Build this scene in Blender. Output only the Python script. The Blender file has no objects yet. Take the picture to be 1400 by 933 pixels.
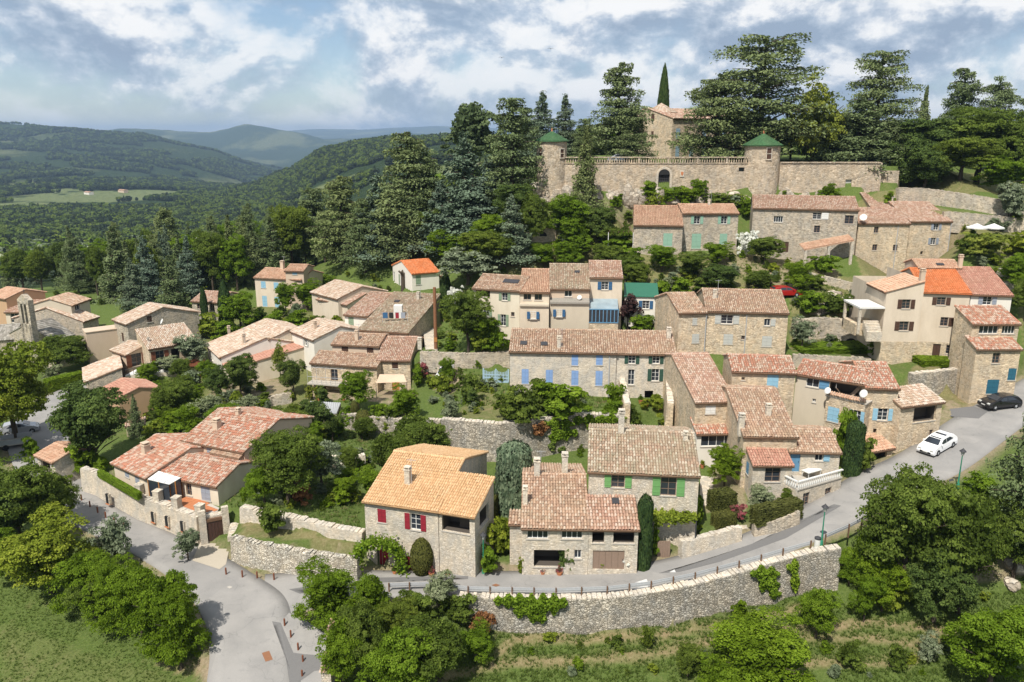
import bpy, bmesh, math, random
import numpy as np
from mathutils import Vector, Matrix
from mathutils.geometry import delaunay_2d_cdt

random.seed(7); RNG = np.random.default_rng(7)
scene = bpy.context.scene
COL = scene.collection

# ------------------------------------------------------------------ camera
CAMH = 36.0
PITCH = math.radians(14.47)
FPX = 1400 * 28.0 / 36.0
cam = bpy.data.cameras.new('camera')
cam.lens = 28.0; cam.sensor_width = 36.0
cam.clip_start = 0.5; cam.clip_end = 60000
camo = bpy.data.objects.new('camera', cam); COL.objects.link(camo)
camo.location = (0, 0, CAMH)
camo.rotation_euler = (math.pi / 2 - PITCH, 0, 0)
scene.camera = camo

# ------------------------------------------------------------------ light
SUN_EL = math.radians(55)
sd = Vector((-0.42, -0.90, 0)).normalized()
SUN = Vector((sd.x * math.cos(SUN_EL), sd.y * math.cos(SUN_EL), math.sin(SUN_EL)))
sl = bpy.data.lights.new('sun', 'SUN'); sl.energy = 4.6; sl.angle = math.radians(0.55)
sl.color = (1.0, 0.95, 0.87)
so = bpy.data.objects.new('sun', sl); COL.objects.link(so)
so.rotation_euler = (-SUN).to_track_quat('-Z', 'Y').to_euler()

world = bpy.data.worlds.new('World'); scene.world = world; world.use_nodes = True
nt = world.node_tree; nt.nodes.clear()
def wn(t, **kw):
    n = nt.nodes.new(t)
    for k, v in kw.items(): setattr(n, k, v)
    return n
L = nt.links.new
sky = wn('ShaderNodeTexSky', sky_type='NISHITA', sun_disc=False)
sky.sun_elevation = SUN_EL; sky.sun_rotation = math.atan2(SUN.x, SUN.y)
sky.altitude = 500; sky.air_density = 1.0; sky.dust_density = 0.6; sky.ozone_density = 2.5
bg_sky = wn('ShaderNodeBackground'); bg_sky.inputs[1].default_value = 0.09
L(sky.outputs[0], bg_sky.inputs[0])
tc = wn('ShaderNodeTexCoord')
sep = wn('ShaderNodeSeparateXYZ'); L(tc.outputs['Generated'], sep.inputs[0])
def wmath(op, a, b=None, clamp=False):
    n = wn('ShaderNodeMath', operation=op); n.use_clamp = clamp
    for i, s in enumerate((a, b)):
        if s is None: continue
        if isinstance(s, (int, float)): n.inputs[i].default_value = s
        else: L(s, n.inputs[i])
    return n.outputs[0]
comb = wn('ShaderNodeCombineXYZ'); L(sep.outputs[0], comb.inputs[0]); L(sep.outputs[1], comb.inputs[1])
L(wmath('MULTIPLY', sep.outputs[2], 1.6), comb.inputs[2])
def wnoise(scale, detail, rough, off, dist=0.0):
    mp = wn('ShaderNodeMapping'); mp.inputs['Location'].default_value = off
    mp.inputs['Scale'].default_value = (1.0, 1.0, 1.0)
    L(comb.outputs[0], mp.inputs[0])
    n = wn('ShaderNodeTexNoise'); n.inputs['Scale'].default_value = scale
    n.inputs['Detail'].default_value = detail; n.inputs['Roughness'].default_value = rough
    n.inputs['Distortion'].default_value = dist
    L(mp.outputs[0], n.inputs['Vector'])
    return n.outputs[0]
def wramp(fac, stops, interp='LINEAR'):
    r = wn('ShaderNodeValToRGB'); r.color_ramp.interpolation = interp
    e = r.color_ramp.elements
    while len(e) < len(stops): e.new(0.5)
    for i, (p, c) in enumerate(stops):
        e[i].position = p; e[i].color = (*c, 1) if len(c) == 3 else c
    L(fac, r.inputs[0]); return r.outputs[0]
OFF = (3.1, 7.7, 1.3)
n1 = wnoise(5.6, 14, 0.60, OFF, 0.15)
n2 = wnoise(5.6, 14, 0.60, (OFF[0], OFF[1], OFF[2] + 0.035), 0.15)
n3 = wnoise(2.1, 6, 0.55, (8.4, 1.9, 5.0), 0.2)
dens = wmath('ADD', wmath('MULTIPLY', n1, 0.62), wmath('MULTIPLY', n3, 0.38))
cover = wramp(dens, [(0.39, (0.18, 0.18, 0.18)), (0.465, (0.82, 0.82, 0.82)), (0.53, (1, 1, 1))])
lit = wmath('ADD', wmath('ADD', wmath('MULTIPLY', wmath('SUBTRACT', n1, n2), 5.6), 0.48), wmath('MULTIPLY', wmath('SUBTRACT', 0.52, n3), 1.7))
ccol = wramp(lit, [(0.12, (0.34, 0.43, 0.56)), (0.38, (0.46, 0.55, 0.67)), (0.55, (0.60, 0.67, 0.77)), (0.72, (0.84, 0.87, 0.91)), (0.92, (1.0, 1.0, 1.0))])
bg_cl = wn('ShaderNodeBackground'); bg_cl.inputs[1].default_value = 0.76
L(ccol, bg_cl.inputs[0])
above = wmath('MULTIPLY', wmath('ADD', sep.outputs[2], 0.02), 40.0, True)
mixs = wn('ShaderNodeMixShader'); L(wmath('MULTIPLY', cover, above), mixs.inputs[0])
L(bg_sky.outputs[0], mixs.inputs[1]); L(bg_cl.outputs[0], mixs.inputs[2])
wo = wn('ShaderNodeOutputWorld'); L(mixs.outputs[0], wo.inputs[0])

scene.view_settings.view_transform = 'Standard'; scene.view_settings.look = 'None'
scene.view_settings.exposure = 0.42; scene.view_settings.gamma = 1.0
scene.view_settings.use_curve_mapping = False

# ------------------------------------------------------------------ projection helpers
SP, CP = math.sin(PITCH), math.cos(PITCH)
def kf(py):
    v = (py - 466.5) / FPX
    return SP + CP * v, CP - SP * v
def W(px, py, z):
    """world point on the sight line of a pixel at height z"""
    k, f = kf(py); d = (CAMH - z) / k
    return Vector(((px - 700) / FPX * d, d * f, z))
def WY(px, py, Y):
    k, f = kf(py); d = Y / f
    return Vector(((px - 700) / FPX * d, Y, CAMH - d * k))
def ray(px, py):
    k, f = kf(py)
    return Vector(((px - 700) / FPX, f, -k))
def zat(py, Y):
    k, f = kf(py); return CAMH - Y * k / f
def scale_at(p):
    return FPX / (p.y * CP + (CAMH - p.z) * SP)

# ------------------------------------------------------------------ scene helpers
LOC = {}
def link(o, parent=None):
    COL.objects.link(o)
    if parent is not None: o.parent = parent
    return o
def tag(o, label=None, cat=None, group=None, kind=None):
    if label: o['label'] = label
    if cat: o['category'] = cat
    if group: o['group'] = group
    if kind: o['kind'] = kind
    return o
def empty(name, loc, label=None, cat=None, group=None):
    o = bpy.data.objects.new(name, None); o.empty_display_size = 0.5
    o.location = loc; link(o); LOC[o.name] = Vector(loc)
    return tag(o, label, cat, group)
class MB:
    """collects polygons; build() links them as ONE mesh object"""
    def __init__(s): s.v = []; s.f = []; s.n = 0; s.attr = []; s.fa = False
    def add(s, verts, faces, rnd=None):
        verts = np.asarray(verts, float).reshape(-1, 3)
        s.v.append(verts)
        s.f.extend([tuple(i + s.n for i in f) for f in faces])
        s.attr.append(np.full(len(verts), random.random() if rnd is None else rnd) if np.isscalar(rnd) or rnd is None else np.asarray(rnd))
        s.n += len(verts); return s
    def quad(s, a, b, c, d): return s.add([a, b, c, d], [(0, 1, 2, 3)])
    def tri(s, a, b, c): return s.add([a, b, c], [(0, 1, 2)])
    def obox(s, c, ux, uy, uz, rnd=None):
        """box from centre and three half vectors"""
        c, ux, uy, uz = map(Vector, (c, ux, uy, uz)); P = []
        for k in (-1, 1):
            for j in (-1, 1):
                for i in (-1, 1): P.append(c + ux * i + uy * j + uz * k)
        return s.add(P, [(0, 2, 3, 1), (4, 5, 7, 6), (0, 1, 5, 4), (2, 6, 7, 3), (0, 4, 6, 2), (1, 3, 7, 5)], rnd)
    def box(s, x0, x1, y0, y1, z0, z1, rnd=None):
        return s.obox(((x0 + x1) / 2, (y0 + y1) / 2, (z0 + z1) / 2), ((x1 - x0) / 2, 0, 0), (0, (y1 - y0) / 2, 0), (0, 0, (z1 - z0) / 2), rnd)
    def prism(s, poly, up):
        """polygon (list of points) extruded along vector up"""
        poly = [Vector(p) for p in poly]; up = Vector(up); n = len(poly)
        P = poly + [p + up for p in poly]
        F = [tuple(range(n))[::-1], tuple(range(n, 2 * n))] + [(i, (i + 1) % n, n + (i + 1) % n, n + i) for i in range(n)]
        return s.add(P, F)
    def tube(s, pts, radii, seg=6, cap=True):
        pts = [Vector(p) for p in pts]; P = []; F = []
        for i, p in enumerate(pts):
            d = (pts[min(i + 1, len(pts) - 1)] - pts[max(i - 1, 0)]).normalized()
            a = d.orthogonal().normalized(); b = d.cross(a)
            if i and False: pass
            if abs(d.z) > .7: a = Vector((1, 0, 0)); a = (a - d * a.dot(d)).normalized(); b = d.cross(a)
            r = radii[i] if hasattr(radii, '__len__') else radii
            for k in range(seg):
                t = 2 * math.pi * k / seg; P.append(p + a * (math.cos(t) * r) + b * (math.sin(t) * r))
        for i in range(len(pts) - 1):
            for k in range(seg):
                F.append((i * seg + k, i * seg + (k + 1) % seg, (i + 1) * seg + (k + 1) % seg, (i + 1) * seg + k))
        if cap: F.append(tuple(range(seg))[::-1]); F.append(tuple(range((len(pts) - 1) * seg, len(pts) * seg)))
        return s.add(P, F)
    def lathe(s, c, prof, seg=16, a0=0.0):
        c = Vector(c); P = []; F = []
        for (r, z) in prof:
            for k in range(seg):
                t = a0 + 2 * math.pi * k / seg; P.append(c + Vector((math.cos(t) * r, math.sin(t) * r, z)))
        for i in range(len(prof) - 1):
            for k in range(seg):
                F.append((i * seg + k, i * seg + (k + 1) % seg, (i + 1) * seg + (k + 1) % seg, (i + 1) * seg + k))
        return s.add(P, F)
    def build(s, name, mat, parent=None, smooth=False, origin=None, kind=None):
        if not s.v: return None
        v = np.concatenate(s.v)
        org = LOC.get(parent.name) if parent is not None else (Vector(origin) if origin is not None else Vector(v.mean(0)))
        if parent is None and origin is None: org.z = float(v[:, 2].min())
        me = bpy.data.meshes.new(name)
        me.from_pydata((v - np.array(org)).tolist(), [], s.f)
        at = me.attributes.new('rnd', 'FLOAT', 'POINT'); at.data.foreach_set('value', np.concatenate(s.attr).astype(np.float32))
        me.materials.append(mat)
        if smooth: me.polygons.foreach_set('use_smooth', [True] * len(me.polygons))
        o = bpy.data.objects.new(name, me)
        if parent is None: o.location = org
        LOC_set(o, org); link(o, parent)
        LOC[o.name] = org
        if kind: o['kind'] = kind
        return o
def LOC_set(o, org): LOC[o.name] = Vector(org)
def np_mesh(name, V, F, mat, rnd=None, smooth=False):
    """mesh data from numpy arrays (faces of equal size)"""
    V = np.asarray(V, np.float32); F = np.asarray(F, np.int32); k = F.shape[1]
    me = bpy.data.meshes.new(name)
    me.vertices.add(len(V)); me.vertices.foreach_set('co', V.ravel())
    me.loops.add(F.size); me.loops.foreach_set('vertex_index', F.ravel())
    me.polygons.add(len(F)); me.polygons.foreach_set('loop_start', np.arange(0, F.size, k, dtype=np.int32))
    me.update(calc_edges=True)
    if rnd is not None:
        at = me.attributes.new('rnd', 'FLOAT', 'POINT'); at.data.foreach_set('value', np.asarray(rnd, np.float32))
    if smooth: me.polygons.foreach_set('use_smooth', np.ones(len(F), bool))
    me.materials.append(mat); me.validate(); return me

# value noise in numpy
_PERM = RNG.random((64, 64))
def vnoise(x, y):
    x = np.asarray(x, float); y = np.asarray(y, float)
    xi = np.floor(x).astype(int); yi = np.floor(y).astype(int); fx = x - xi; fy = y - yi
    fx = fx * fx * (3 - 2 * fx); fy = fy * fy * (3 - 2 * fy)
    g = lambda a, b: _PERM[a % 64, b % 64]
    return (g(xi, yi) * (1 - fx) + g(xi + 1, yi) * fx) * (1 - fy) + (g(xi, yi + 1) * (1 - fx) + g(xi + 1, yi + 1) * fx) * fy
def fbm(x, y, o=4):
    r = 0; a = .5; t = 0
    for i in range(o): r = r + a * vnoise(x * 2 ** i + 17.3 * i, y * 2 ** i + 5.1 * i); t += a; a *= .5
    return r / t

# ------------------------------------------------------------------ materials
def mat(name):
    m = bpy.data.materials.new(name); m.use_nodes = True
    n = m.node_tree; b = n.nodes['Principled BSDF']; return m, n, b
class N:
    def __init__(s, tree): s.t = tree
    def new(s, t, **kw):
        n = s.t.nodes.new(t)
        for k, v in kw.items(): setattr(n, k, v)
        return n
    def link(s, a, b): s.t.links.new(a, b)
    def val(s, sock, x):
        if hasattr(x, 'is_linked') or hasattr(x, 'links'): s.link(x, sock)
        else: sock.default_value = x
    def pos(s, scale=(1, 1, 1)):
        g = s.new('ShaderNodeNewGeometry'); mp = s.new('ShaderNodeMapping'); mp.inputs['Scale'].default_value = scale
        s.link(g.outputs['Position'], mp.inputs[0]); return mp.outputs[0]
    def noise(s, vec, scale, detail=4, rough=.55, dist=0.0):
        n = s.new('ShaderNodeTexNoise'); n.inputs['Scale'].default_value = scale; n.inputs['Detail'].default_value = detail
        n.inputs['Roughness'].default_value = rough; n.inputs['Distortion'].default_value = dist
        s.link(vec, n.inputs['Vector']); return n.outputs[0]
    def vor(s, vec, scale, feature='F1'):
        n = s.new('ShaderNodeTexVoronoi', feature=feature); n.inputs['Scale'].default_value = scale; s.link(vec, n.inputs['Vector']); return n
    def ramp(s, fac, stops, interp='LINEAR'):
        r = s.new('ShaderNodeValToRGB'); r.color_ramp.interpolation = interp; e = r.color_ramp.elements
        while len(e) < len(stops): e.new(.5)
        for i, (p, c) in enumerate(stops): e[i].position = p; e[i].color = (*c, 1) if hasattr(c, '__len__') else (c, c, c, 1)
        s.link(fac, r.inputs[0]); return r.outputs[0]
    def mix(s, fac, a, b, mode='MIX'):
        m = s.new('ShaderNodeMix', data_type='RGBA', blend_type=mode)
        s.val(m.inputs[0], fac)
        for i, x in ((6, a), (7, b)):
            if isinstance(x, tuple): m.inputs[i].default_value = (*x, 1)
            else: s.link(x, m.inputs[i])
        return m.outputs[2]
    def math(s, op, a, b=0.0, clamp=False):
        m = s.new('ShaderNodeMath', operation=op); m.use_clamp = clamp; s.val(m.inputs[0], a); s.val(m.inputs[1], b); return m.outputs[0]
    def attr(s, name):
        a = s.new('ShaderNodeAttribute'); a.attribute_name = name; return a.outputs['Fac']
    def orand(s): return s.new('ShaderNodeObjectInfo').outputs['Random']
    def bump(s, h, strength, dist, bsdf):
        b = s.new('ShaderNodeBump'); b.inputs['Strength'].default_value = strength; b.inputs['Distance'].default_value = dist
        s.link(h, b.inputs['Height']); s.link(b.outputs[0], bsdf.inputs['Normal'])
def setp(b, rough=.8, spec=.3, metal=0.0):
    b.inputs['Roughness'].default_value = rough; b.inputs['Specular IOR Level'].default_value = spec; b.inputs['Metallic'].default_value = metal

def m_stone(name, c_dark, c_mid, c_light, mortar, size=0.30, joint=.05, bump=1.0, stain=0.35):
    m, t, b = mat(name); n = N(t); setp(b, .9, .2)
    vec = n.pos((1, 1, 1.75))
    wob = n.new('ShaderNodeVectorMath', operation='MULTIPLY_ADD')
    nz = n.new('ShaderNodeTexNoise'); nz.inputs['Scale'].default_value = 2.5; nz.inputs['Detail'].default_value = 2; n.link(vec, nz.inputs['Vector'])
    n.link(nz.outputs['Color'], wob.inputs[0]); wob.inputs[1].default_value = (.16,) * 3; n.link(vec, wob.inputs[2])
    v = n.vor(wob.outputs[0], 1 / size); e = n.vor(wob.outputs[0], 1 / size, 'DISTANCE_TO_EDGE')
    sepc = n.new('ShaderNodeSeparateColor'); n.link(v.outputs['Color'], sepc.inputs[0])
    col = n.ramp(sepc.outputs[0], [(0, c_dark), (.45, c_mid), (.8, c_light), (1, tuple(min(1, x * 1.12) for x in c_light))])
    grain = n.noise(n.pos(), 9, 6, .7)
    col = n.mix(n.math('MULTIPLY', grain, .35), col, tuple(x * .6 for x in c_mid))
    big = n.ramp(n.noise(n.pos((1, 1, .45)), .35, 5, .6), [(.38, 1.0), (.62, 0.0)])
    col = n.mix(n.math('MULTIPLY', big, stain), col, tuple(x * .6 for x in (c_mid[0] * .97, c_mid[1], c_mid[2] * 1.05)))
    jm = n.ramp(e.outputs['Distance'], [(joint * .4, 1.0), (joint * 1.6, 0.0)])
    col = n.mix(jm, col, mortar)
    rep_ = n.ramp(n.noise(n.pos(), .55, 6, .6, .4), [(.52, 0.0), (.62, 1.0)])
    col = n.mix(n.math('MULTIPLY', rep_, .45), col, mortar)
    wm = n.ramp(n.noise(n.pos((1, 1, .6)), 1.3, 4, .6), [(.38, (.95, .97, 1.0)), (.62, (1.25, 1.19, 1.11))])
    col = n.mix(.8, col, wm, 'MULTIPLY')
    n.link(col, b.inputs['Base Color'])
    h = n.math('ADD', n.ramp(e.outputs['Distance'], [(0, 0.0), (joint * 2.2, .8), (.5, 1.0)]), n.math('MULTIPLY', grain, .35))
    n.bump(h, bump, .05, b); return m
def m_plaster(name, c, c2=None, stain=.4):
    m, t, b = mat(name); n = N(t); setp(b, .92, .15)
    c2 = c2 or tuple(x * .72 for x in c)
    a = n.noise(n.pos((1, 1, .35)), .8, 7, .65); f = n.noise(n.pos(), 7, 5, .7)
    col = n.mix(n.math('MULTIPLY', n.ramp(a, [(.40, 0.0), (.68, 1.0)]), stain), c, c2)
    col = n.mix(n.math('MULTIPLY', f, .25), col, tuple(x * .7 for x in c))
    n.link(col, b.inputs['Base Color']); n.bump(f, .35, .02, b); return m
def m_tile(name, cols, lichen=.25, lc=(.30, .27, .17)):
    m, t, b = mat(name); n = N(t); setp(b, .88, .2)
    k = len(cols)
    col = n.ramp(n.attr('rnd'), [(i / k, c) for i, c in enumerate(cols)], 'CONSTANT')
    big = n.ramp(n.noise(n.pos(), .55, 5, .62), [(.42, 0.0), (.66, 1.0)])
    fine = n.noise(n.pos(), 6.5, 5, .7)
    col = n.mix(n.math('MULTIPLY', big, lichen), col, lc)
    col = n.mix(n.math('MULTIPLY', n.ramp(fine, [(.45, 0.0), (.75, 1.0)]), .55), col, tuple(x * .45 for x in cols[0]))
    n.link(col, b.inputs['Base Color']); n.bump(fine, .4, .02, b); return m
def m_plain(name, c, rough=.6, spec=.4, metal=0.0, var=.25, scale=3.0):
    m, t, b = mat(name); n = N(t); setp(b, rough, spec, metal)
    f = n.noise(n.pos(), scale, 5, .65)
    n.link(n.mix(n.math('MULTIPLY', f, var * 2), c, tuple(x * .55 for x in c)), b.inputs['Base Color']); return m
def m_leaf(name, dark, mid, light, trans=.40, hue=.5):
    m, t, b = mat(name); n = N(t); setp(b, .75, .12)
    r = n.attr('rnd')
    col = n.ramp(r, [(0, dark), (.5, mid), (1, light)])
    tint = n.ramp(n.orand(), [(0, (.78, .82, .68)), (.5, (1, 1, 1)), (1, (1.3, 1.15, .8))])
    col = n.mix(hue, col, tint, 'MULTIPLY')
    n.link(col, b.inputs['Base Color'])
    tr = n.new('ShaderNodeBsdfTranslucent'); n.link(n.mix(.35, col, (light[0] * 1.3, light[1] * 1.4, light[2] * .8)), tr.inputs[0])
    ms = n.new('ShaderNodeMixShader'); ms.inputs[0].default_value = trans
    out = t.nodes['Material Output']; n.link(b.outputs[0], ms.inputs[1]); n.link(tr.outputs[0], ms.inputs[2]); n.link(ms.outputs[0], out.inputs[0])
    return m

MT = {}
MT['stone'] = m_stone('warm_rubble_stone', (0.363, 0.284, 0.199), (0.532, 0.427, 0.302), (0.676, 0.567, 0.416), (0.568, 0.471, 0.342), .30, .05)
MT['stone_pale'] = m_stone('pale_rubble_stone', (.44, .385, .305), (.56, .50, .41), (.65, .59, .495), (.545, .485, .395), .20, .05, .9, .15)
MT['stone_grey'] = m_stone('grey_rubble_stone', (0.249, 0.22, 0.173), (0.411, 0.359, 0.282), (0.548, 0.484, 0.386), (0.447, 0.39, 0.314), .30, .05, 1.0, .4)
MT['stone_dry'] = m_stone('dry_stone_wall', (0.201, 0.186, 0.159), (0.392, 0.359, 0.302), (0.56, 0.514, 0.437), (0.204, 0.18, 0.142), .25, .05, 1.1, .35)
MT['stone_castle'] = m_stone('castle_stone', (0.274, 0.22, 0.16), (0.438, 0.363, 0.27), (0.581, 0.494, 0.385), (0.46, 0.385, 0.292), .42, .05, 1.0, .5)
MT['stone_wash'] = m_stone('limewashed_stone', (0.41, 0.362, 0.294), (0.528, 0.472, 0.392), (0.608, 0.552, 0.464), (0.559, 0.507, 0.423), .28, .06, .7, .3)
MT['stone_brown'] = m_stone('brown_manor_stone', (0.344, 0.241, 0.151), (0.536, 0.385, 0.254), (0.646, 0.495, 0.344), (0.522, 0.399, 0.275), .35, .05)
MT['stone_white'] = m_stone('white_drystone', (0.363, 0.327, 0.266), (0.526, 0.481, 0.392), (0.65, 0.606, 0.517), (0.239, 0.211, 0.168), .24, .05, 1.2, .15)
MT['plaster_beige'] = m_plaster('beige_render', (.62, .53, .415), (.46, .38, .28), .6)
MT['plaster_grey'] = m_plaster('grey_render', (0.529, 0.46, 0.356), (0.414, 0.356, 0.276))
MT['plaster_cream'] = m_plaster('cream_render', (.66, .59, .465), (.50, .42, .31), .6)
MT['plaster_white'] = m_plaster('white_render', (.72, .68, .60), (.58, .53, .45))
MT['plaster_pink'] = m_plaster('pinkish_render', (.56, .44, .33), (.45, .34, .25))
MT['plaster_ochre'] = m_plaster('ochre_render', (.50, .33, .20), (.40, .26, .16))
MT['rock'] = m_stone('limestone_rock', (.26, .22, .17), (.40, .35, .28), (.50, .45, .37), (.18, .15, .12), 1.1, .03, 1.4, .5)
OLD = [(.42, .265, .18), (.49, .35, .255), (.37, .235, .16), (.46, .305, .21), (.53, .41, .31), (.34, .225, .16), (.48, .32, .22), (.41, .31, .225)]
MT['t_old'] = m_tile('old_canal_tiles', OLD)
MT['t_lichen'] = m_tile('lichen_canal_tiles', [(0.387, 0.268, 0.184), (0.468, 0.373, 0.277), (0.334, 0.246, 0.171), (0.425, 0.297, 0.21), (0.528, 0.449, 0.346), (0.309, 0.245, 0.177), (0.377, 0.321, 0.218)], .5, (0.343, 0.319, 0.216))
MT['t_pink'] = m_tile('pinkish_canal_tiles', [(0.456, 0.277, 0.197), (0.517, 0.358, 0.27), (0.409, 0.242, 0.175), (0.559, 0.424, 0.336), (0.485, 0.31, 0.223), (0.366, 0.235, 0.175)], .2)
MT['t_red'] = m_tile('red_mixed_tiles', [(0.445, 0.194, 0.123), (0.517, 0.357, 0.266), (0.413, 0.206, 0.138), (0.541, 0.414, 0.326), (0.472, 0.209, 0.134), (0.403, 0.255, 0.188), (0.457, 0.29, 0.211)], .22)
MT['t_orange'] = m_tile('new_orange_tiles', [(.62, .20, .075), (.65, .225, .09), (.57, .175, .06), (.60, .24, .115)], .14)
MT['t_salmon'] = m_tile('salmon_tiles', [(0.528, 0.321, 0.214), (0.578, 0.379, 0.264), (0.49, 0.287, 0.188), (0.549, 0.35, 0.239)], .2)
MT['t_tan'] = m_tile('tan_new_tiles', [(.62, .40, .215), (.66, .44, .245), (.58, .36, .185), (.64, .41, .22)], .1)
MT['t_blond'] = m_tile('blond_canal_tiles', [(0.501, 0.365, 0.27), (0.572, 0.461, 0.365), (0.443, 0.312, 0.229), (0.586, 0.498, 0.411), (0.481, 0.342, 0.25), (0.4, 0.296, 0.229)], .25)
MT['t_rosy'] = m_tile('rosy_canal_tiles', [(0.487, 0.256, 0.184), (0.449, 0.227, 0.163), (0.526, 0.304, 0.224)], .12)
MT['t_lauze'] = m_tile('grey_stone_slabs', [(.27, .245, .21), (.35, .32, .28), (.22, .20, .17), (.40, .37, .32), (.31, .28, .24)], .3, (.22, .22, .18))
MT['t_green'] = m_tile('green_glazed_tiles', [(0.0636, 0.147, 0.0636), (0.0751, 0.17, 0.0751), (0.0563, 0.128, 0.0563)], .08)
MT['green_sheet'] = m_plain('green_sheet', (.03, .14, .085), .5)
for k, c in dict(red=(.28, .02, .035), green=(.16, .35, .12), blue=(.24, .37, .62), dkgreen=(.035, .085, .06), mint=(.27, .44, .33),
                 brown=(.085, .045, .03), teal=(.03, .13, .19), navy=(.04, .12, .24), paleblue=(.36, .50, .60), greyw=(.50, .50, .46), white=(.74, .73, .69),
                 wood=(.27, .19, .14), dkwood=(.07, .035, .025), skyblue=(.28, .49, .62), sage=(.25, .33, .22), greyblue=(.30, .33, .38), steelblue=(.12, .27, .42),
                 redbrown=(.20, .07, .035), orangew=(.45, .20, .06), dark=(.02, .02, .02), iron=(.05, .05, .055), lampgreen=(.03, .22, .13), canvas=(.62, .46, .33),
                 terracotta=(.52, .20, .09), concrete=(.50, .46, .40), zinc=(.42, .43, .44), rust=(.26, .12, .06)).items():
    MT[k] = m_plain('paint_' + k, c, .65, .3, 0, .32, 5)
def m_glass(name, c, r):
    m, t, b = mat(name); n = N(t); setp(b, r, .6); f = n.noise(n.pos(), .8, 2)
    n.link(n.mix(f, c, tuple(x * 2.0 for x in c)), b.inputs['Base Color']); return m
MT['glass'] = m_glass('window_glass', (.018, .022, .028), .08)
MT['glass_light'] = m_glass('veranda_glass', (.16, .20, .22), .1)
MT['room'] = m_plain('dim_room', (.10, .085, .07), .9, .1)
MT['carwhite'] = m_plain('white_car_paint', (.80, .80, .80), .18, .6, 0, .02)
MT['carblack'] = m_plain('black_car_paint', (.012, .012, .014), .15, .6, 0, .02)
MT['carred'] = m_plain('red_car_paint', (.30, .015, .012), .2, .6, 0, .02)
MT['carsilver'] = m_plain('silver_car_paint', (.45, .46, .48), .22, .6, .4, .02)
MT['rubber'] = m_plain('tyre_rubber', (.018, .018, .018), .8, .2)
MT['lampglass'] = m_plain('lantern_glass', (.65, .65, .60), .2, .5)

def m_asphalt():
    m, t, b = mat('pale_asphalt'); n = N(t); setp(b, .88, .25)
    f = n.noise(n.pos(), 22, 6, .75); a = n.noise(n.pos(), .35, 5, .6); c = n.noise(n.pos((1, 1, 1)), 1.8, 5, .6, .6)
    col = n.mix(n.ramp(a, [(.38, 0.0), (.66, 1.0)]), (.30, .285, .265), (.235, .226, .213))
    col = n.mix(n.math('MULTIPLY', n.ramp(f, [(.4, 0.0), (.8, 1.0)]), .35), col, (.14, .135, .13))
    col = n.mix(n.math('MULTIPLY', n.ramp(c, [(.62, 0.0), (.70, 1.0)]), .35), col, (.19, .185, .18))
    wv = n.new('ShaderNodeVectorMath', operation='MULTIPLY_ADD'); nz = n.new('ShaderNodeTexNoise'); nz.inputs['Scale'].default_value = 1.3; n.link(n.pos(), nz.inputs['Vector']); n.link(nz.outputs['Color'], wv.inputs[0]); wv.inputs[1].default_value = (1.1,) * 3; n.link(n.pos(), wv.inputs[2])
    cr = n.vor(wv.outputs[0], .42, 'DISTANCE_TO_EDGE'); cm = n.math('MULTIPLY', n.ramp(cr.outputs['Distance'], [(.004, 1.0), (.016, 0.0)]), n.ramp(a, [(.42, 0.0), (.55, 1.0)]))
    col = n.mix(n.math('MULTIPLY', cm, .3), col, (.10, .098, .095))
    pv_ = n.vor(n.pos(), .16); ps = n.new('ShaderNodeSeparateColor'); n.link(pv_.outputs['Color'], ps.inputs[0]); col = n.mix(n.math('MULTIPLY', n.ramp(ps.outputs[1], [(.70, 0.0), (.72, 1.0)]), .4), col, (.22, .213, .205))
    n.link(col, b.inputs['Base Color']); n.bump(f, .3, .01, b); return m
MT['asphalt'] = m_asphalt()
MT['asphalt_dark'] = m_plain('dark_asphalt_patch', (.17, .165, .16), .9, .2, 0, .3, 8)
MT['paint_white'] = m_plain('road_paint', (.66, .65, .62), .7, .3, 0, .35, 9)
MT['gravel'] = m_plain('pale_gravel', (.50, .44, .35), .95, .1, 0, .4, 14)
MT['bark'] = m_plain('tree_bark', (.095, .075, .055), .95, .1, 0, .5, 6)
MT['channel'] = m_tile('dark_channel_tiles', [(.26, .155, .10), (.30, .19, .125), (.23, .14, .09)], .2)  # channel tiles under the cover rows, darker with mortar and dirt
MT['timber'] = m_plain('weathered_timber', (.17, .10, .06), .85, .2, 0, .4, 5)

def m_ground():
    m, t, b = mat('hillside_ground'); n = N(t); setp(b, .95, .1)
    f = n.noise(n.pos(), 5.0, 7, .75); a = n.noise(n.pos(), .22, 6, .62); c = n.noise(n.pos(), 1.1, 6, .65)
    grass = n.ramp(f, [(.25, (.050, .078, .018)), (.5, (.095, .135, .032)), (.72, (.155, .185, .060))])
    dry = n.ramp(f, [(.25, (.16, .115, .055)), (.5, (.26, .20, .11)), (.75, (.36, .29, .18))])
    dirt = n.ramp(f, [(.25, (.20, .145, .095)), (.55, (.33, .26, .18)), (.8, (.45, .38, .29))])
    fdry = n.math('ADD', n.ramp(n.math('ADD', n.math('MULTIPLY', a, .5), n.math('MULTIPLY', c, .5)), [(.54, 0.0), (.72, .45)]), n.attr('dry'), True)
    col = n.mix(n.math('MULTIPLY', fdry, n.ramp(c, [(.25, .35), (.6, 1.0)])), grass, dry)
    col = n.mix(n.math('MULTIPLY', n.attr('dirt'), n.ramp(c, [(.30, .3), (.52, 1.0)])), col, dirt)
    n.link(col, b.inputs['Base Color']); n.bump(n.math('ADD', f, n.math('MULTIPLY', c, .7)), .9, .18, b); return m
MT['ground'] = m_ground()
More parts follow.
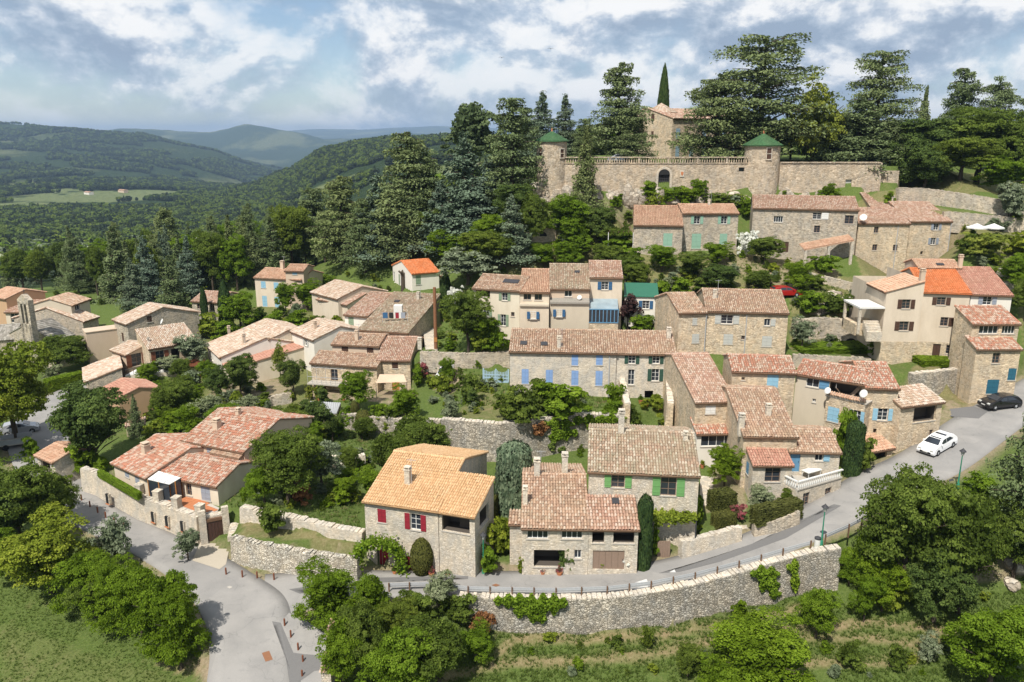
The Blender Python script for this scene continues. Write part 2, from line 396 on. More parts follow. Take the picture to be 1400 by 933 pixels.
def m_far():
    m, t, b = mat('wooded_hills'); n = N(t); setp(b, .95, .05)
    f = n.noise(n.pos(), .055, 7, .75); a = n.noise(n.pos((1, .55, 1)), .0022, 6, .6); v = n.vor(n.pos(), .09)
    wood = n.ramp(n.math('ADD', n.math('MULTIPLY', f, .6), n.math('MULTIPLY', v.outputs['Distance'], .35)), [(.25, (.014, .026, .010)), (.5, (.028, .046, .016)), (.75, (.050, .072, .024))])  # wood tones darkened too, cloud shadow put into the ground colour
    scrub = n.ramp(f, [(.3, (.07, .09, .035)), (.55, (.13, .14, .06)), (.72, (.24, .22, .15))])
    col = n.mix(n.ramp(a, [(.50, 0.0), (.60, .8)]), wood, scrub)
    field = n.ramp(f, [(.3, (.10, .135, .05)), (.7, (.17, .185, .085))])
    col = n.mix(n.attr('field'), col, field)
    n.link(col, b.inputs['Base Color']); n.bump(n.math('ADD', f, v.outputs['Distance']), 1.0, 5.0, b); return m
MT['far'] = m_far()
# foliage
MT['l_oak'] = m_leaf('leaf_oak', (0.0522, 0.0774, 0.0114), (0.111, 0.158, 0.024), (0.212, 0.269, 0.0507))
MT['l_mid'] = m_leaf('leaf_mid', (0.0626, 0.104, 0.00544), (0.133, 0.211, 0.0135), (0.235, 0.334, 0.0332))
MT['l_lime'] = m_leaf('leaf_lime', (.090, .125, .012), (.18, .23, .022), (.29, .33, .045), .35)
MT['l_yellow'] = m_leaf('leaf_yellow', (.10, .13, .018), (.19, .225, .035), (.30, .32, .06), .3)
MT['l_olive'] = m_leaf('leaf_olive', (0.0894, 0.117, 0.0618), (0.165, 0.199, 0.117), (0.289, 0.323, 0.213), .15)
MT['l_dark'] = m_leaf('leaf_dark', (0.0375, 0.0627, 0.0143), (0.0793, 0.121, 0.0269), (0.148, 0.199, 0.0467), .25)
MT['l_cedar'] = m_leaf('leaf_cedar', (0.0467, 0.0699, 0.0272), (0.0972, 0.133, 0.055), (0.183, 0.228, 0.1), .15)
MT['l_bluecedar'] = m_leaf('leaf_bluecedar', (0.0419, 0.0707, 0.0455), (0.0944, 0.138, 0.0944), (0.174, 0.228, 0.161), .15)
MT['l_cypress'] = m_leaf('leaf_cypress', (0.013, 0.0286, 0.0091), (0.0286, 0.0546, 0.0156), (0.0585, 0.0936, 0.026), .1)
MT['l_yew'] = m_leaf('leaf_yew', (.045, .050, .012), (.080, .088, .022), (.12, .125, .035), .1)
MT['l_laurel'] = m_leaf('leaf_laurel', (0.0606, 0.0994, 0.00497), (0.127, 0.198, 0.0109), (0.206, 0.296, 0.0249))
MT['l_pine_cloudshade'] = m_leaf('leaf_pine_cloudshade', (.012, .022, .009), (.026, .042, .016), (.052, .072, .027), .15, .6)  # pine green darkened so the colour carries the cloud shadow on the hills
MT['l_purple'] = m_leaf('leaf_purple', (.025, .014, .013), (.055, .028, .026), (.10, .05, .045), .2, .2)
MT['l_rust'] = m_leaf('leaf_rust', (.12, .05, .02), (.22, .10, .04), (.34, .18, .08), .2, .2)
MT['l_flower'] = m_leaf('leaf_flower', (.55, .55, .50), (.72, .72, .66), (.80, .80, .75), .2, .1)
MT['l_red'] = m_leaf('leaf_redflower', (.06, .08, .03), (.25, .06, .07), (.42, .14, .15), .2, .1)
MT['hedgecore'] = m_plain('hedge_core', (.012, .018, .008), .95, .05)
# ------------------------------------------------------------------ buildings: data
HOUSES = []
class House:
    def __init__(s, name, label, cat='house', group=None):
        s.name, s.label, s.cat, s.group = name, label, cat, group; s.blocks = []; HOUSES.append(s)
    def b(s, A, Bq, **kw):
        d = Block(A, Bq, **kw); s.blocks.append(d); return d
class Block:
    def __init__(s, A, Bq, z0=0, pb=None, ze=None, ridge=None, run=None, slope=.30, roof='gable', tile='t_old', wall='stone', wins=(), rwins=(), lwins=(),
                 chim=(), sky=(), over=.32, backrun=None, t=.5, rot=True, drop=1.2, verge=.12, tp=True, sp=.25, base=None, pipes=(), dish=(), backz=0.0, rise=None, topz=None):
        if ze is None:
            k, f = kf(pb); Y = (CAMH - z0) / k * f; ze = zat(A[1], Y)
        s.ze, s.z0 = ze, z0
        a, b = W(A[0], A[1], ze), W(Bq[0], Bq[1], ze)
        if not rot:
            y = (a.y + b.y) / 2
        s.A, s.B = a, b
        s.u = (b - a); s.w = s.u.length; s.u.normalize()
        s.nb = Vector((-s.u.y, s.u.x, 0)); s.nf = -s.nb
        s.slope = slope
        if run is None:
            m = a + s.u * (s.w * t); lo, hi = .3, 25.0
            for _ in range(40):
                r = (lo + hi) / 2; p = m + s.nb * r; z = ze + slope * r
                py_ = proj(Vector((p.x, p.y, z)))[1]
                if py_ > ridge: lo = r
                else: hi = r
            run = (lo + hi) / 2
        s.run = run
        s.backrun = (0.0 if roof in ('mono', 'flat') else run) if backrun is None else backrun
        s.roof, s.tile, s.wall = roof, tile, wall
        s.wins, s.rwins, s.lwins, s.chim, s.sky = wins, rwins, lwins, chim, sky
        s.over, s.verge, s.drop, s.tp, s.sp, s.base, s.pipes, s.dish, s.backz = over, verge, drop, tp, sp, base, pipes, dish, backz
        s.depth = s.run + s.backrun
        if roof == 'flat': s.slope = 0.0
def proj(p):
    d = p.y * CP + (CAMH - p.z) * SP
    return 700 + FPX * p.x / d, 466.5 + FPX * ((CAMH - p.z) * CP - p.y * SP) / d

# window tuples: (px, py, width m, height m, style, colour) style: o open shutters, c closed shutters, n none, d door, h plain dark opening
h = House('red_shutter_house', 'pale stone house with tan tiled roof and dark red shutters')
h1 = h.b((498, 684), (598.6, 698), ze=5.6, z0=0, ridge=617.5, t=.05, tile='t_tan', wall='stone_pale', sp=.22,
    wins=[(522, 705.5, .80, 1.25, 'c', 'red'), (568, 714, .95, 1.5, 'o', 'red'), (525, 765, .9, 1.9, 'd', 'red'), (519, 763, .5, 1.7, 'h', 'red'), (560, 771, .7, 1.4, 'd', 'red')], chim=[(558, 662, .55, 1.5)])
h1b = h.b((599.5, 698.2), (649, 706), ze=5.55, z0=0, run=4.6, roof='mono', tile='t_tan', wall='stone_pale', sp=.22, backz=0,
    wins=[(623, 716, 2.5, 1.7, 'h', 'dark')], rwins=[(662, 705, 2.2, 1.6, 'h', 'dark')])

h = House('green_shutter_house', 'stone double house with lichened roofs and bright green shutters beside the road')
h2c = h.b((714, 720.3), (805, 721.6), z0=.2, pb=783, ridge=648.3, tile='t_old', wall='stone_pale', chim=[(734, 650, .6, 1.5), (772, 645, .6, 1.7), (718, 690, .45, 1.6)], over=.35,
    wins=[(735, 730, 1.75, .95, 'w', 'white'), (782, 730, 1.75, .95, 'w', 'white'), (751, 764, 2.6, 1.6, 'h', 'dark'), (790, 758, .6, .8, 'n', 'red')])
h2a = h.b((805.3, 721.6), (873, 722.5), ze=h2c.ze, z0=.2, ridge=680, tile='t_pink', roof='mono', wall='stone_pale',
    wins=[(818, 732, 1.0, 1.35, 'h', 'dark'), (853, 733, 1.75, 1.35, 'h', 'dark'), (832, 766, 2.65, 1.75, 'g', 'wood')], sky=[(841.5, 687, .6, .7)], over=.35)
h2b = h.b((805, 643.6), (956, 650), ze=7.75, z0=.5, ridge=587.5, t=.1, tile='t_lichen', wall='stone_pale',
    wins=[(845, 657.5, 1.15, 1.3, 'o', 'green'), (914, 665, 1.35, 1.8, 'o', 'green')], chim=[(849, 592, .6, 2.2), (937, 603, .45, .7)])
h2d = h.b((697, 715), (714, 715.5), ze=4.0, z0=.4, run=1.3, roof='mono', tile='t_old', wall='stone_pale', tp=False)

h = House('blue_shutter_house', 'long rendered stone house with light blue closed shutters above the garden')
h3 = h.b((697, 480.5), (843, 483), z0=6, pb=536, ridge=451.5, tile='t_old', wall='stone_wash', sp=.27,
    wins=[(718, 515, .85, 1.85, 'c', 'blue'), (751, 516, .85, 1.85, 'c', 'blue'), (786, 517, .85, 1.85, 'c', 'blue'), (819, 517.5, .85, 1.85, 'c', 'blue'),
          (786, 492.5, .8, 1.35, 'c', 'blue'), (819.5, 492.5, .8, 1.25, 'c', 'blue')], chim=[(764, 476, .5, 1.3)], sky=[(716, 470.5, .8, .8), (744, 471.5, .8, .8)], pipes=[(833, 0)])
h3b = h.b((843.3, 483), (924, 484.5), ze=h3.ze - .05, z0=5.6, ridge=453.5, tile='t_old', wall='stone_wash', sp=.27, drop=2,
    wins=[(864, 491.5, .85, 1.1, 'o', 'dkgreen'), (897, 491.5, .85, 1.1, 'o', 'dkgreen'), (863, 516, .75, 1.9, 'n', 'dkgreen'), (896, 513, .9, 1.5, 'o', 'dkgreen'), (887, 541, 1.0, 1.2, 'h', 'dkgreen')], chim=[(914, 463, .55, 1.2)])
h3c = h.b((828, 511.5), (848, 513.5), ze=8.0, z0=5.6, run=1.6, roof='mono', tile='t_pink', wall='plaster_white', wins=[(834, 520, .35, .6, 'n', 'white')], tp=False)

h = House('row_house', 'pale terraced house with sage green shutters and solar panel on its roof', group=None)
r1 = h.b((647, 394), (710.5, 398), z0=10.3, pb=449, ridge=377, tile='t_old', wall='plaster_cream',
    wins=[(660, 401.5, 2.1, .95, 'h', 'dark'), (690, 406, .8, 1.05, 'o', 'sage'), (664.5, 427.5, .85, 1.05, 'o', 'sage'), (688, 438, .75, 1.6, 'o', 'sage'), (701, 430, .5, .6, 'n', 'brown')], sky=[(699, 386, 2.2, 1.0)])
h = House('row_house', 'narrow terraced house with worn balcony ledge and blue shutters below')
r2 = h.b((711, 399.5), (751, 400), ze=r1.ze - .15, z0=10.2, ridge=368.5, tile='t_salmon', wall='plaster_beige', wins=[(721, 406, 1.0, .85, 'n', 'brown'), (736, 406.5, 1.0, .85, 'n', 'brown'), (729, 431, .75, 1.1, 'o', 'navy')])
h = House('row_house', 'rendered terraced house with a weathered grey ledge roof and a satellite dish')
r3 = h.b((752, 395), (806, 395.5), ze=r1.ze + .2, z0=10.2, ridge=361.5, tile='t_lichen', wall='plaster_pink', wins=[(777, 401.5, 1.0, .9, 'n', 'greyw'), (764.5, 428, .95, .95, 'o', 'navy')], sky=[(789, 373, .7, .6)], dish=[(792, 406, .32)])
h = House('row_house', 'tall terraced house with blue shutters above a glazed blue veranda')
r4 = h.b((807, 379.5), (851, 380), ze=r1.ze + 1.5, z0=10.2, ridge=357.2, tile='t_pink', wall='plaster_beige', wins=[(827, 391, .95, 1.1, 'o', 'navy')])

h = House('garden_shed', 'small white house with green sheet roof beside the purple tree', 'house')
r5 = h.b((854.5, 405), (899.5, 406), ze=14.7, z0=11.6, ridge=388, slope=.25, roof='mono', tile='green_sheet', wall='plaster_white', wins=[(883, 417, .95, 1.15, 'o', 'navy')], over=.2)

h = House('stone_house', 'square stone house with white shutters and blocked arched windows')
h5 = h.b((966, 425.5), (1078, 428.5), z0=9.3, pb=484, ridge=396.5, tile='t_old', wall='stone', backz=1,
    wins=[(994, 437, 1.45, 1.15, 'o', 'greyw'), (1049, 441, .75, .9, 'r', 'greyw'), (995.5, 464, 1.15, 1.3, 'c', 'greyw'), (1048.5, 467, 1.2, 1.35, 'c', 'greyw'), (1016, 462, .45, .5, 'n', 'dark')], chim=[(977, 408, .5, .9)], pipes=[(1020, 0)])
h5b = h.b((928.6, 428), (965.8, 427), ze=h5.ze - .1, z0=9.2, ridge=401, tile='t_old', wall='stone', wins=[(950, 439.5, .6, .85, 'c', 'greyw'), (951, 463, .95, 1.15, 'c', 'greyw')], pipes=[(964.5, 0)], backz=1)

h = House('beige_house', 'three storey beige rendered house with bright orange roof and brown shutters')
h6 = h.b((1263, 399.5), (1327, 401.5), z0=9.1, pb=493, ridge=368, tile='t_orange', wall='plaster_beige', over=.3,
    wins=[(1287, 412, 1.0, .95, 'o', 'brown'), (1291, 440, .9, 1.1, 'r', 'brown'), (1280, 480, .9, 1.75, 'd', 'brown'), (1298.5, 478, .85, 1.1, 'n', 'brown')])
h6b = h.b((1212.5, 399), (1263, 399.5), ze=h6.ze + .05, z0=9.1, run=h6.run * .9, slope=.02, roof='shed_right', tile='t_salmon', wall='plaster_beige',
    wins=[(1239, 416, 1.0, 1.15, 'o', 'brown'), (1236, 446, 1.1, 1.15, 'o', 'brown')], chim=[(1260, 385, .6, 1.4)])
h6c = h.b((1256, 366.5), (1313, 367.5), ze=h6.ze + 2.0, z0=12, ridge=355.5, tile='t_salmon', wall='plaster_beige', drop=3, chim=[(1312, 366, .5, 1.5)], sky=[(1285, 363, .9, .5)], tp=False)
h6d = h.b((1328, 402.5), (1384, 404), ze=h6.ze - .1, z0=9.3, ridge=366, tile='t_rosy', wall='plaster_white', wins=[(1350, 411.5, 1.0, 1.0, 'o', 'greyblue')], backz=1)
h = House('roadside_house', 'tall stone house with teal door and two stepped red roofs at the road bend')
h7 = h.b((1330, 443), (1394, 443), ze=15.15, z0=6.2, ridge=419.5, tile='t_red', roof='mono', wall='stone', over=.3, wins=[(1352, 450.5, 2.2, 1.05, 'w', 'white'), (1379, 450.5, 1.5, 1.05, 'w', 'white')])
h7b = h.b((1335.5, 477), (1396, 477), ze=12.75, z0=6.2, run=2.4, roof='mono', tile='t_red', wall='stone', slope=.33, wins=[(1362, 490, .85, 1.2, 'n', 'teal'), (1357, 529, 1.35, 1.7, 'c', 'teal'), (1391, 512, .9, 1.4, 'c', 'teal')])

# cluster in the middle right
h = House('village_house', 'tall narrow house with long tiled roof above a white garage')
h8a = h.b((951, 550), (1005, 548.5), ze=9.2, z0=3.2, ridge=485, tile='t_pink', wall='stone', slope=.27, wins=[(971.5, 560.5, 1.1, .9, 'c', 'white')], t=.3)
h8a2 = h.b((953, 593), (1003.5, 592), ze=6.2, z0=2.6, run=2.4, roof='mono', tile='t_red', wall='plaster_white', wins=[(981, 603, 3.3, 1.2, 'w', 'white')], tp=False)
h = House('village_house', 'cream house with pale blue shutter and faded red roof behind the gabled roofs')
h8b = h.b((1001.6, 507.5), (1088, 510), ze=11.4, z0=6, ridge=486.5, tile='t_red', wall='stone', wins=[(1056.5, 521, 1.2, 1.5, 'c', 'skyblue'), (1016, 518, .35, .35, 'n', 'dark')])
h = House('terrace_house', 'corner house with hammock terrace, satellite dishes and light blue shutters')
h8c = h.b((1088.5, 511), (1184, 526), ze=11.2, z0=4.5, ridge=497.5, t=.4, tile='t_red', wall='plaster_grey', wins=[(1111, 524, 1.3, .9, 'r', 'steelblue'), (1113, 548, .35, .4, 'n', 'white'), (1160, 532, 3.4, 1.5, 'h', 'dark')])
h8d = h.b((1184, 530), (1229, 531.5), ze=11.0, z0=3.4, ridge=495.8, tile='t_red', wall='stone', wins=[(1207, 567, 1.0, 1.3, 'o', 'skyblue'), (1196, 590, .35, .6, 'h', 'dark')])
h8d2 = h.b((1130, 541), (1183, 553), ze=9.6, z0=3.4, run=1.6, roof='flat', tile='concrete', wall='stone', over=.05, wins=[(1139, 567, 1.2, 1.6, 'c', 'skyblue'), (1171, 571, .75, 1.5, 'o', 'skyblue')], dish=[(1134, 533, .36), (1183, 537, .42)])
h8e = h.b((1232, 556), (1289, 549), ze=9.4, z0=4.4, ridge=531, t=.4, roof='mono', tile='t_blond', wall='stone', wins=[(1264.5, 566.5, 2.9, 1.6, 'h', 'dark'), (1273, 592, .5, .7, 'n', 'dark')])
h8g = h.b((1179, 619), (1221, 612), ze=5.2, z0=3.3, run=2.2, roof='mono', tile='t_salmon', wall='stone', wins=[(1202, 625, 2.0, 1.2, 'h', 'dark')], tp=False)
h = House('balustrade_house', 'stone house with blue door behind a white balustraded terrace')
h8f = h.b((1030, 635.6), (1083.5, 635.6), ze=6.3, z0=2.2, ridge=600, tile='t_rosy', wall='stone_pale', wins=[(1056.5, 649, 1.45, 1.5, 'n', 'dark')], lwins=[(1022, 640, .8, 1.2, 'c', 'steelblue')])
h8f2 = h.b((1080, 616.8), (1149, 618.3), ze=6.9, z0=2.8, ridge=587, tile='t_old', wall='stone_pale', wins=[(1086.5, 632, .95, 2.0, 'd', 'steelblue'), (1120, 625, .75, .85, 'r', 'skyblue')])
h8f3 = h.b((1017, 596), (1090, 597), ze=8.3, z0=3, ridge=531, slope=.27, t=.3, tile='t_old', wall='stone', chim=[(1013, 585, .6, 1.3), (1050, 568, .55, 1.0)])

# upper houses below the castle
h = House('upper_house', 'stone house with mint green shutters just below the castle wall')
h9a = h.b((934, 292), (1010, 292), z0=18.2, pb=343, ridge=279.5, tile='t_salmon', wall='stone_grey', wins=[(953, 301, .95, 1.25, 'o', 'mint'), (990, 301, .95, 1.25, 'o', 'mint'), (952, 330, 1.5, 2.4, 'c', 'mint'), (989, 327, 1.2, 1.7, 'c', 'mint')], backz=2, chim=[(969, 281, .4, .8)])
h9a2 = h.b((867, 308), (933.6, 309), ze=h9a.ze - 1.6, z0=18.2, ridge=282, tile='t_salmon', wall='stone_grey', wins=[(913, 328, 1.4, 2.0, 'c', 'mint')], backz=2)
h = House('long_stone_house', 'long grey stone house with few dark windows below the round tower')
h9b = h.b((1030, 284.5), (1174, 287.5), ze=24.9, z0=18.0, ridge=268.5, tile='t_pink', wall='stone_grey', backz=3, drop=4,
    wins=[(1064, 300, 1.4, .95, 'w', 'white'), (1117, 295.5, 1.3, 1.0, 'r', 'white'), (1117, 313.5, .9, 1.1, 'n', 'dark'), (1161, 300.5, 1.3, 1.3, 'n', 'brown'), (1074, 338, .9, 1.6, 'd', 'brown')])
h9c = h.b((1174, 305.5), (1244, 306), z0=13.4, pb=386, ridge=285, roof='mono', tile='t_pink', wall='stone', backz=0,
    wins=[(1198, 314.5, .7, .95, 'n', 'dark'), (1196, 338.5, .75, .95, 'n', 'dark'), (1224, 339, .7, .95, 'n', 'dark'), (1186, 365, .4, .4, 'h', 'dark')], pipes=[(1226, 0)], dish=[(1179, 297, .55)])
h9c2 = h.b((1192, 285), (1244, 285.5), ze=h9c.ze + 1.6, z0=14, ridge=264.5, tile='t_pink', wall='stone', drop=2, tp=False, chim=[(1220, 278, .55, 1.0)])
h9d = h.b((1245, 303), (1301, 303), ze=h9c.ze + .15, z0=13.8, ridge=276.5, tile='t_pink', wall='stone', backz=3, wins=[(1280, 310.5, .8, 1.0, 'o', 'greyblue'), (1276, 330, .8, 1.05, 'o', 'greyblue'), (1260, 346, .4, .5, 'h', 'dark')], pipes=[(1298, 0)])

# left side of the village
h = House('blue_villa', 'beige two storey villa with pale blue shutters in front of dark cedars')
h11a = h.b((348, 379.5), (412, 383), z0=5.4, pb=418.5, ridge=367.5, t=.3, tile='t_salmon', wall='plaster_beige', wins=[(360, 389.5, 1.0, 1.25, 'c', 'skyblue'), (377.5, 391, 1.0, 1.25, 'c', 'skyblue'), (397, 392, 1.0, 1.25, 'c', 'skyblue'), (362, 412, 1.0, 2.0, 'c', 'skyblue'), (379, 413.5, 1.0, 2.0, 'c', 'skyblue')], chim=[(386.5, 368, .7, 1.4)])
h11a2 = h.b((390, 370.5), (414.7, 371), ze=h11a.ze + 1.6, z0=6, ridge=362, tile='t_salmon', wall='plaster_pink', wins=[(403, 373.5, .9, .6, 'c', 'skyblue')], tp=False)
h = House('orange_roof_house', 'white bungalow with bright orange roof by a pollarded trunk')
h11b = h.b((563, 374.5), (600, 371.5), ze=13.5, z0=10.6, ridge=356, t=.4, tile='t_orange', wall='plaster_white', lwins=[(548, 383, .9, 1.9, 'o', 'sage'), (537, 378, .9, 1.9, 'n', 'white')], wins=[(572, 383, .9, 1.6, 'c', 'sage')])
h11b2 = h.b((565, 380), (606, 377), ze=12.4, z0=10.6, run=2.0, roof='mono', tile='t_salmon', wall='plaster_white', tp=False)
h = House('hillside_house', 'rendered house with several shallow gabled roofs below the orange roof')
h11c = h.b((426, 399.5), (462, 409), ze=10.2, z0=6.2, ridge=386, t=.3, tile='t_blond', wall='plaster_beige', wins=[(436, 411, .8, 1.0, 'n', 'brown')])
h11c2 = h.b((434, 409), (475, 417), ze=9.3, z0=6, run=4, tile='t_pink', wall='plaster_beige', tp=False)
h = House('big_roof_house', 'house under one wide brown roof with washing on its roof terrace')
h11d = h.b((490, 451), (558, 455.5), ze=9.4, z0=6.2, ridge=402, roof='mono', slope=.22, tile='t_lichen', wall='stone_grey', chim=[(572, 410, .5, 1.0)], sky=[(543, 413, .8, .7)])
h11d2 = h.b((471, 430.5), (503, 433), ze=9.9, z0=6.6, ridge=401, slope=.22, tile='t_pink', wall='plaster_white', wins=[(480, 440, .9, 1.4, 'c', 'sage')], tp=False)
h = House('vine_house', 'stone house with canvas awning, wire pergola and brown shutters')
h11e = h.b((454, 470.5), (518, 473.4), ze=8.5, z0=4, ridge=456.5, tile='t_old', wall='plaster_pink', wins=[(471.5, 477, .95, .95, 'c', 'brown'), (506, 479, .95, .95, 'c', 'brown')], chim=[(488, 466, .5, 1.3)])
h11e2 = h.b((425, 496), (515, 502), z0=3.2, pb=531, ridge=484, t=.6, roof='mono', tile='t_old', wall='stone', wins=[(457, 513, 1.0, 1.6, 'n', 'orangew'), (440, 534, 1.3, 1.2, 'h', 'dark'), (492, 540, 1.3, 1.5, 'h', 'dark')])
h11e3 = h.b((515.3, 492.4), (560.5, 493.2), ze=7.3, z0=3.2, ridge=461, tile='t_pink', wall='stone', wins=[(540, 499, .8, 1.0, 'c', 'brown'), (541, 527, 1.0, 1.8, 'd', 'orangew')], chim=[(574, 470, .6, .6)])
h = House('gabled_house', 'white house with blond roof and rendered chimney flue on its gable')
h11f = h.b((399, 453), (429, 465), ze=8.0, z0=3, ridge=438, t=.2, tile='t_blond', wall='plaster_white', wins=[(418, 466, .8, 1.3, 'o', 'greyw')], chim=[(431, 450, .5, 1.0)])
h = House('gabled_house', 'tall cream house with blond gabled roof and one small gable window')
h11g = h.b((337, 448.5), (369, 464), ze=7.3, z0=1.8, ridge=441, t=.3, tile='t_blond', wall='plaster_cream', rwins=[(370, 489, .8, 1.0, 'n', 'white')])
h = House('gabled_house', 'white house with blond tiles above a rusty corrugated roof')
h11h = h.b((283, 471), (302, 489), ze=5.6, z0=2, ridge=451, t=.3, tile='t_blond', wall='plaster_white', lwins=[], wins=[(290, 485, .8, 1.8, 'n', 'white')], chim=[(334, 470, .45, 1.3), (313, 453, .4, .6)])
h11h2 = h.b((302, 493), (314, 505), ze=4.6, z0=1.6, ridge=467, t=.5, slope=.15, tile='t_rosy', wall='plaster_cream', tp=False)
h = House('terrace_farmhouse', 'stone farmhouse with blond roofs and a white sun terrace')
h11i = h.b((155.5, 437), (174, 443.5), ze=7.8, z0=3, ridge=417, t=.4, tile='t_blond', wall='stone_grey', wins=[(168, 461, .7, 1.4, 'c', 'brown')], rwins=[(204, 436, .8, 1.0, 'c', 'brown')], dish=[(225, 439, .4)])
h11i2 = h.b((203, 477.5), (270, 467), z0=3.2, pb=505, ridge=448, t=.4, roof='mono', tile='t_blond', wall='stone', wins=[(219, 488, 1.2, 1.8, 'o', 'redbrown'), (240, 484, 1.2, 1.6, 'h', 'dark')], chim=[(203, 468, .25, .5)])
h11i3 = h.b((152.5, 478.5), (173, 485.5), ze=5.1, z0=1.6, ridge=469, t=.4, tile='t_blond', wall='plaster_pink', rwins=[(187, 492, 1.5, 1.9, 'o', 'redbrown')], wins=[(164, 487, .9, .8, 'n', 'brown')], tp=False)
h11i4 = h.b((116, 503), (117.5, 522.5), ze=3.1, z0=.6, run=4.6, roof='mono', tile='t_blond', wall='stone_grey', lwins=[])
h11i5 = h.b((117.5, 455), (161, 449.5), ze=6.4, z0=1.4, run=3.0, roof='flat', tile='plaster_pink', wall='plaster_pink', over=.1)
h = House('pink_gable_house', 'ochre house with rosy gabled roof behind the round tree')
h11p = h.b((140, 531.5), (162, 544.5), ze=3.6, z0=0, ridge=524, t=.5, tile='t_rosy', wall='plaster_ochre', rwins=[(200, 573, .7, 1.8, 'd', 'redbrown')])
h11p2 = h.b((172, 583), (198, 580), ze=1.9, z0=0, run=1.2, roof='mono', tile='t_pink', wall='plaster_pink', tp=False)
h = House('chapel', 'small stone chapel with grey slab roof and open bell gable', 'chapel')
h11ch = h.b((69.7, 465), (101, 457.5), ze=4.9, z0=0, ridge=441, t=.2, slope=.42, tile='t_lauze', wall='stone_grey', lwins=[(44, 464, .55, 1.2, 'h', 'dark')], sp=.4, over=.2)
h11ch2 = h.b((-8, 465.5), (21, 463.5), ze=4.0, z0=0, ridge=444, slope=.42, tile='t_lauze', wall='stone_grey', sp=.4, over=.2)
h = House('village_house', 'low house with long pink roof and blue door behind the chapel')
h11k = h.b((7, 427), (84, 427), ze=6.0, z0=.5, ridge=411, tile='t_pink', wall='plaster_beige', wins=[(20, 435, 1.4, 1.7, 'n', 'steelblue')])
h = House('village_house', 'plain grey house with blond roof right of the chapel')
h11l = h.b((113, 440), (134, 433.5), ze=6.0, z0=.8, ridge=419, t=.4, tile='t_blond', wall='stone_grey')
h11l2 = h.b((97, 418), (122, 409), ze=8.4, z0=1, ridge=405, tile='t_old', wall='plaster_grey', tp=False, wins=[(106, 421, 1.4, .9, 'n', 'greyw')])
h = House('village_house', 'ochre house with orange roof at the foot of the wood')
h11m = h.b((-16, 405), (8, 409), ze=8.2, z0=.5, ridge=400, tile='t_salmon', wall='plaster_ochre', run=3.5)
h = House('village_house', 'low stone cottage with pink roof behind two cypresses')
h11n = h.b((262, 412), (300, 414), ze=6.3, z0=3, ridge=399, tile='t_pink', wall='stone_grey', wins=[(272, 419, .8, 1.0, 'n', 'dark'), (290, 420, .9, 1.5, 'n', 'dark')])

# lower left villa
h = House('garden_villa', 'cream villa with reddish roofs and glazed porch above a stone terrace wall')
h12 = h.b((155, 632.5), (201, 653), ze=3.9, z0=1.7, ridge=604, t=.5, tile='t_red', wall='plaster_beige', wins=[(173, 645, .8, .9, 'c', 'greyblue'), (188, 659, .8, 1.5, 'c', 'greyblue')], chim=[(200, 619, .75, .9)])
h12b = h.b((201, 646), (297, 664.5), ze=3.85, z0=1.8, ridge=628, t=.6, tile='t_red', wall='plaster_cream', wins=[(281, 674, 1.1, 1.6, 'c', 'greyblue'), (258, 668, .7, 1.5, 'n', 'wood')])
h12c = h.b((250, 601.5), (334, 618), ze=5.4, z0=2.0, ridge=568, t=.6, tile='t_red', wall='plaster_pink', wins=[(257, 610, .4, .7, 'n', 'brown'), (266, 612, .4, .7, 'n', 'brown'), (287, 618, .8, 1.2, 'c', 'greyblue')], chim=[(297, 586, .75, .9), (326, 568, .5, .6)])
h12d = h.b((290, 618), (328, 626), ze=4.9, z0=2.0, run=3.0, roof='mono', tile='t_old', wall='plaster_pink', wins=[(322, 626, 3.6, 1.0, 'w', 'brown')], tp=False)
h = House('tiled_shelter', 'small open tiled shelter at the end of the terrace wall')
h12e = h.b((50, 622), (74, 632), ze=2.8, z0=.1, ridge=609, t=.3, tile='t_salmon', wall='stone_pale', wins=[(62, 636, 2.0, 1.5, 'h', 'dark')])

# ------------------------------------------------------------------ terrain
TP = []     # (x, y, z)
def tp(px, py, z): p = W(px, py, z); TP.append((p.x, p.y, z))
ROADS = {
 'main': [(1460, 510, 7.6, 5.5), (1400, 545, 6.8, 5.6), (1345, 580, 6.0, 6.0), (1275, 628, 4.8, 6.0), (1205, 662, 3.7, 5.6), (1130, 702, 2.6, 4.8), (1060, 736, 1.7, 4.4), (980, 766, .9, 4.3), (900, 786, .4, 4.2), (800, 796, .1, 4.1), (700, 798, 0, 4.0), (600, 798, -.2, 4.0), (520, 798, -.4, 4.2), (430, 802, -.6, 5.5), (360, 815, -.9, 7)],
 'left': [(340, 1010, -3.6, 6.5), (345, 930, -2.6, 6.3), (345, 880, -1.8, 6.2), (335, 835, -1.2, 6.2), (295, 792, -.8, 5.2), (240, 757, -.6, 4.6), (180, 727, -.4, 4.4), (125, 700, -.2, 4.6), (88, 668, 0, 5.0), (62, 625, .2, 6.5), (70, 580, .3, 9), (105, 538, .6, 7), (150, 521, .8, 4)],
}
RC = {}
for k_, L_ in ROADS.items():
    P = [(*W(a, b, z)[:], w_) for a, b, z, w_ in L_]
    # Catmull-Rom
    out = []
    A_ = np.array([P[0]] + P + [P[-1]])
    for i in range(1, len(A_) - 2):
        for t in np.linspace(0, 1, 10, endpoint=False):
            p0, p1, p2, p3 = A_[i - 1], A_[i], A_[i + 1], A_[i + 2]
            out.append(.5 * ((2 * p1) + (-p0 + p2) * t + (2 * p0 - 5 * p1 + 4 * p2 - p3) * t * t + (-p0 + 3 * p1 - 3 * p2 + p3) * t ** 3))
    out.append(A_[-2]); RC[k_] = np.array(out)
RALL = np.concatenate([RC['main'], RC['left']])
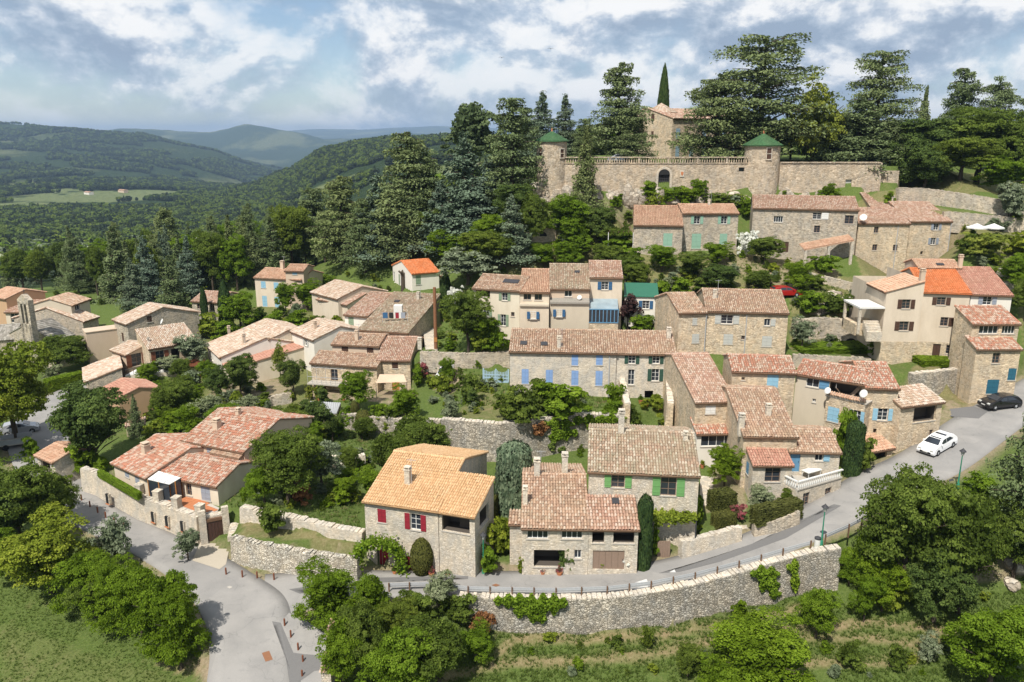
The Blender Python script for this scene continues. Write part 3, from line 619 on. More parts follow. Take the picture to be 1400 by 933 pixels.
def road_z(x, y):
    x = np.atleast_1d(x); y = np.atleast_1d(y)
    d2 = (x[:, None] - RALL[None, :, 0]) ** 2 + (y[:, None] - RALL[None, :, 1]) ** 2
    w_ = 1 / (d2 + 2.0) ** 2
    return (w_ * RALL[None, :, 2]).sum(1) / w_.sum(1)
def road_dist(x, y):
    """distance outside the asphalt edge (negative on the road)"""
    x = np.atleast_1d(x); y = np.atleast_1d(y); r = np.full(len(x), 1e9)
    for k_ in RC:
        C = RC[k_]
        for i in range(len(C) - 1):
            a, b = C[i], C[i + 1]; d = b[:2] - a[:2]; l2 = (d ** 2).sum()
            t = np.clip(((x - a[0]) * d[0] + (y - a[1]) * d[1]) / l2, 0, 1)
            q = np.hypot(x - a[0] - t * d[0], y - a[1] - t * d[1]) - (a[3] + (b[3] - a[3]) * t) / 2
            r = np.minimum(r, q)
    return r
RTP = []
for k_ in RC:
    C = RC[k_]
    for i in range(0, len(C), 5):
        d = C[min(i + 1, len(C) - 1)] - C[max(i - 1, 0)]; n_ = np.array([-d[1], d[0]]) / math.hypot(d[0], d[1])
        for s_ in (-1, 0, 1):
            q = C[i, :2] + n_ * s_ * (C[i, 3] / 2 + .1); RTP.append((q[0], q[1], C[i, 2]))
for hh in HOUSES:
    for b_ in hh.blocks:
        if not b_.tp: continue
        for p in (b_.A, b_.B): TP.append((p.x, p.y, b_.z0))
        for p in (b_.A, b_.B):
            q = p + b_.nb * (b_.depth * .97); TP.append((q.x, q.y, b_.z0 + b_.backz))

# retaining walls: pixel of the wall top, height of the top, height of the foot -> terrain break
WALLS = []
def rwall(name, label, pts, thick=.55, matn='stone_dry', lip=.12, tp_=True, cope=True):
    """pts: (px, py, ztop, zfoot)"""
    P = [(W(a, b, zt), zf) for a, b, zt, zf in pts]
    WALLS.append((name, label, P, thick, matn, lip, cope))
    if tp_:
        Q = []
        for (p, zf), (q, zg) in zip(P[:-1], P[1:]):
            n_ = max(1, int((q - p).length / 2.5))
            for i in range(n_): Q.append((p.lerp(q, i / n_), zf + (zg - zf) * i / n_))
        Q.append(P[-1])
        for i, (p, zf) in enumerate(Q):
            d = Q[min(i + 1, len(Q) - 1)][0] - Q[max(i - 1, 0)][0]; nb_ = Vector((-d.y, d.x, 0)).normalized()
            f_ = p - nb_ * .06; t_ = p + nb_ * (thick - .05)
            TP.append((f_.x, f_.y, zf)); TP.append((t_.x, t_.y, p.z - lip))
rwall('retaining_wall', 'long grey stone retaining wall carrying the road above the lower garden',
      [(628, 816, -.05, -2.0), (700, 818, 0.05, -2.3), (760, 819, .08, -2.5), (830, 817, .15, -2.3), (890, 810, .4, -2.2), (950, 798, .7, -2.0), (1010, 782, 1.1, -1.8), (1070, 765, 1.8, -1.5), (1110, 755, 2.2, -1.2), (1148, 749, 2.5, -.6)], .6, 'stone_dry')
rwall('retaining_wall', 'high weathered stone retaining wall behind the tan roofed house',
      [(604, 573, 5.4, .9), (640, 576, 5.4, .9), (681, 580, 5.3, .9), (703, 578, 5.4, 1.0), (740, 574, 5.5, 1.2), (800, 567, 5.6, 1.6), (846, 568, 5.6, 1.8)], .6, 'stone_dry')
rwall('retaining_wall', 'stone wall with railing between the topiary garden and the grass terrace',
      [(467, 565, 3.4, 1.6), (500, 569, 3.4, 1.4), (546, 573, 3.5, 1.2), (603, 575, 3.6, 1.0)], .5, 'stone_dry')
rwall('retaining_wall', 'short pale dry stone wall in the grass garden', [(436, 632, 1.9, .7), (456, 624, 2.1, .7), (479, 627, 2.1, .7), (499, 623, 2.2, .8)], .5, 'stone_pale')
rwall('retaining_wall', 'pale dry stone wall along the junction verge', [(318, 734, 1.4, -.5), (345, 742, 1.35, -.55), (420, 756, 1.3, -.6), (490, 766, 1.25, -.45)], .5, 'stone_white')
rwall('retaining_wall', 'tumbled stone terrace wall below the leafy tree', [(330, 694, 2.6, 1.3), (395, 707, 2.5, 1.4), (450, 720, 2.3, 1.4), (497, 728, 2.2, 1.4)], .6, 'stone_pale')
rwall('retaining_wall', 'grey dry stone wall under the grassy bank beside the roadside house', [(1246, 512, 9.0, 6.5), (1285, 508, 9.1, 6.3), (1322, 503, 9.2, 6.1)], .6, 'stone_dry')
rwall('retaining_wall', 'old stone wall with two vaulted arches beside the brown bush', [(1085, 438, 12.2, 9.6), (1130, 436, 12.3, 9.6), (1185, 440, 12.2, 9.6)], .6, 'stone_grey')
rwall('retaining_wall', 'low stone wall behind the faded red roofs', [(1084, 486, 9.3, 8.0), (1140, 489, 9.2, 7.8), (1190, 491, 9.1, 7.6)], .5, 'stone_grey')
rwall('retaining_wall', 'low garden wall between the blue gate and the steps', [(575, 482, 8.2, 6.6), (640, 485, 8.2, 6.4), (696, 482, 8.2, 6.3)], .5, 'stone_grey')
rwall('retaining_wall', 'flower garden wall beside the wooden door and the parked bicycle hedge', [(930, 742, 2.0, .5), (965, 733, 2.2, .8), (1012, 721, 2.5, 1.1)], .4, 'stone_pale')
rwall('retaining_wall', 'low grey wall under the clipped hedge by the lamp post', [(1030, 718, 2.5, 1.4), (1060, 712, 2.8, 1.8), (1091, 700, 3.2, 2.1)], .4, 'stone_grey')
rwall('retaining_wall', 'long stepped stone wall under the dark wood at the top of the hill', [(1228, 258, 27.4, 25.0), (1268, 259, 27.2, 24.8), (1330, 268, 26.5, 24.2), (1440, 285, 24.9, 22.6)], .7, 'stone_grey')
rwall('retaining_wall', 'lower stone wall behind the white parasols', [(1290, 290, 24.2, 22.0), (1340, 294, 23.8, 21.6), (1440, 304, 22.7, 20.5)], .6, 'stone_grey')
rwall('retaining_wall', 'curved garden wall by the purple shrubs', [(288, 551, 2.6, 1.2), (318, 558, 2.4, 1.2), (345, 553, 2.5, 1.4), (372, 543, 2.8, 1.6), (398, 538, 3.0, 1.8)], .5, 'stone_grey')
rwall('retaining_wall', 'rough terrace wall under the ivy of the upper gardens', [(690, 462, 8.9, 8.3), (840, 456, 9.4, 8.4), (925, 452, 9.4, 8.4)], .5, 'stone_grey', .12, True, False)
for q_ in ([(849, 515), (857, 553)], [(913, 510), (916, 553)]):
    a_, b_ = WY(*q_[0], 91.5), WY(*q_[1], 84.5)
    WALLS.append(('garden_wall', 'tile topped wall beside the courtyard steps' if q_[0][0] < 880 else 'tile topped wall at the right of the small courtyard', [(a_, 5.2), (b_, 5.0)], .5, 'stone', .1, True))
rwall('retaining_wall', 'low rubble wall on the slope below the long stone house', [(1095, 372, 16.3, 15.6), (1150, 384, 15.4, 14.4), (1205, 400, 14.4, 13.4)], .6, 'stone_grey')
# the villa terrace
TERR = [(113, 641, 2.3, .0), (131, 646, 2.3, -.05), (160, 662, 2.15, -.1), (190, 679, 1.95, -.2), (230, 692, 1.95, -.3), (272, 708, 1.9, -.35)]
rwall('terrace_wall', 'pale stone terrace wall with square pillars and slit windows under the villa', TERR, .5, 'stone_pale')
rwall('garage_wall', 'stone garage front with brown door under the villa terrace', [(272.5, 708, 1.9, -.35), (310, 700, 1.95, -.1)], .5, 'stone_pale', .12, True, False)
# castle curtain walls (break of the hill)
CY = 142.0
def ztop(py): return zat(py, CY)
CW_L = [(733, 224, 0, 0), (800, 224, 0, 0), (900, 224, 0, 0), (1030, 224, 0, 0)]
CW_R = [(1066, 223, 0, 0), (1140, 223, 0, 0), (1205, 223, 0, 0)]
ZT = ztop(224); ZB = ztop(268)
for a in range(725, 1235, 8):
    p = WY(a, 266, CY - .5); TP.append((p.x, p.y, ZB - .5 + .8 * math.sin(a * .05)))
    p = WY(a, 224, CY + 1.2); TP.append((p.x, p.y, ZT - .15))
for a in range(740, 1300, 40):
    p = WY(a, 220, CY + 14); TP.append((p.x, p.y, ZT + .1)); p = WY(a, 220, CY + 40); TP.append((p.x, p.y, ZT + .5))

for a in [  # free ground points
 (700, 860, -2.7), (800, 862, -2.8), (900, 850, -2.6), (1000, 838, -2.3), (1060, 822, -2.0), (1130, 812, -1.6), (1180, 790, -.8),
 (650, 900, -3.6), (800, 900, -3.7), (950, 890, -3.5), (1100, 870, -3.0), (1250, 850, -2.3), (1400, 820, -.9), (1400, 760, 1.2), (1330, 760, .8), (1260, 740, 1.0), (1200, 725, 2.0), (1320, 690, 4.2), (1400, 620, 5.6),
 (600, 935, -4.2), (800, 935, -4.6), (1000, 935, -4.6), (1200, 935, -4.4), (1400, 920, -3.5), (600, 1050, -6), (900, 1050, -6.5), (1300, 1050, -6.5), (1500, 950, -4),
 (520, 830, -1.5), (480, 880, -2.4), (540, 900, -3.0), (450, 830, -1.0), (430, 850, -1.3), (440, 900, -2.2), (470, 940, -3),
 (0, 800, -2.2), (100, 800, -2.0), (0, 740, -1.2), (180, 830, -2.2), (240, 880, -2.6), (100, 880, -3.2), (250, 940, -3.4), (0, 940, -4.0), (100, 1010, -4.6), (-150, 850, -3), (-150, 1000, -5),
 (120, 740, -1.0), (200, 780, -1.4), (250, 820, -1.6), (40, 700, -.6), (-60, 650, -.3),
 (0, 560, 0), (-60, 520, 0), (30, 500, .2), (100, 500, .8), (140, 560, .3), (110, 600, .2), (150, 615, .6), (200, 600, .8), (230, 560, 1.0), (250, 530, 1.4), (200, 515, 1.9), (250, 505, 2.4), (300, 520, 1.8), (330, 530, 2.0), (300, 580, 1.6), (350, 560, 1.8), (390, 560, 1.9), (420, 550, 2.6),
 (400, 580, 1.8), (450, 590, 1.7), (430, 620, 1.5), (380, 640, 1.8), (340, 660, 2.2), (400, 690, 2.4), (470, 690, 2.0), (480, 650, 1.4), (520, 620, 1.1), (560, 610, 1.0), (350, 715, 1.5), (420, 735, 1.45), (480, 748, 1.4), (330, 770, -.6), (420, 785, -.65), (480, 783, -.5),
 (500, 700, 1.9), (540, 650, 1.2), (660, 640, .9), (690, 630, 1.0), (680, 690, .7), (700, 720, .5), (690, 760, .3), (760, 640, 1.2), (800, 620, 1.6), (880, 590, 3.0),
 (480, 555, 3.3), (520, 560, 3.3), (580, 550, 3.8), (600, 520, 4.6), (620, 560, 4.9), (650, 545, 5.4), (650, 520, 5.9), (700, 560, 5.5), (760, 560, 5.6), (820, 560, 5.5), (870, 560, 5.2), (620, 500, 6.0), (680, 505, 6.2),
 (930, 550, 4.9), (935, 520, 6.4), (935, 500, 7.4), (940, 590, 3.0), (960, 630, 2.4), (985, 650, 2.2), (970, 690, 1.8), (1000, 700, 1.9), (900, 700, 1.3), (900, 735, 1.1), (960, 715, 1.6), (900, 770, .5),
 (1030, 690, 2.4), (1150, 650, 3.3), (1160, 640, 3.4), (1170, 630, 3.4), (1230, 620, 4.3),
 (590, 470, 7.4), (600, 450, 8.4), (620, 470, 7.8), (640, 450, 9.2), (620, 420, 11.0), (610, 395, 12.8), (640, 380, 14.6), (650, 360, 16.0), (700, 350, 17.0), (760, 345, 17.5), (820, 345, 17.6), (700, 300, 22.6), (760, 290, 23.8), (680, 260, 26), (840, 300, 22.6), (860, 320, 20.0), (900, 350, 17.7), (960, 352, 17.6), (1000, 350, 17.7), (1040, 350, 17.4), (900, 380, 15.4), (960, 375, 15.8), (1050, 370, 16.3), (1100, 360, 16.8), (1100, 400, 14.3), (1150, 390, 14.4), (1060, 400, 14.3), (1150, 420, 13.4), (1190, 420, 13.2),
 (900, 272, 24.8), (960, 272, 24.8), (1000, 273, 24.7), (1060, 270, 25.0), (1150, 267, 25.4), (1230, 262, 26.0),
 (1330, 320, 21.3), (1390, 330, 20.4), (1330, 350, 19.0), (1400, 370, 17.4), (1395, 420, 13.6), (1400, 480, 9.7), (1180, 480, 8.8), (1150, 470, 9.0), (1220, 500, 8.6), (1290, 500, 9.0),
 (500, 385, 11.0), (540, 400, 10.6), (480, 380, 10.5), (440, 380, 9.0), (420, 430, 6.2), (380, 440, 5.0), (320, 440, 4.2), (300, 460, 3.4), (420, 370, 8.4), (350, 430, 5.0),
 (240, 450, 3.2), (200, 420, 2.8), (150, 420, 1.8), (80, 400, .4),
 (510, 350, 13.5), (560, 340, 15.5), (600, 340, 16.0), (640, 330, 17.5), (480, 350, 11.0), (620, 300, 19.0), (560, 310, 15.5), (680, 330, 18.0)]: tp(*a)

# far relief: rows of (distance, {column: height}) interpolated smoothly
COLS = [-600, 0, 100, 200, 300, 350, 400, 450, 500, 550, 600, 700, 850, 1400, 2100]
FAR = {
 200: [-8, -5, -4, -2, 0, 1, 3, 5, 8, 10, 13, 22, 31, 27, 12],
 270: [-14, -14, -12, -10, -7, -5, -3, 0, 3, 7, 12, 22, 31, 28, 10],
 400: [-30, -30, -29, -27, -22, -19, -15, -10, -5, 0, 7, 18, 28, 24, 5],
 560: [-44, -44, -43, -41, -38, -36, -32, -26, -18, -8, 2, 14, 22, 18, 0],
 800: [-56, -58, -58, -58, -57, -55, -52, -42, -24, -4, 13, 20, 18, 10, -10],
 1200: [-60, -70, -70, -70, -69, -65, -48, -22, -5, 10, 21, 25, 15, 0, -20],
 1700: [-55, -74, -76, -80, -86, -75, -45, 5, 22, 30, 36, 30, 10, 0, -20],
 2300: [-30, -60, -66, -84, -105, -112, -105, -70, -45, -25, -10, 0, 0, 0, 0],
 3000: [20, -5, -18, -46, -105, -135, -142, -130, -110, -90, -70, -30, 0, 0, 0],
 3800: [110, 84, 72, 46, -28, -95, -152, -150, -130, -110, -90, -40, 0, 0, 0],
 4900: [90, 40, 10, -40, -110, -140, -150, -150, -140, -120, -100, -40, 0, 0, 0],
 6200: [60, 20, 20, 0, -70, -90, -110, -95, -70, -60, -60, -30, 0, 0, 0],
 7600: [60, 60, 75, 92, 70, 150, 90, 10, 2, 45, 30, 20, 20, 20, 20],
 10500: [-80, -80, -80, -80, -80, -80, -60, -40, -40, -40, -40, -40, -40, -40, -40],
 15500: [60, 60, 60, 60, 60, 90, 120, 150, 140, 175, 200, 160, 120, 100, 60],
 19000: [-120] * 15}
FR = np.array(sorted(FAR)); FZ = np.array([FAR[r] for r in FR], float); FC = np.array(COLS, float)
def _cub(x, xp):
    i = np.clip(np.searchsorted(xp, x) - 1, 0, len(xp) - 2); t = np.clip((x - xp[i]) / (xp[i + 1] - xp[i]), 0, 1)
    return i, t
def _cr(p0, p1, p2, p3, t): return .5 * (2 * p1 + (p2 - p0) * t + (2 * p0 - 5 * p1 + 4 * p2 - p3) * t * t + (3 * p1 - p0 - 3 * p2 + p3) * t ** 3)
def far_z(x, y):
    x = np.asarray(x, float); y = np.asarray(y, float); r = np.hypot(x, y)
    Y = np.maximum(y, r * .6); px = np.where(y > r * .6, 700 + FPX * x / np.maximum(Y, 1), np.where(x < 0, -600, 2100))
    lo = np.log(np.clip(Y, 200, 19000)); i, t = _cub(lo, np.log(FR)); j, s = _cub(np.clip(px, -600, 2100), FC)
    def col(i_): 
        i_ = np.clip(i_, 0, len(FR) - 1); J = lambda q: FZ[i_, np.clip(q, 0, len(FC) - 1)]
        s2 = s * s * (3 - 2 * s) * .4 + s * .6
        return J(j) * (1 - s2) + J(j + 1) * s2
    z = _cr(col(i - 1), col(i), col(i + 1), col(i + 2), t)
    amp = np.clip((Y - 350) / 1500, 0, 1) * np.clip(Y * .008, 0, 38)
    z = z + (fbm(x / 420 + 3, y / 420 + 9, 5) - .5) * amp * 2 * np.clip(1.5 - np.abs(Y - 3800) / 9000, .3, 1)
    return z
# ring where the near and far ground meet
NX0, NX1, NY0, NY1 = -190.0, 190.0, -60.0, 235.0
for t in np.linspace(0, 1, 25):
    for (x, y) in ((NX0 + (NX1 - NX0) * t, NY1), (NX0 + (NX1 - NX0) * t, NY0), (NX0, NY0 + (NY1 - NY0) * t), (NX1, NY0 + (NY1 - NY0) * t)):
        z = float(far_z(x, y)) if y > 120 else (-6.5 if y < 40 else (-3 if x < 0 else 2))
        TP.append((x, y, z))
for q in RTP:
    bad = False
    for w_ in WALLS:
        for (a, _), (b, _) in zip(w_[2][:-1], w_[2][1:]):
            d = b - a; d.z = 0; l_ = d.length; d.normalize(); e = Vector((q[0] - a.x, q[1] - a.y, 0)); t_ = e.dot(d); s_ = e.dot(Vector((-d.y, d.x, 0)))
            if -1.2 < t_ < l_ + 1.2 and -3.0 < s_ < .7: bad = True
    if not bad: TP.append(q)
_seen = {}; 
for p in TP: _seen[(round(p[0] * 3.2), round(p[1] * 3.2))] = p
TPa = np.array(list(_seen.values()))
_cdt = delaunay_2d_cdt([Vector(p[:2]) for p in TPa], [], [], 0, 1e-5)
_tv = np.array([v[:] for v in _cdt[0]]); _tz = np.array([TPa[o[0], 2] for o in _cdt[3]])
GX = np.concatenate([np.arange(NX0, -85, 3.0), np.arange(-85, 80, .45), np.arange(80, NX1 + .1, 2.75)])
GY = np.concatenate([np.arange(NY0, 38, 4.0), np.arange(38, 140, .45), np.arange(140, NY1 + .1, 1.8)])
GX[-1] = NX1; GY[-1] = NY1
GZ = np.full((len(GY), len(GX)), np.nan)
for f_ in _cdt[2]:
    a, b, c = (_tv[i] for i in f_[:3]); za, zb, zc2 = (_tz[i] for i in f_[:3])
    x0, x1 = np.searchsorted(GX, [min(a[0], b[0], c[0]) - 1e-6, max(a[0], b[0], c[0]) + 1e-6]); y0, y1 = np.searchsorted(GY, [min(a[1], b[1], c[1]) - 1e-6, max(a[1], b[1], c[1]) + 1e-6])
    if x0 >= x1 or y0 >= y1: continue
    X_, Y_ = np.meshgrid(GX[x0:x1], GY[y0:y1]); D = (b[1] - c[1]) * (a[0] - c[0]) + (c[0] - b[0]) * (a[1] - c[1])
    if abs(D) < 1e-9: continue
    l1 = ((b[1] - c[1]) * (X_ - c[0]) + (c[0] - b[0]) * (Y_ - c[1])) / D; l2 = ((c[1] - a[1]) * (X_ - c[0]) + (a[0] - c[0]) * (Y_ - c[1])) / D; l3 = 1 - l1 - l2
    m_ = (l1 > -1e-6) & (l2 > -1e-6) & (l3 > -1e-6)
    sub = GZ[y0:y1, x0:x1]; sub[m_] = (l1 * za + l2 * zb + l3 * zc2)[m_]
GZ[np.isnan(GZ)] = -5.0
XX, YY = np.meshgrid(GX, GY)
RD = np.full(XX.shape, 50.0)
sel = (YY > 36) & (YY < 140)
RD[sel] = road_dist(XX[sel], YY[sel])
GZ += (fbm(XX / 3.1, YY / 3.1, 4) - .5) * .30 * np.clip(RD / 2, 0, 1)
onr = RD < .35
GZ[onr] = road_z(XX[onr], YY[onr]) - .15
nearr = (RD >= .35) & (RD < 1.0)
rz_ = road_z(XX[nearr], YY[nearr])
GZ[nearr] = np.where(GZ[nearr] < rz_ - .8, GZ[nearr], np.minimum(GZ[nearr], rz_ + .02))
def gz(x, y):
    """ground height, bilinear"""
    if not (NX0 <= x <= NX1 and NY0 <= y <= NY1): return float(far_z(x, y))
    i = min(max(int(np.searchsorted(GX, x)) - 1, 0), len(GX) - 2); j = min(max(int(np.searchsorted(GY, y)) - 1, 0), len(GY) - 2)
    a = (x - GX[i]) / (GX[i + 1] - GX[i]); b = (y - GY[j]) / (GY[j + 1] - GY[j])
    return float((GZ[j, i] * (1 - a) + GZ[j, i + 1] * a) * (1 - b) + (GZ[j + 1, i] * (1 - a) + GZ[j + 1, i + 1] * a) * b)
def G(px, py, t0=35.0, t1=900.0):
    """where the sight line of a pixel meets the ground"""
    r = ray(px, py); t = t0; step = .5
    while t < t1:
        p = Vector((0, 0, CAMH)) + r * t
        if p.z <= gz(p.x, p.y):
            lo, hi = t - step, t
            for _ in range(12):
                m = (lo + hi) / 2; p = Vector((0, 0, CAMH)) + r * m
                if p.z <= gz(p.x, p.y): hi = m
                else: lo = m
            p = Vector((0, 0, CAMH)) + r * hi; p.z = gz(p.x, p.y); return p
        step = .5 if t < 200 else 3; t += step
    return None
# far houses in the valley, roofs between the trees
for (px, py, w_, lab, wl) in [(46, 362, 20, 'orange roofed house half hidden by trees below the wooded hill', 'plaster_beige'), (66, 318, 15, 'small farm with red roof in the valley wood', 'plaster_pink'),
        (188, 338, 18, 'salmon roofed villa among the conifers', 'plaster_beige'), (16, 357, 26, 'pale bungalow among trees near the orange roofed house', 'plaster_white'), (158, 338, 15, 'white walled villa behind the conifers', 'plaster_white'),
        (118, 266, 7, 'tiny pale farm beside the long green field', 'plaster_white'), (165, 263, 8, 'tiny pink roofed farm at the end of the long green field', 'plaster_pink')]:
    p = G(px, py, 35, 4000); s_ = scale_at(p); zz = p.z
    k_, f_ = kf(py); top = proj(p + Vector((0, 0, 4.2)))[1]
    hv = House('valley_house', lab)
    hv.b((px - w_ / 2, top), (px + w_ / 2, top + .6), ze=zz + 4.2, z0=zz, run=4.5, tile='t_salmon', wall=wl, sp=.6, tp=False, drop=5, wins=[(px, top + 1.3 * s_, 1.5, 1.3, 'n', 'white')])
# near ground sheet
V = np.stack([XX, YY, GZ], -1).reshape(-1, 3); nx, ny = len(GX), len(GY)
I = np.arange(nx * ny).reshape(ny, nx)
F = np.stack([I[:-1, :-1], I[:-1, 1:], I[1:, 1:], I[1:, :-1]], -1).reshape(-1, 4)
me = np_mesh('ground', V, F, MT['ground'], None, True)
def inpoly(X, Y, poly):
    r = np.zeros(X.shape, bool); n = len(poly); j = n - 1
    for i in range(n):
        xi, yi = poly[i]; xj, yj = poly[j]
        c = ((yi > Y) != (yj > Y)) & (X < (xj - xi) * (Y - yi) / (yj - yi + 1e-12) + xi); r ^= c; j = i
    return r
dirt = np.zeros(XX.shape); dry = np.zeros(XX.shape)
_nr = RD < 2; _dz = np.zeros(XX.shape); _dz[_nr] = np.abs(GZ[_nr] - road_z(XX[_nr], YY[_nr])); dirt = np.maximum(dirt, np.clip(1.2 - RD / 1.1, 0, 1) * .8 * (_dz < .5))
def zone(arr, val, *pp):
    P = [G(a, b) for a, b in pp]; P = [(p.x, p.y) for p in P if p is not None]
    m = inpoly(XX, YY, P); arr[m] = np.maximum(arr[m], val)
zone(dirt, .9, (560, 760), (700, 770), (720, 785), (700, 790), (540, 792))
zone(dirt, .9, (420, 545), (560, 552), (570, 540), (560, 520), (430, 530))
zone(dirt, .8, (280, 500), (400, 520), (400, 545), (330, 555), (290, 545))
zone(dirt, .9, (590, 505), (625, 500), (640, 520), (610, 545), (590, 530))
zone(dirt, .8, (920, 560), (945, 560), (950, 500), (925, 498))
zone(dirt, .7, (960, 700), (1020, 700), (1020, 650), (975, 640))
zone(dirt, .75, (1200, 800), (1400, 790), (1400, 760), (1300, 770))
zone(dirt, .6, (760, 300), (1020, 275), (1020, 262), (740, 268))
zone(dry, .65, (330, 745), (490, 765), (490, 745), (400, 725), (330, 705))
zone(dry, .45, (620, 570), (690, 575), (720, 555), (650, 530))
zone(dry, .15, (0, 850), (250, 930), (100, 1000), (0, 960))
zone(dry, .8, (200, 900), (300, 935), (290, 900), (250, 905))
# mown paths across the lower garden
for path in ([(610, 925), (700, 905), (800, 903), (900, 893), (1000, 873), (1110, 858), (1190, 850), (1290, 860), (1400, 855)], [(680, 892), (705, 874), (740, 872), (800, 878), (900, 868), (1000, 852), (1080, 835), (1130, 828)], [(1100, 872), (1180, 872), (1250, 880), (1290, 862)], [(1000, 930), (1120, 905), (1240, 905), (1280, 880)]):
    P = [G(a, b) for a, b in path]
    for a, b in zip(P[:-1], P[1:]):
        d = b - a; t_ = np.clip(((XX - a.x) * d.x + (YY - a.y) * d.y) / (d.x ** 2 + d.y ** 2), 0, 1)
        q = np.hypot(XX - a.x - t_ * d.x, YY - a.y - t_ * d.y)
        dry = np.maximum(dry, np.clip(1.5 - q / .40, 0, 1) * .9)
zone(dry, .55, (1080, 480), (1210, 490), (1210, 410), (1130, 360), (1000, 352), (860, 352), (880, 440), (920, 440), (930, 400), (1080, 400))
zone(dry, .5, (600, 470), (640, 380), (700, 340), (900, 290), (860, 352), (650, 372))
zone(dry, .35, (280, 430), (420, 420), (480, 460), (430, 560), (300, 560), (230, 520))
zone(dry, .5, (1310, 300), (1400, 300), (1400, 480), (1390, 400))
zone(dirt, .6, (960, 352), (1100, 345), (1150, 385), (1080, 400))
zone(dirt, .8, (1225, 640), (1260, 625), (1330, 570), (1300, 545), (1290, 560), (1250, 610))
zone(dry, .7, (1295, 560), (1345, 555), (1330, 535), (1250, 500), (1240, 520))
zone(dry, .6, (1040, 270), (1260, 266), (1320, 300), (1310, 345), (1180, 390), (1160, 345), (1100, 345))
zone(dry, .5, (1230, 262), (1420, 290), (1420, 240), (1230, 235))
slope_ = np.hypot(*np.gradient(GZ, GY, GX))
dirt = np.maximum(dirt, np.clip(slope_ - 2.5, 0, .5))
GRASSY = (1 - np.maximum(dirt, dry * .85))
for nm, ar in (('dirt', dirt), ('dry', dry)):
    at = me.attributes.new(nm, 'FLOAT', 'POINT'); at.data.foreach_set('value', ar.ravel().astype(np.float32))
tag(link(bpy.data.objects.new('ground', me)), 'grassy hillside with dry paths and bare earth under the village', 'ground', kind='structure')

# far ground: polar sheet
az = np.concatenate([np.arange(-180, -60, 6.0), np.arange(-60, -36, 1.0), np.arange(-36, 20, .22), np.arange(20, 60, 1.0), np.arange(60, 180.1, 6.0)])
rr = np.concatenate([np.geomspace(120, 1200, 90), np.geomspace(1230, 19000, 150)])
A2, R2 = np.meshgrid(np.radians(az), rr); X2 = np.sin(A2) * R2; Y2 = np.cos(A2) * R2
Z2 = far_z(X2, Y2)
inside = (X2 > NX0 + 1) & (X2 < NX1 - 1) & (Y2 > NY0 + 1) & (Y2 < NY1 - 1)
Z2[inside] -= 6.0
FIELD = np.zeros(X2.shape)
for (px, py, zz, rx, ry) in ((70, 262, -72, 60, 60), (280, 268, -75, 80, 50), (180, 250, -70, 90, 70), (440, 258, -30, 60, 40), (40, 250, -65, 70, 90), (320, 300, -60, 50, 24), (450, 300, -35, 40, 20), (100, 300, -55, 60, 30), (120, 270, -72, 130, 170), (590, 205, 25, 40, 90), (20, 285, -70, 60, 90), (330, 200, -110, 500, 700), (225, 262, -75, 70, 120), (200, 283, -70, 50, 60)):
    c = W(px, py, zz); q = np.hypot((X2 - c.x) / rx, (Y2 - c.y) / ry) + (fbm(X2 / 60, Y2 / 60, 3) - .5) * .8
    FIELD = np.maximum(FIELD, (q < 1).astype(float))
V = np.stack([X2, Y2, Z2], -1).reshape(-1, 3); ny, nx = X2.shape; I = np.arange(nx * ny).reshape(ny, nx)
F = np.stack([I[:-1, :-1], I[:-1, 1:], I[1:, 1:], I[1:, :-1]], -1).reshape(-1, 4)
deep = ((X2 > NX0 + 14) & (X2 < NX1 - 14) & (Y2 > NY0 + 14) & (Y2 < NY1 - 14)).ravel(); F = F[~deep[F].all(1)]
me = np_mesh('hills', V, F, MT['far'], None, True)
at = me.attributes.new('field', 'FLOAT', 'POINT'); at.data.foreach_set('value', FIELD.ravel().astype(np.float32))
tag(link(bpy.data.objects.new('hills', me)), 'wooded hills and valley stretching to blue mountains', 'hills', kind='structure')
# ------------------------------------------------------------------ building kit
def tiles(O, u, s, n, Wd, Ls, sp=.25, rl=.38, jit=.012):
    """rows of half-round tiles on a slope: returns verts, faces, rnd"""
    nc = max(2, int(round(Wd / sp))); nr = max(1, int(round(Ls / rl))); sp = Wd / nc; rl = Ls / nr
    I, J = np.meshgrid(np.arange(nc), np.arange(nr), indexing='ij'); I = I.ravel(); J = J.ravel(); k = len(I)
    th = np.array([0, 50, 90, 130, 180]) * math.pi / 180
    und = (fbm(I * sp / 1.7 + O[0], J * rl / 1.7 + O[1], 2) - .5) * .10 if Wd > 1.5 else np.zeros(k)
    u0 = (I + .5) * sp + RNG.normal(0, jit, k); s0 = J * rl + RNG.normal(0, .015, k); s1 = s0 + rl * 1.06
    V = np.zeros((k, 2, 5, 3)); O = np.array(O); u = np.array(u); s = np.array(s); n = np.array(n)
    for e, (ss, r, lift) in enumerate(((s0, .47 * sp, .035), (s1, .40 * sp, .005))):
        du = u0[:, None] - r * np.cos(th)[None] ; dn = lift + und[:, None] + RNG.normal(0, .006, k)[:, None] + r * 1.15 * np.sin(th)[None]
        V[:, e] = O + du[..., None] * u + ss[:, None, None] * s + dn[..., None] * n
    V = V.reshape(-1, 3); b = np.arange(k)[:, None, None] * 10; q = np.array([[i, i + 1, 6 + i, 5 + i] for i in range(4)])[None]
    F = (b + q).reshape(-1, 4)
    rc = np.random.default_rng(int(abs(O[0]) * 1000) % 9999).random(nc)
    return V, F, np.repeat(np.clip(.5 * rc[I] + .5 * RNG.random(k) + RNG.normal(0, .05, k), 0, .999), 10)
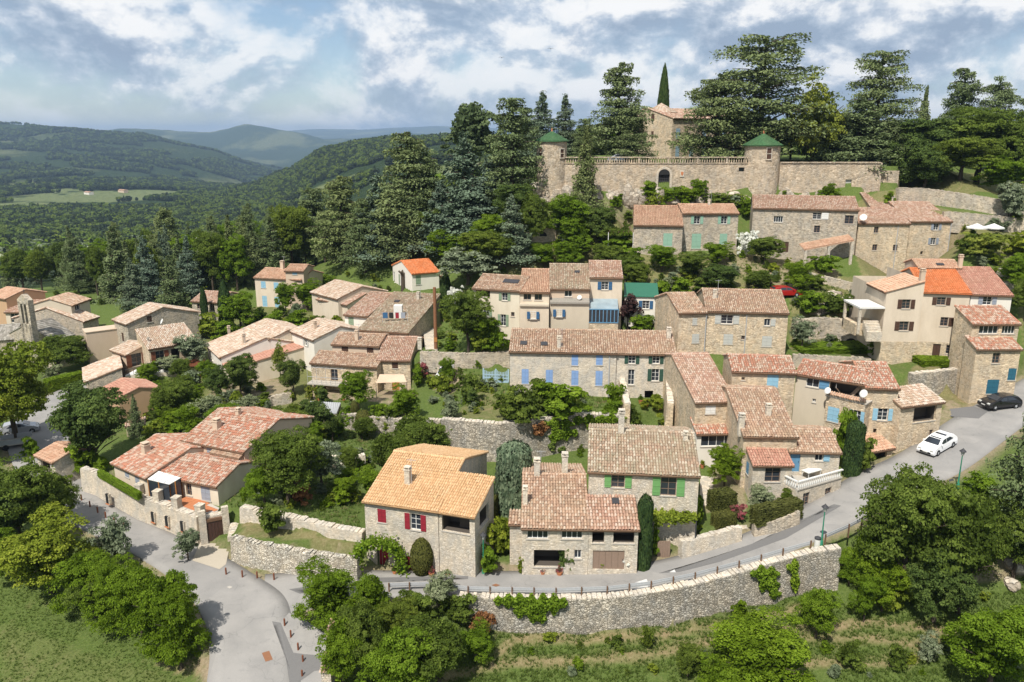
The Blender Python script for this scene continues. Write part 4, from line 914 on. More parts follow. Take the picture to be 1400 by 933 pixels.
def slabs(O, u, s, n, Wd, Ls, sp=.5, rl=.45):
    nc = max(2, int(Wd / sp)); nr = max(1, int(Ls / rl)); sp = Wd / nc; rl = Ls / nr; V = []; k = 0
    O, u, s, n = map(np.array, (O, u, s, n)); rn = []
    for j in range(nr):
        x = -RNG.random() * sp
        while x < Wd:
            w_ = sp * RNG.uniform(.6, 1.5); a, b = max(0, x), min(Wd, x + w_ - .03); x += w_
            if b - a < .1: continue
            l0, l1 = RNG.uniform(.04, .09), RNG.uniform(.0, .02)
            for (uu, ss, nn) in ((a, j * rl - .05, l0), (b, j * rl - .05, l0), (b, (j + 1) * rl, l1), (a, (j + 1) * rl, l1), (a, j * rl - .05, -.05), (b, j * rl - .05, -.05)): V.append(O + u * uu + s * ss + n * nn)
            k += 1; rn += [RNG.random()] * 6
    b = np.arange(k)[:, None, None] * 6; q = np.array([[0, 1, 2, 3], [4, 5, 1, 0]])[None]
    return np.array(V), (b + q).reshape(-1, 4), np.array(rn)
def add_mesh_obj(name, me, parent, org):
    o = bpy.data.objects.new(name, me); LOC[o.name] = Vector(org); link(o, parent); LOC[o.name] = Vector(org); return o
def roof_plane(b, front=True):
    """eave-left corner, along, up-slope, normal, width, length of a slope"""
    c = math.hypot(1, b.slope)
    if b.roof == 'shed_right':
        rs = .30; up = Vector((b.u.x, b.u.y, rs)).normalized()
        O = b.B + b.nb * 0
        O = b.A - b.u * b.over - Vector((0, 0, rs * b.over)) + b.nf * b.verge
        return O, b.nb.copy(), up, (up.cross(b.nb) * -1 if up.cross(b.nb).z < 0 else up.cross(b.nb)), b.run + 2 * b.verge, (b.w + b.over) * math.hypot(1, rs)
    if front:
        O = b.A + b.nf * b.over - Vector((0, 0, b.slope * b.over)) - b.u * b.verge
        s = Vector((b.nb.x, b.nb.y, b.slope)).normalized(); L_ = (b.run + b.over + (.15 if b.roof == 'mono' else 0)) * c; u = b.u
    else:
        O = b.B + b.nb * (b.depth + b.over) - Vector((0, 0, b.slope * (b.over + b.backrun - b.run))) + b.u * b.verge
        O.z = b.ze + b.slope * b.run - b.slope * (b.backrun + b.over)
        s = Vector((b.nf.x, b.nf.y, b.slope)).normalized(); L_ = (b.backrun + b.over) * c; u = -b.u
    n = u.cross(s).normalized()
    return O + n * .06, u, s, n, b.w + 2 * b.verge, L_
def frame_of(b, face):
    if face == 'f': return b.A, b.u, b.nf, b.w
    if face == 'r': return b.B, b.nb, b.u, b.depth
    return b.A + b.nb * b.depth, b.nf, -b.u, b.depth
def place(b, face, px, py):
    O, u, n, w = frame_of(b, face); r = ray(px, py); c = Vector((0, 0, CAMH)); d = r.dot(n)
    if abs(d) < 1e-4: return w / 2, b.z0 + 1
    t = (O - c).dot(n) / d; p = c + r * t
    return (p - O).dot(u), p.z
def wall_face(mb, O, u, n, w, z0, z1, holes, dep=.24):
    us = sorted({0, w, *[x for h_ in holes for x in h_[:2]]}); zs = sorted({z0, z1, *[x for h_ in holes for x in h_[2:]]})
    P = lambda a, z, d=0: Vector((O.x + u.x * a - n.x * d, O.y + u.y * a - n.y * d, z))
    for a, a2 in zip(us[:-1], us[1:]):
        for z, z2 in zip(zs[:-1], zs[1:]):
            ca, cz = (a + a2) / 2, (z + z2) / 2
            if any(h_[0] < ca < h_[1] and h_[2] < cz < h_[3] for h_ in holes): continue
            mb.quad(P(a, z), P(a2, z), P(a2, z2), P(a, z2))
    for (a, a2, z, z2) in holes:
        mb.quad(P(a, z), P(a, z, dep), P(a2, z, dep), P(a2, z)); mb.quad(P(a, z2), P(a2, z2), P(a2, z2, dep), P(a, z2, dep))
        mb.quad(P(a, z), P(a, z2), P(a, z2, dep), P(a, z, dep)); mb.quad(P(a2, z), P(a2, z, dep), P(a2, z2, dep), P(a2, z2))
def window(root, b, face, uc, zc, w, hh, style, col):
    O, u, n, _ = frame_of(b, face)
    P = lambda a, z, d=0: Vector((O.x + u.x * a + n.x * d, O.y + u.y * a + n.y * d, z))
    bx = lambda m, a0, a1, z0, z1, d0, d1: m.obox(P((a0 + a1) / 2, (z0 + z1) / 2, (d0 + d1) / 2), u * ((a1 - a0) / 2), n * ((d1 - d0) / 2), (0, 0, (z1 - z0) / 2))
    a0, a1, z0, z1 = uc - w / 2, uc + w / 2, zc - hh / 2, zc + hh / 2
    fm = MT['white'] if col in ('white', 'greyw', 'sage', 'dkgreen', 'navy', 'skyblue', 'mint', 'greyblue', 'blue', 'steelblue', 'red') else MT['wood'] if style != 'h' else MT['dark']
    if style in 'dg':
        m = MB(); k = 2 if style == 'd' else 5
        for i in range(k): bx(m, a0 + (a1 - a0) * i / k + .008, a0 + (a1 - a0) * (i + 1) / k - .008, z0, z1, -.14, -.09)
        d = m.build('garage_door' if style == 'g' else 'door', MT[col], root)
        m = MB(); bx(m, a1 - .16, a1 - .11, zc - .06, zc + .06, -.09, -.04); m.build('handle', MT['iron'], d); return
    m = MB(); t = .05
    if style == 'h':      # open loggia or dark opening: a rim, a shaded room behind
        bx(m, a0 - .06, a1 + .06, z0 - .07, z0 - .002, -.2, .06)
        wd = m.build('opening', MT['concrete'], root)
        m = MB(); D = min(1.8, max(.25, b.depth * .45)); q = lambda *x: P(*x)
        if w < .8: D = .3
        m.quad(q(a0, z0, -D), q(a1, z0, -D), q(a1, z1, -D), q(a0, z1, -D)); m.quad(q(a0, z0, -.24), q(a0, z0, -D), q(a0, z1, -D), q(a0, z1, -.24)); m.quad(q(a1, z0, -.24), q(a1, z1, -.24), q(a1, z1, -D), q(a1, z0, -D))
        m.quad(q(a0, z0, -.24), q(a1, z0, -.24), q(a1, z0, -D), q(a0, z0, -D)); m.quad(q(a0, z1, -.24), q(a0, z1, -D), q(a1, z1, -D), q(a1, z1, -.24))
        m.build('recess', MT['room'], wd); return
    nv = 3 if style == 'w' else 1
    for (x0, x1, y0, y1) in ((a0, a0 + t, z0, z1), (a1 - t, a1, z0, z1), (a0 + t, a1 - t, z0, z0 + t), (a0 + t, a1 - t, z1 - t, z1)): bx(m, x0, x1, y0, y1, -.2, -.13)
    if style != 'c':
        for i in range(1, nv + 1):
            x = a0 + (a1 - a0) * i / (nv + 1); bx(m, x - .025, x + .025, z0 + t, z1 - t, -.195, -.135)
        if hh > .9 and style != 'w':
            for i in (1, 2): z = z0 + hh * i / 3; bx(m, a0 + t, a1 - t, z - .012, z + .012, -.19, -.14)
    wd = m.build('window', fm, root)
    m = MB(); bx(m, a0 - .08, a1 + .08, z0 - .09, z0 - .004, -.12, .07); m.build('sill', MT['concrete'], wd)
    if style != 'c':
        m = MB(); m.quad(P(a0, z0, -.175), P(a1, z0, -.175), P(a1, z1, -.175), P(a0, z1, -.175)); m.build('pane', MT['glass'], wd)
        if hh > .9 and w > .7 and random.random() < .6 and col not in ('dark',):
            m = MB(); s_ = random.choice((0, 1)); cw = w * .3; bx(m, a0 + t if s_ == 0 else a1 - t - cw, a0 + t + cw if s_ == 0 else a1 - t, z0 + t, z1 - t, -.21, -.205)
    sh = []
    if style == 'c': sh = [(a0 + .01, uc - .006, -.05, .0), (uc + .006, a1 - .01, -.05, .0)]
    if style == 'o': sh = [(a0 - w / 2 - .02, a0 - .03, .015, .06), (a1 + .03, a1 + w / 2 + .02, .015, .06)]
    if style == 'r': sh = [(a1 + .03, a1 + w * .8, .015, .06)]
    for (x0, x1, d0, d1) in sh:
        m = MB(); bx(m, x0, x1, z0 + .01, z1 - .01, d0, d1)
        for zz in (z0 + hh * .18, z0 + hh * .5, z0 + hh * .82): bx(m, x0 + .02, x1 - .02, zz - .04, zz + .04, d1, d1 + .02)
        m.build('shutter', MT[col], wd)
def on_roof(b, px, py):
    O, u, s, n, wd, L_ = roof_plane(b); r = ray(px, py); c = Vector((0, 0, CAMH)); t = (O - c).dot(n) / r.dot(n); return c + r * t
def chimney(parent, p, w, hgt, u, v, matn='plaster_beige'):
    m = MB(); z0 = p.z - .8; z1 = p.z + hgt
    m.obox((p.x, p.y, (z0 + z1) / 2), u * (w / 2), v * (w / 2), (0, 0, (z1 - z0) / 2))
    m.obox((p.x, p.y, z1 + .05), u * (w / 2 + .06), v * (w / 2 + .06), (0, 0, .05))
    for i in (-1, 1):
        for j in (-1, 1): m.obox((p.x + u.x * i * w * .33 + v.x * j * w * .33, p.y + u.y * i * w * .33 + v.y * j * w * .33, z1 + .18), u * .06, v * .06, (0, 0, .08))
    m.obox((p.x, p.y, z1 + .29), u * (w / 2 + .03), v * (w / 2 + .03), (0, 0, .035))
    return m.build('chimney', MT[matn], parent)
def dish(root, p, r, n):
    m = MB(); d = Vector((n.x * .8 - .3, n.y * .8, .55)).normalized(); a = d.orthogonal().normalized(); b = d.cross(a); P = []; F = []
    for i, (rr_, z) in enumerate(((.02, -.16), (.5, -.12), (1, 0), (1, .02), (.5, -.1), (.02, -.13))):
        for k in range(16): t = k * math.pi / 8; P.append(p + (a * math.cos(t) + b * math.sin(t)) * rr_ * r + d * z * r * 2)
    for i in range(5): F += [(i * 16 + k, i * 16 + (k + 1) % 16, i * 16 + 16 + (k + 1) % 16, i * 16 + 16 + k) for k in range(16)]
    m.add(P, F); o = m.build('satellite_dish', MT['white'], root, True)
    m = MB(); m.tube([p - d * r * .25, p - Vector((n.x, n.y, 0)) * .5 - Vector((0, 0, .3))], .03, 6); m.tube([p - b * r * .6, p + d * r * .7], .015, 5); m.build('bracket', MT['iron'], o)
def build_block(root, b):
    c0 = b.z0 - b.drop; zr = b.ze + b.slope * b.run
    mb = MB(); holes = {'f': [], 'r': [], 'l': []}; W_ = []
    for face, lst in (('f', b.wins), ('r', b.rwins), ('l', b.lwins)):
        O, u, n, wd = frame_of(b, face)
        for (px, py, w, hh, st, col) in lst:
            uc, zc = place(b, face, px, py); zmax = b.ze - .08
            if face != 'f': zmax = b.ze + b.slope * min(max(uc if face == 'r' else b.depth - uc, 0), b.run) - .3
            uc = min(max(uc, w / 2 + .1), max(wd - w / 2 - .1, w / 2 + .1)); zc = min(zc, zmax - hh / 2)
            W_.append((face, uc, zc, w, hh, st, col)); holes[face].append((uc - w / 2, uc + w / 2, zc - hh / 2, zc + hh / 2))
    base = 'f'
    for face in 'frl':
        O, u, n, wd = frame_of(b, face); hs = [h_ for h_ in holes[face]]
        top = b.ze
        if face != 'f':
            low = [h_ for h_ in hs if h_[3] <= b.ze]; wall_face(mb, O, u, n, wd, c0, b.ze, low); hs2 = [h_ for h_ in hs if h_[3] > b.ze]
            P = lambda a, z: Vector((O.x + u.x * a, O.y + u.y * a, z))
            rr_ = b.run if face == 'r' else b.backrun
            if b.slope > 0 and b.roof != 'shed_right':
                pts = [P(0, b.ze), P(wd, b.ze)]
                if b.roof == 'mono': pts = [P(0, b.ze), P(wd, b.ze), P(wd, zr)] if face == 'r' else [P(0, b.ze), P(wd, b.ze), P(0, zr)]
                else:
                    ze2 = zr - b.slope * b.backrun; 
                    pts = [P(0, b.ze), P(wd, b.ze), P(wd, ze2), P(b.run, zr)] if face == 'r' else [P(0, b.ze), P(wd, b.ze), P(b.backrun, zr), P(0, ze2)]
                    q = []
                    for p in pts:
                        if not q or (p - q[-1]).length > 1e-3: q.append(p)
                    if (q[0] - q[-1]).length < 1e-3: q.pop()
                    pts = q
                mb.add(pts, [tuple(range(len(pts)))])
            elif b.roof == 'shed_right' and face == 'r': mb.quad(P(0, b.ze), P(wd, b.ze), P(wd, b.ze + .3 * b.w), P(0, b.ze + .3 * b.w))
        else:
            wall_face(mb, O, u, n, wd, c0, b.ze, hs)
            if b.roof == 'shed_right': mb.tri(b.A, b.B, b.B + Vector((0, 0, .3 * b.w)))
    bk = zr if b.roof == 'mono' else b.ze
    a, q = b.A + b.nb * b.depth, b.B + b.nb * b.depth
    mb.quad(Vector((q.x, q.y, c0)), Vector((a.x, a.y, c0)), Vector((a.x, a.y, bk)), Vector((q.x, q.y, bk)))
    mb.build('wall', MT[b.wall], root)
    # roof
    org = LOC[root.name]
    planes = [roof_plane(b)]
    if b.roof == 'gable' and b.backrun > 0: planes.append(roof_plane(b, False))
    m = MB()
    for (O, u, s, n, wd, L_) in planes:
        P = [O, O + u * wd, O + u * wd + s * L_, O + s * L_]; m.prism([p - n * .10 for p in P], n * .10)
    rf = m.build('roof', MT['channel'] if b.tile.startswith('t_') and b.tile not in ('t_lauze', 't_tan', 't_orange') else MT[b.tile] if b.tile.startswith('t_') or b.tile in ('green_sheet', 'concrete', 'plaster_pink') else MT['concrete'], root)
    if b.tile.startswith('t_') and b.roof != 'flat':
        VV, FF, RR, k = [], [], [], 0
        for (O, u, s, n, wd, L_) in planes:
            v, f, r = (slabs if b.tile == 't_lauze' else tiles)(O, u, s, n, wd, L_, b.sp)
            VV.append(v); FF.append(f + k); RR.append(r); k += len(v)
        if b.roof == 'gable':   # ridge tiles
            O, u, s, n, wd, L_ = planes[0]; R0 = O + s * L_ - Vector((0, 0, .03))
            v, f, r = tiles(R0 - Vector((b.nb.x, b.nb.y, 0)) * .16, b.nb, u, Vector((0, 0, 1)), .32, wd, .32, .42); VV.append(v); FF.append(f + k); RR.append(r); k += len(v)
        me = np_mesh('roof_tiles', np.concatenate(VV) - np.array(org), np.concatenate(FF), MT[b.tile], np.concatenate(RR))
        o = add_mesh_obj('roof_tiles', me, rf, org); o['kind'] = 'stuff'
        m = MB(); O, u, s, n, wd, L_ = planes[0]   # gutter board under the eave
        m.obox(O + u * (wd / 2) - n * .16 + s * .1, u * (wd / 2 - .02), s * .08, n * .05); m.build('eave_board', MT['timber'], rf)
    for (px, py, w, hg) in b.chim: chimney(rf, on_roof(b, px, py), w * .88, hg * .9, b.u, b.nb, 'stone_wash' if 'stone' in b.wall else 'plaster_pink')
    for (px, py, w, hg) in b.sky:
        p = on_roof(b, px, py); O, u, s, n, wd, L_ = roof_plane(b); p = p + n * .16
        m = MB(); m.obox(p, u * w / 2, s * hg / 2, n * .05); f_ = m.build('skylight', MT['iron'], rf)
    for (px, _) in b.pipes:
        uc, _z = place(b, 'f', px, proj(b.A)[1] + 20); p = b.A + b.u * uc + b.nf * .08
        m = MB(); m.tube([Vector((p.x, p.y, b.z0 - .3)), Vector((p.x, p.y, b.ze - .1))], .06, 8); m.build('drainpipe', MT['zinc'], root)
    for w_ in W_: window(root, b, *w_)
    for (px, py, r) in b.dish:
        uc, z = place(b, 'f', px, py); dish(root, b.A * 1 + b.u * uc + b.nf * .45 - Vector((0, 0, b.A.z - z)), r, b.nf)
for hh in HOUSES:
    b0 = hh.blocks[0]; c = (b0.A + b0.B) / 2 + b0.nb * b0.depth / 2
    root = empty(hh.name, (c.x, c.y, b0.z0), hh.label, hh.cat, hh.group); hh.root = root
    for b in hh.blocks: build_block(root, b)

# ------------------------------------------------------------------ roads
def ribbon(name, C, dz, matn, label, w_add=0.0, nacross=6):
    V = []; rows = len(C)
    for i in range(rows):
        d = C[min(i + 1, rows - 1)] - C[max(i - 1, 0)]; n_ = np.array([-d[1], d[0]]) / math.hypot(d[0], d[1])
        for j in range(nacross + 1):
            q = C[i, :2] + n_ * (j / nacross - .5) * (C[i, 3] + w_add); V.append((q[0], q[1]))
    V = np.array(V); z = road_z(V[:, 0], V[:, 1]) + dz
    I = np.arange(len(V)).reshape(rows, nacross + 1)
    F = np.stack([I[:-1, :-1], I[1:, :-1], I[1:, 1:], I[:-1, 1:]], -1).reshape(-1, 4)
    # skirt so that the road has thickness
    V3 = np.column_stack([V, z]); k = len(V3); e0, e1 = I[:, 0], I[:, -1]
    V3 = np.concatenate([V3, V3[e0] - [0, 0, .3], V3[e1] - [0, 0, .3]]); a = np.arange(k, k + rows); b = np.arange(k + rows, k + 2 * rows)
    F = np.concatenate([F, np.stack([e0[:-1], a[:-1], a[1:], e0[1:]], -1), np.stack([e1[:-1], e1[1:], b[1:], b[:-1]], -1)])
    me = np_mesh(name, V3, F, MT[matn], None, True)
    return tag(link(bpy.data.objects.new(name, me)), label, 'road', kind='structure')
ribbon('road', RC['main'], .0, 'asphalt', 'pale asphalt road climbing past the front houses')
ribbon('road', RC['left'], .006, 'asphalt', 'pale asphalt road running past the terrace wall to the chapel')
def patch(name, pp, dz, matn, label, cat='pavement', kind='structure', zfun=None):
    P = [W(a, b, float(road_z(*[np.array([c]) for c in (W(a, b, -.8).x, W(a, b, -.8).y)])[0])) for a, b in pp]
    for _ in range(3): P = [W(a, b, float(road_z(np.array([p.x]), np.array([p.y]))[0])) for (a, b), p in zip(pp, P)]
    # subdivide by fan rings
    c = sum(P, Vector()) / len(P); V = []; F = []; n = 8; m_ = []
    E = []
    for i in range(len(P)):
        a, b = P[i], P[(i + 1) % len(P)]; k = max(1, int((b - a).length / .8)); E += [a.lerp(b, j / k) for j in range(k)]
    for r in range(n + 1):
        for p in E: q = c.lerp(p, r / n); V.append((q.x, q.y))
    V = np.array(V); z = road_z(V[:, 0], V[:, 1]) + dz; k = len(E)
    F = [(r * k + i, r * k + (i + 1) % k, (r + 1) * k + (i + 1) % k, (r + 1) * k + i) for r in range(n) for i in range(k)]
    me = np_mesh(name, np.column_stack([V, z]), np.array(F), MT[matn], None, True)
    o = tag(link(bpy.data.objects.new(name, me)), label, cat, kind=kind); return o
patch('pavement', [(384, 852), (395, 838), (420, 850), (450, 870), (456, 935), (470, 990), (380, 990), (402, 930), (398, 895)], .03, 'asphalt', 'paved lay-by with wooden bollards beside the junction')
patch('pavement', [(372, 850), (384, 852), (402, 895), (412, 935), (420, 990), (398, 990), (396, 935), (390, 895)], .036, 'asphalt_dark', 'dark asphalt strip along the lay-by kerb')
patch('pavement', [(400, 893), (450, 897), (452, 915), (430, 918), (405, 935), (402, 905)], .042, 'asphalt_dark', 'dark asphalt patch across the lay-by')
patch('driveway', [(276, 737), (313, 729), (316, 740), (309, 772), (300, 779), (263, 767)], .03, 'gravel', 'pale concrete driveway up to the brown garage door')
patch('road_patch', [(960, 768), (1060, 733), (1140, 690), (1150, 692), (1075, 736), (985, 768), (930, 782), (900, 784)], .012, 'asphalt_dark', 'dark repaired strip along the climbing road')
patch('road_patch', [(395, 806), (520, 790), (640, 788), (640, 792), (520, 795), (410, 812)], .012, 'asphalt_dark', 'dark repaired strip in front of the tan roofed house')
patch('road_patch', [(1330, 556), (1352, 562), (1338, 573), (1300, 570), (1296, 560)], .012, 'asphalt_dark', 'dark asphalt patch by the black car')
for i, pp in enumerate(([(868, 797), (884, 792), (886, 797)], [(866, 806), (886, 799), (886, 804), (872, 808)], [(915, 783), (922, 779), (924, 783)])):
    patch('road_marking', pp, .02, 'paint_white', 'white painted arrow mark on the road', 'marking')
patch('manhole', [(310, 803), (314, 801.5), (318, 803), (314, 805)], .02, 'concrete', 'round pale manhole cover on the junction', 'manhole')
patch('manhole', [(672, 800.5), (678, 798.5), (684, 800.5), (678, 802.5)], .02, 'rust', 'round rusty manhole cover on the front road', 'manhole')
patch('drain_grate', [(358, 893), (368, 890), (373, 902), (363, 905)], .02, 'rust', 'square rusty drain grate on the junction road', 'drain')
patch('drain_grate', [(1297, 657), (1303, 655.5), (1304, 658.5), (1298, 660)], .02, 'iron', 'dark drain grate by the tall green lamp post', 'drain')

# ------------------------------------------------------------------ walls
def wall_obj(name, label, P, thick, matn, lip, cope):
    base = P[0][0]; root = None
    Q = []
    for (p, zf), (q, zg) in zip(P[:-1], P[1:]):
        n_ = max(1, int((q - p).length / .7))
        for i in range(n_): Q.append((p.lerp(q, i / n_), zf + (zg - zf) * i / n_))
    Q.append(P[-1]); k = len(Q); V = []; F = []
    side = []
    for i, (p, zf) in enumerate(Q):
        d = Q[min(i + 1, k - 1)][0] - Q[max(i - 1, 0)][0]; nb_ = Vector((-d.y, d.x, 0)).normalized(); j = random.uniform(-.05, .05); side.append((d.normalized(), nb_))
        f0, f1 = p - nb_ * (.28 + .03 * random.random()), p + nb_ * (thick - .1)
        zt = p.z + .05 + random.uniform(-.06, .06)
        batter = nb_ * -.18
        V += [f0 + batter + Vector((0, 0, zf - .9 - p.z)), f0 + Vector((0, 0, zt - p.z)), f1 + Vector((0, 0, zt - p.z)), f1 + Vector((0, 0, zf - .9 - p.z))]
    for i in range(k - 1):
        a, b = i * 4, i * 4 + 4
        F += [(a, b, b + 1, a + 1), (a + 1, b + 1, b + 2, a + 2), (a + 2, b + 2, b + 3, a + 3)]
    F += [(0, 1, 2, 3), (k * 4 - 4, k * 4 - 1, k * 4 - 2, k * 4 - 3)]
    root = empty(name, (base.x, base.y, P[0][1]), label, 'wall')
    m = MB(); m.add(V, F); m.build('masonry', MT[matn], root)
    if cope:
        m = MB()
        for i in range(k - 1):
            p = (Q[i][0] + Q[i + 1][0]) / 2; d, nb_ = side[i]; n2 = 2
            for e in range(n2):
                c = Q[i][0].lerp(Q[i + 1][0], (e + .5) / n2); hl = (Q[i + 1][0] - Q[i][0]).length / n2 / 2 * random.uniform(.85, .97)
                a = d * hl + Vector((0, 0, random.uniform(-.03, .03)))
                m.obox(c + nb_ * (thick / 2 - .18 + random.uniform(-.05, .05)) + Vector((0, 0, .07 + random.uniform(-.05, .05))), a * random.uniform(.8, 1.05), nb_ * (thick / 2 + .09), (0, 0, random.uniform(.04, .09)))
        m.build('coping', MT['stone_wash'] if matn not in ('stone_grey', 'stone_white') else MT[matn], root, kind='stuff')
    return root
WR = [wall_obj(*w) for w in WALLS]
# ------------------------------------------------------------------ castle
cas = empty('castle_wall', WY(900, 265, CY), 'long castle curtain wall with balustrade and arched doorway', 'wall')
def curtain(m, x0, x1, zt, zb, holes=(), n_=40, thick=1.2, Y=CY):
    """wall facing the viewer between two columns, slightly bulging"""
    P0, P1 = WY(x0, 240, Y), WY(x1, 240, Y); u = Vector((1, 0, 0)); w = P1.x - P0.x
    wall_face(m, Vector((P0.x, Y, 0)), u, Vector((0, -1, 0)), w, zb, zt, holes, .5)
    m.quad((P0.x, Y, zt), (P1.x, Y, zt), (P1.x, Y + thick, zt), (P0.x, Y + thick, zt)); m.quad((P0.x, Y + thick, zb), (P1.x, Y + thick, zb), (P1.x, Y + thick, zt), (P0.x, Y + thick, zt))
    m.quad((P0.x, Y, zb), (P0.x, Y + thick, zb), (P0.x, Y + thick, zt), (P0.x, Y, zt)); m.quad((P1.x, Y, zb), (P1.x, Y + thick, zb), (P1.x, Y + thick, zt), (P1.x, Y, zt))
    return P0.x
m = MB(); x_ = WY(745, 240, CY).x; dx = WY(908, 240, CY).x - x_; wx = WY(1014, 232, CY).x - x_
zd = zat(245.5, CY)
x0_ = curtain(m, 745, 1030, ZT, ZB - 2.5, [(dx - 1.0, dx + 1.0, zd - 1.7, zd + .8), (wx - .5, wx + .5, zat(232, CY) - .35, zat(232, CY) + .35)])
m.build('masonry', MT['stone_castle'], cas)
m = MB()   # arched door head, frame and grille
P = []
for k in range(9): t = math.pi * k / 8; P.append(Vector((x_ + dx - math.cos(t) * 1.0, CY - .02, zd + .8 + math.sin(t) * .95)))
m.prism(P, (0, .3, 0)); o = m.build('door_head', MT['dark'], cas)
m = MB(); R_ = []
for k in range(13):
    t = math.pi * k / 12; R_.append((math.cos(t), math.sin(t)))
for (a, b), (c, d) in zip(R_[:-1], R_[1:]):
    m.prism([Vector((x_ + dx + a * 1.0, CY - .09, zd + .8 + b * .95)), Vector((x_ + dx + a * 1.4, CY - .09, zd + .8 + b * 1.35)), Vector((x_ + dx + c * 1.4, CY - .09, zd + .8 + d * 1.35)), Vector((x_ + dx + c * 1.0, CY - .09, zd + .8 + d * .95))], (0, .15, 0))
for s_ in (-1, 1): m.obox((x_ + dx + s_ * 1.2, CY - .02, zd - .45), (.2, 0, 0), (0, .07, 0), (0, 0, 1.25))
m.build('door_surround', MT['stone_pale'], cas)
m = MB(); m.box(x_ + dx - 1, x_ + dx + 1, CY + .4, CY + .45, zd - 1.7, zd + .8); d_ = m.build('door', MT['dark'], cas)
m = MB()
for k in range(6): m.tube([(x_ + dx - .85 + k * .34, CY + .3, zd - 1.7), (x_ + dx - .85 + k * .34, CY + .3, zd + .8)], .03, 5)
for k in range(5): m.tube([(x_ + dx - 1, CY + .3, zd - 1.4 + k * .5), (x_ + dx + 1, CY + .3, zd - 1.4 + k * .5)], .03, 5)
m.build('grille', MT['iron'], d_)
m = MB(); m.box(x_ + wx - .5, x_ + wx + .5, CY + .42, CY + .46, zat(232, CY) - .4, zat(232, CY) + .4); m.build('window', MT['glass'], cas)
c_ = WY(932.5, 237.5, CY); m = MB(); m.obox((c_.x, CY - .04, c_.z), (.4, 0, 0), (0, .06, 0), (0, 0, .6)); pl = m.build('carved_plaque', MT['stone_pale'], cas)
m = MB(); m.prism([(c_.x - .22, CY - .13, c_.z + .3), (c_.x + .22, CY - .13, c_.z + .3), (c_.x + .22, CY - .13, c_.z - .1), (c_.x, CY - .13, c_.z - .4), (c_.x - .22, CY - .13, c_.z - .1)], (0, .04, 0)); m.build('shield', MT['terracotta'], pl)
# balustrade along the terrace
m = MB(); xa, xb = WY(752, 224, CY).x, WY(1022, 224, CY).x
m.box(xa, xb, CY - .12, CY + .42, ZT + .003, ZT + .16); m.box(xa, xb, CY - .1, CY + .4, ZT + 1.0, ZT + 1.16); m.build('rail', MT['stone_castle'], cas)
m = MB(); n_ = int((xb - xa) / .42)
for i in range(n_):
    x = xa + (xb - xa) * (i + .5) / n_
    if i % 12 == 0: m.box(x - .17, x + .17, CY - .02, CY + .32, ZT + .16, ZT + 1.0)
    else: m.lathe((x, CY + .15, ZT + .16), [(.08, 0), (.12, .2), (.10, .42), (.05, .56), (.09, .84)], 6)
m.build('balusters', MT['stone_castle'], cas, kind='stuff')
# right hand curtain wall
cr_ = empty('castle_wall', WY(1140, 263, CY), 'plain castle curtain wall right of the round tower', 'wall')
m = MB(); xw = WY(1160, 252, CY).x - WY(1066, 240, CY).x
curtain(m, 1066, 1205, zat(223, CY), ZB - 3, [(xw - .55, xw + .55, zat(252, CY) - .8, zat(252, CY) + .8)]); curtain(m, 1205.3, 1229, zat(234, CY), ZB - 3, Y=CY + .6); m.build('masonry', MT['stone_castle'], cr_)
m = MB(); p = WY(1160, 252, CY); m.box(p.x - .55, p.x + .55, CY + .3, CY + .36, p.z - .8, p.z + .8); m.build('window', MT['greyw'], cr_)
m = MB()
for i in range(60):
    x = WY(1068, 223, CY).x + i * .29 + .1; m.obox((x, CY + .5, zat(223, CY) + .06), (.135, 0, 0), (0, .66 + random.random() * .05, 0), (0, 0, .06 + random.random() * .06))
m.build('coping', MT['stone_castle'], cr_, kind='stuff')
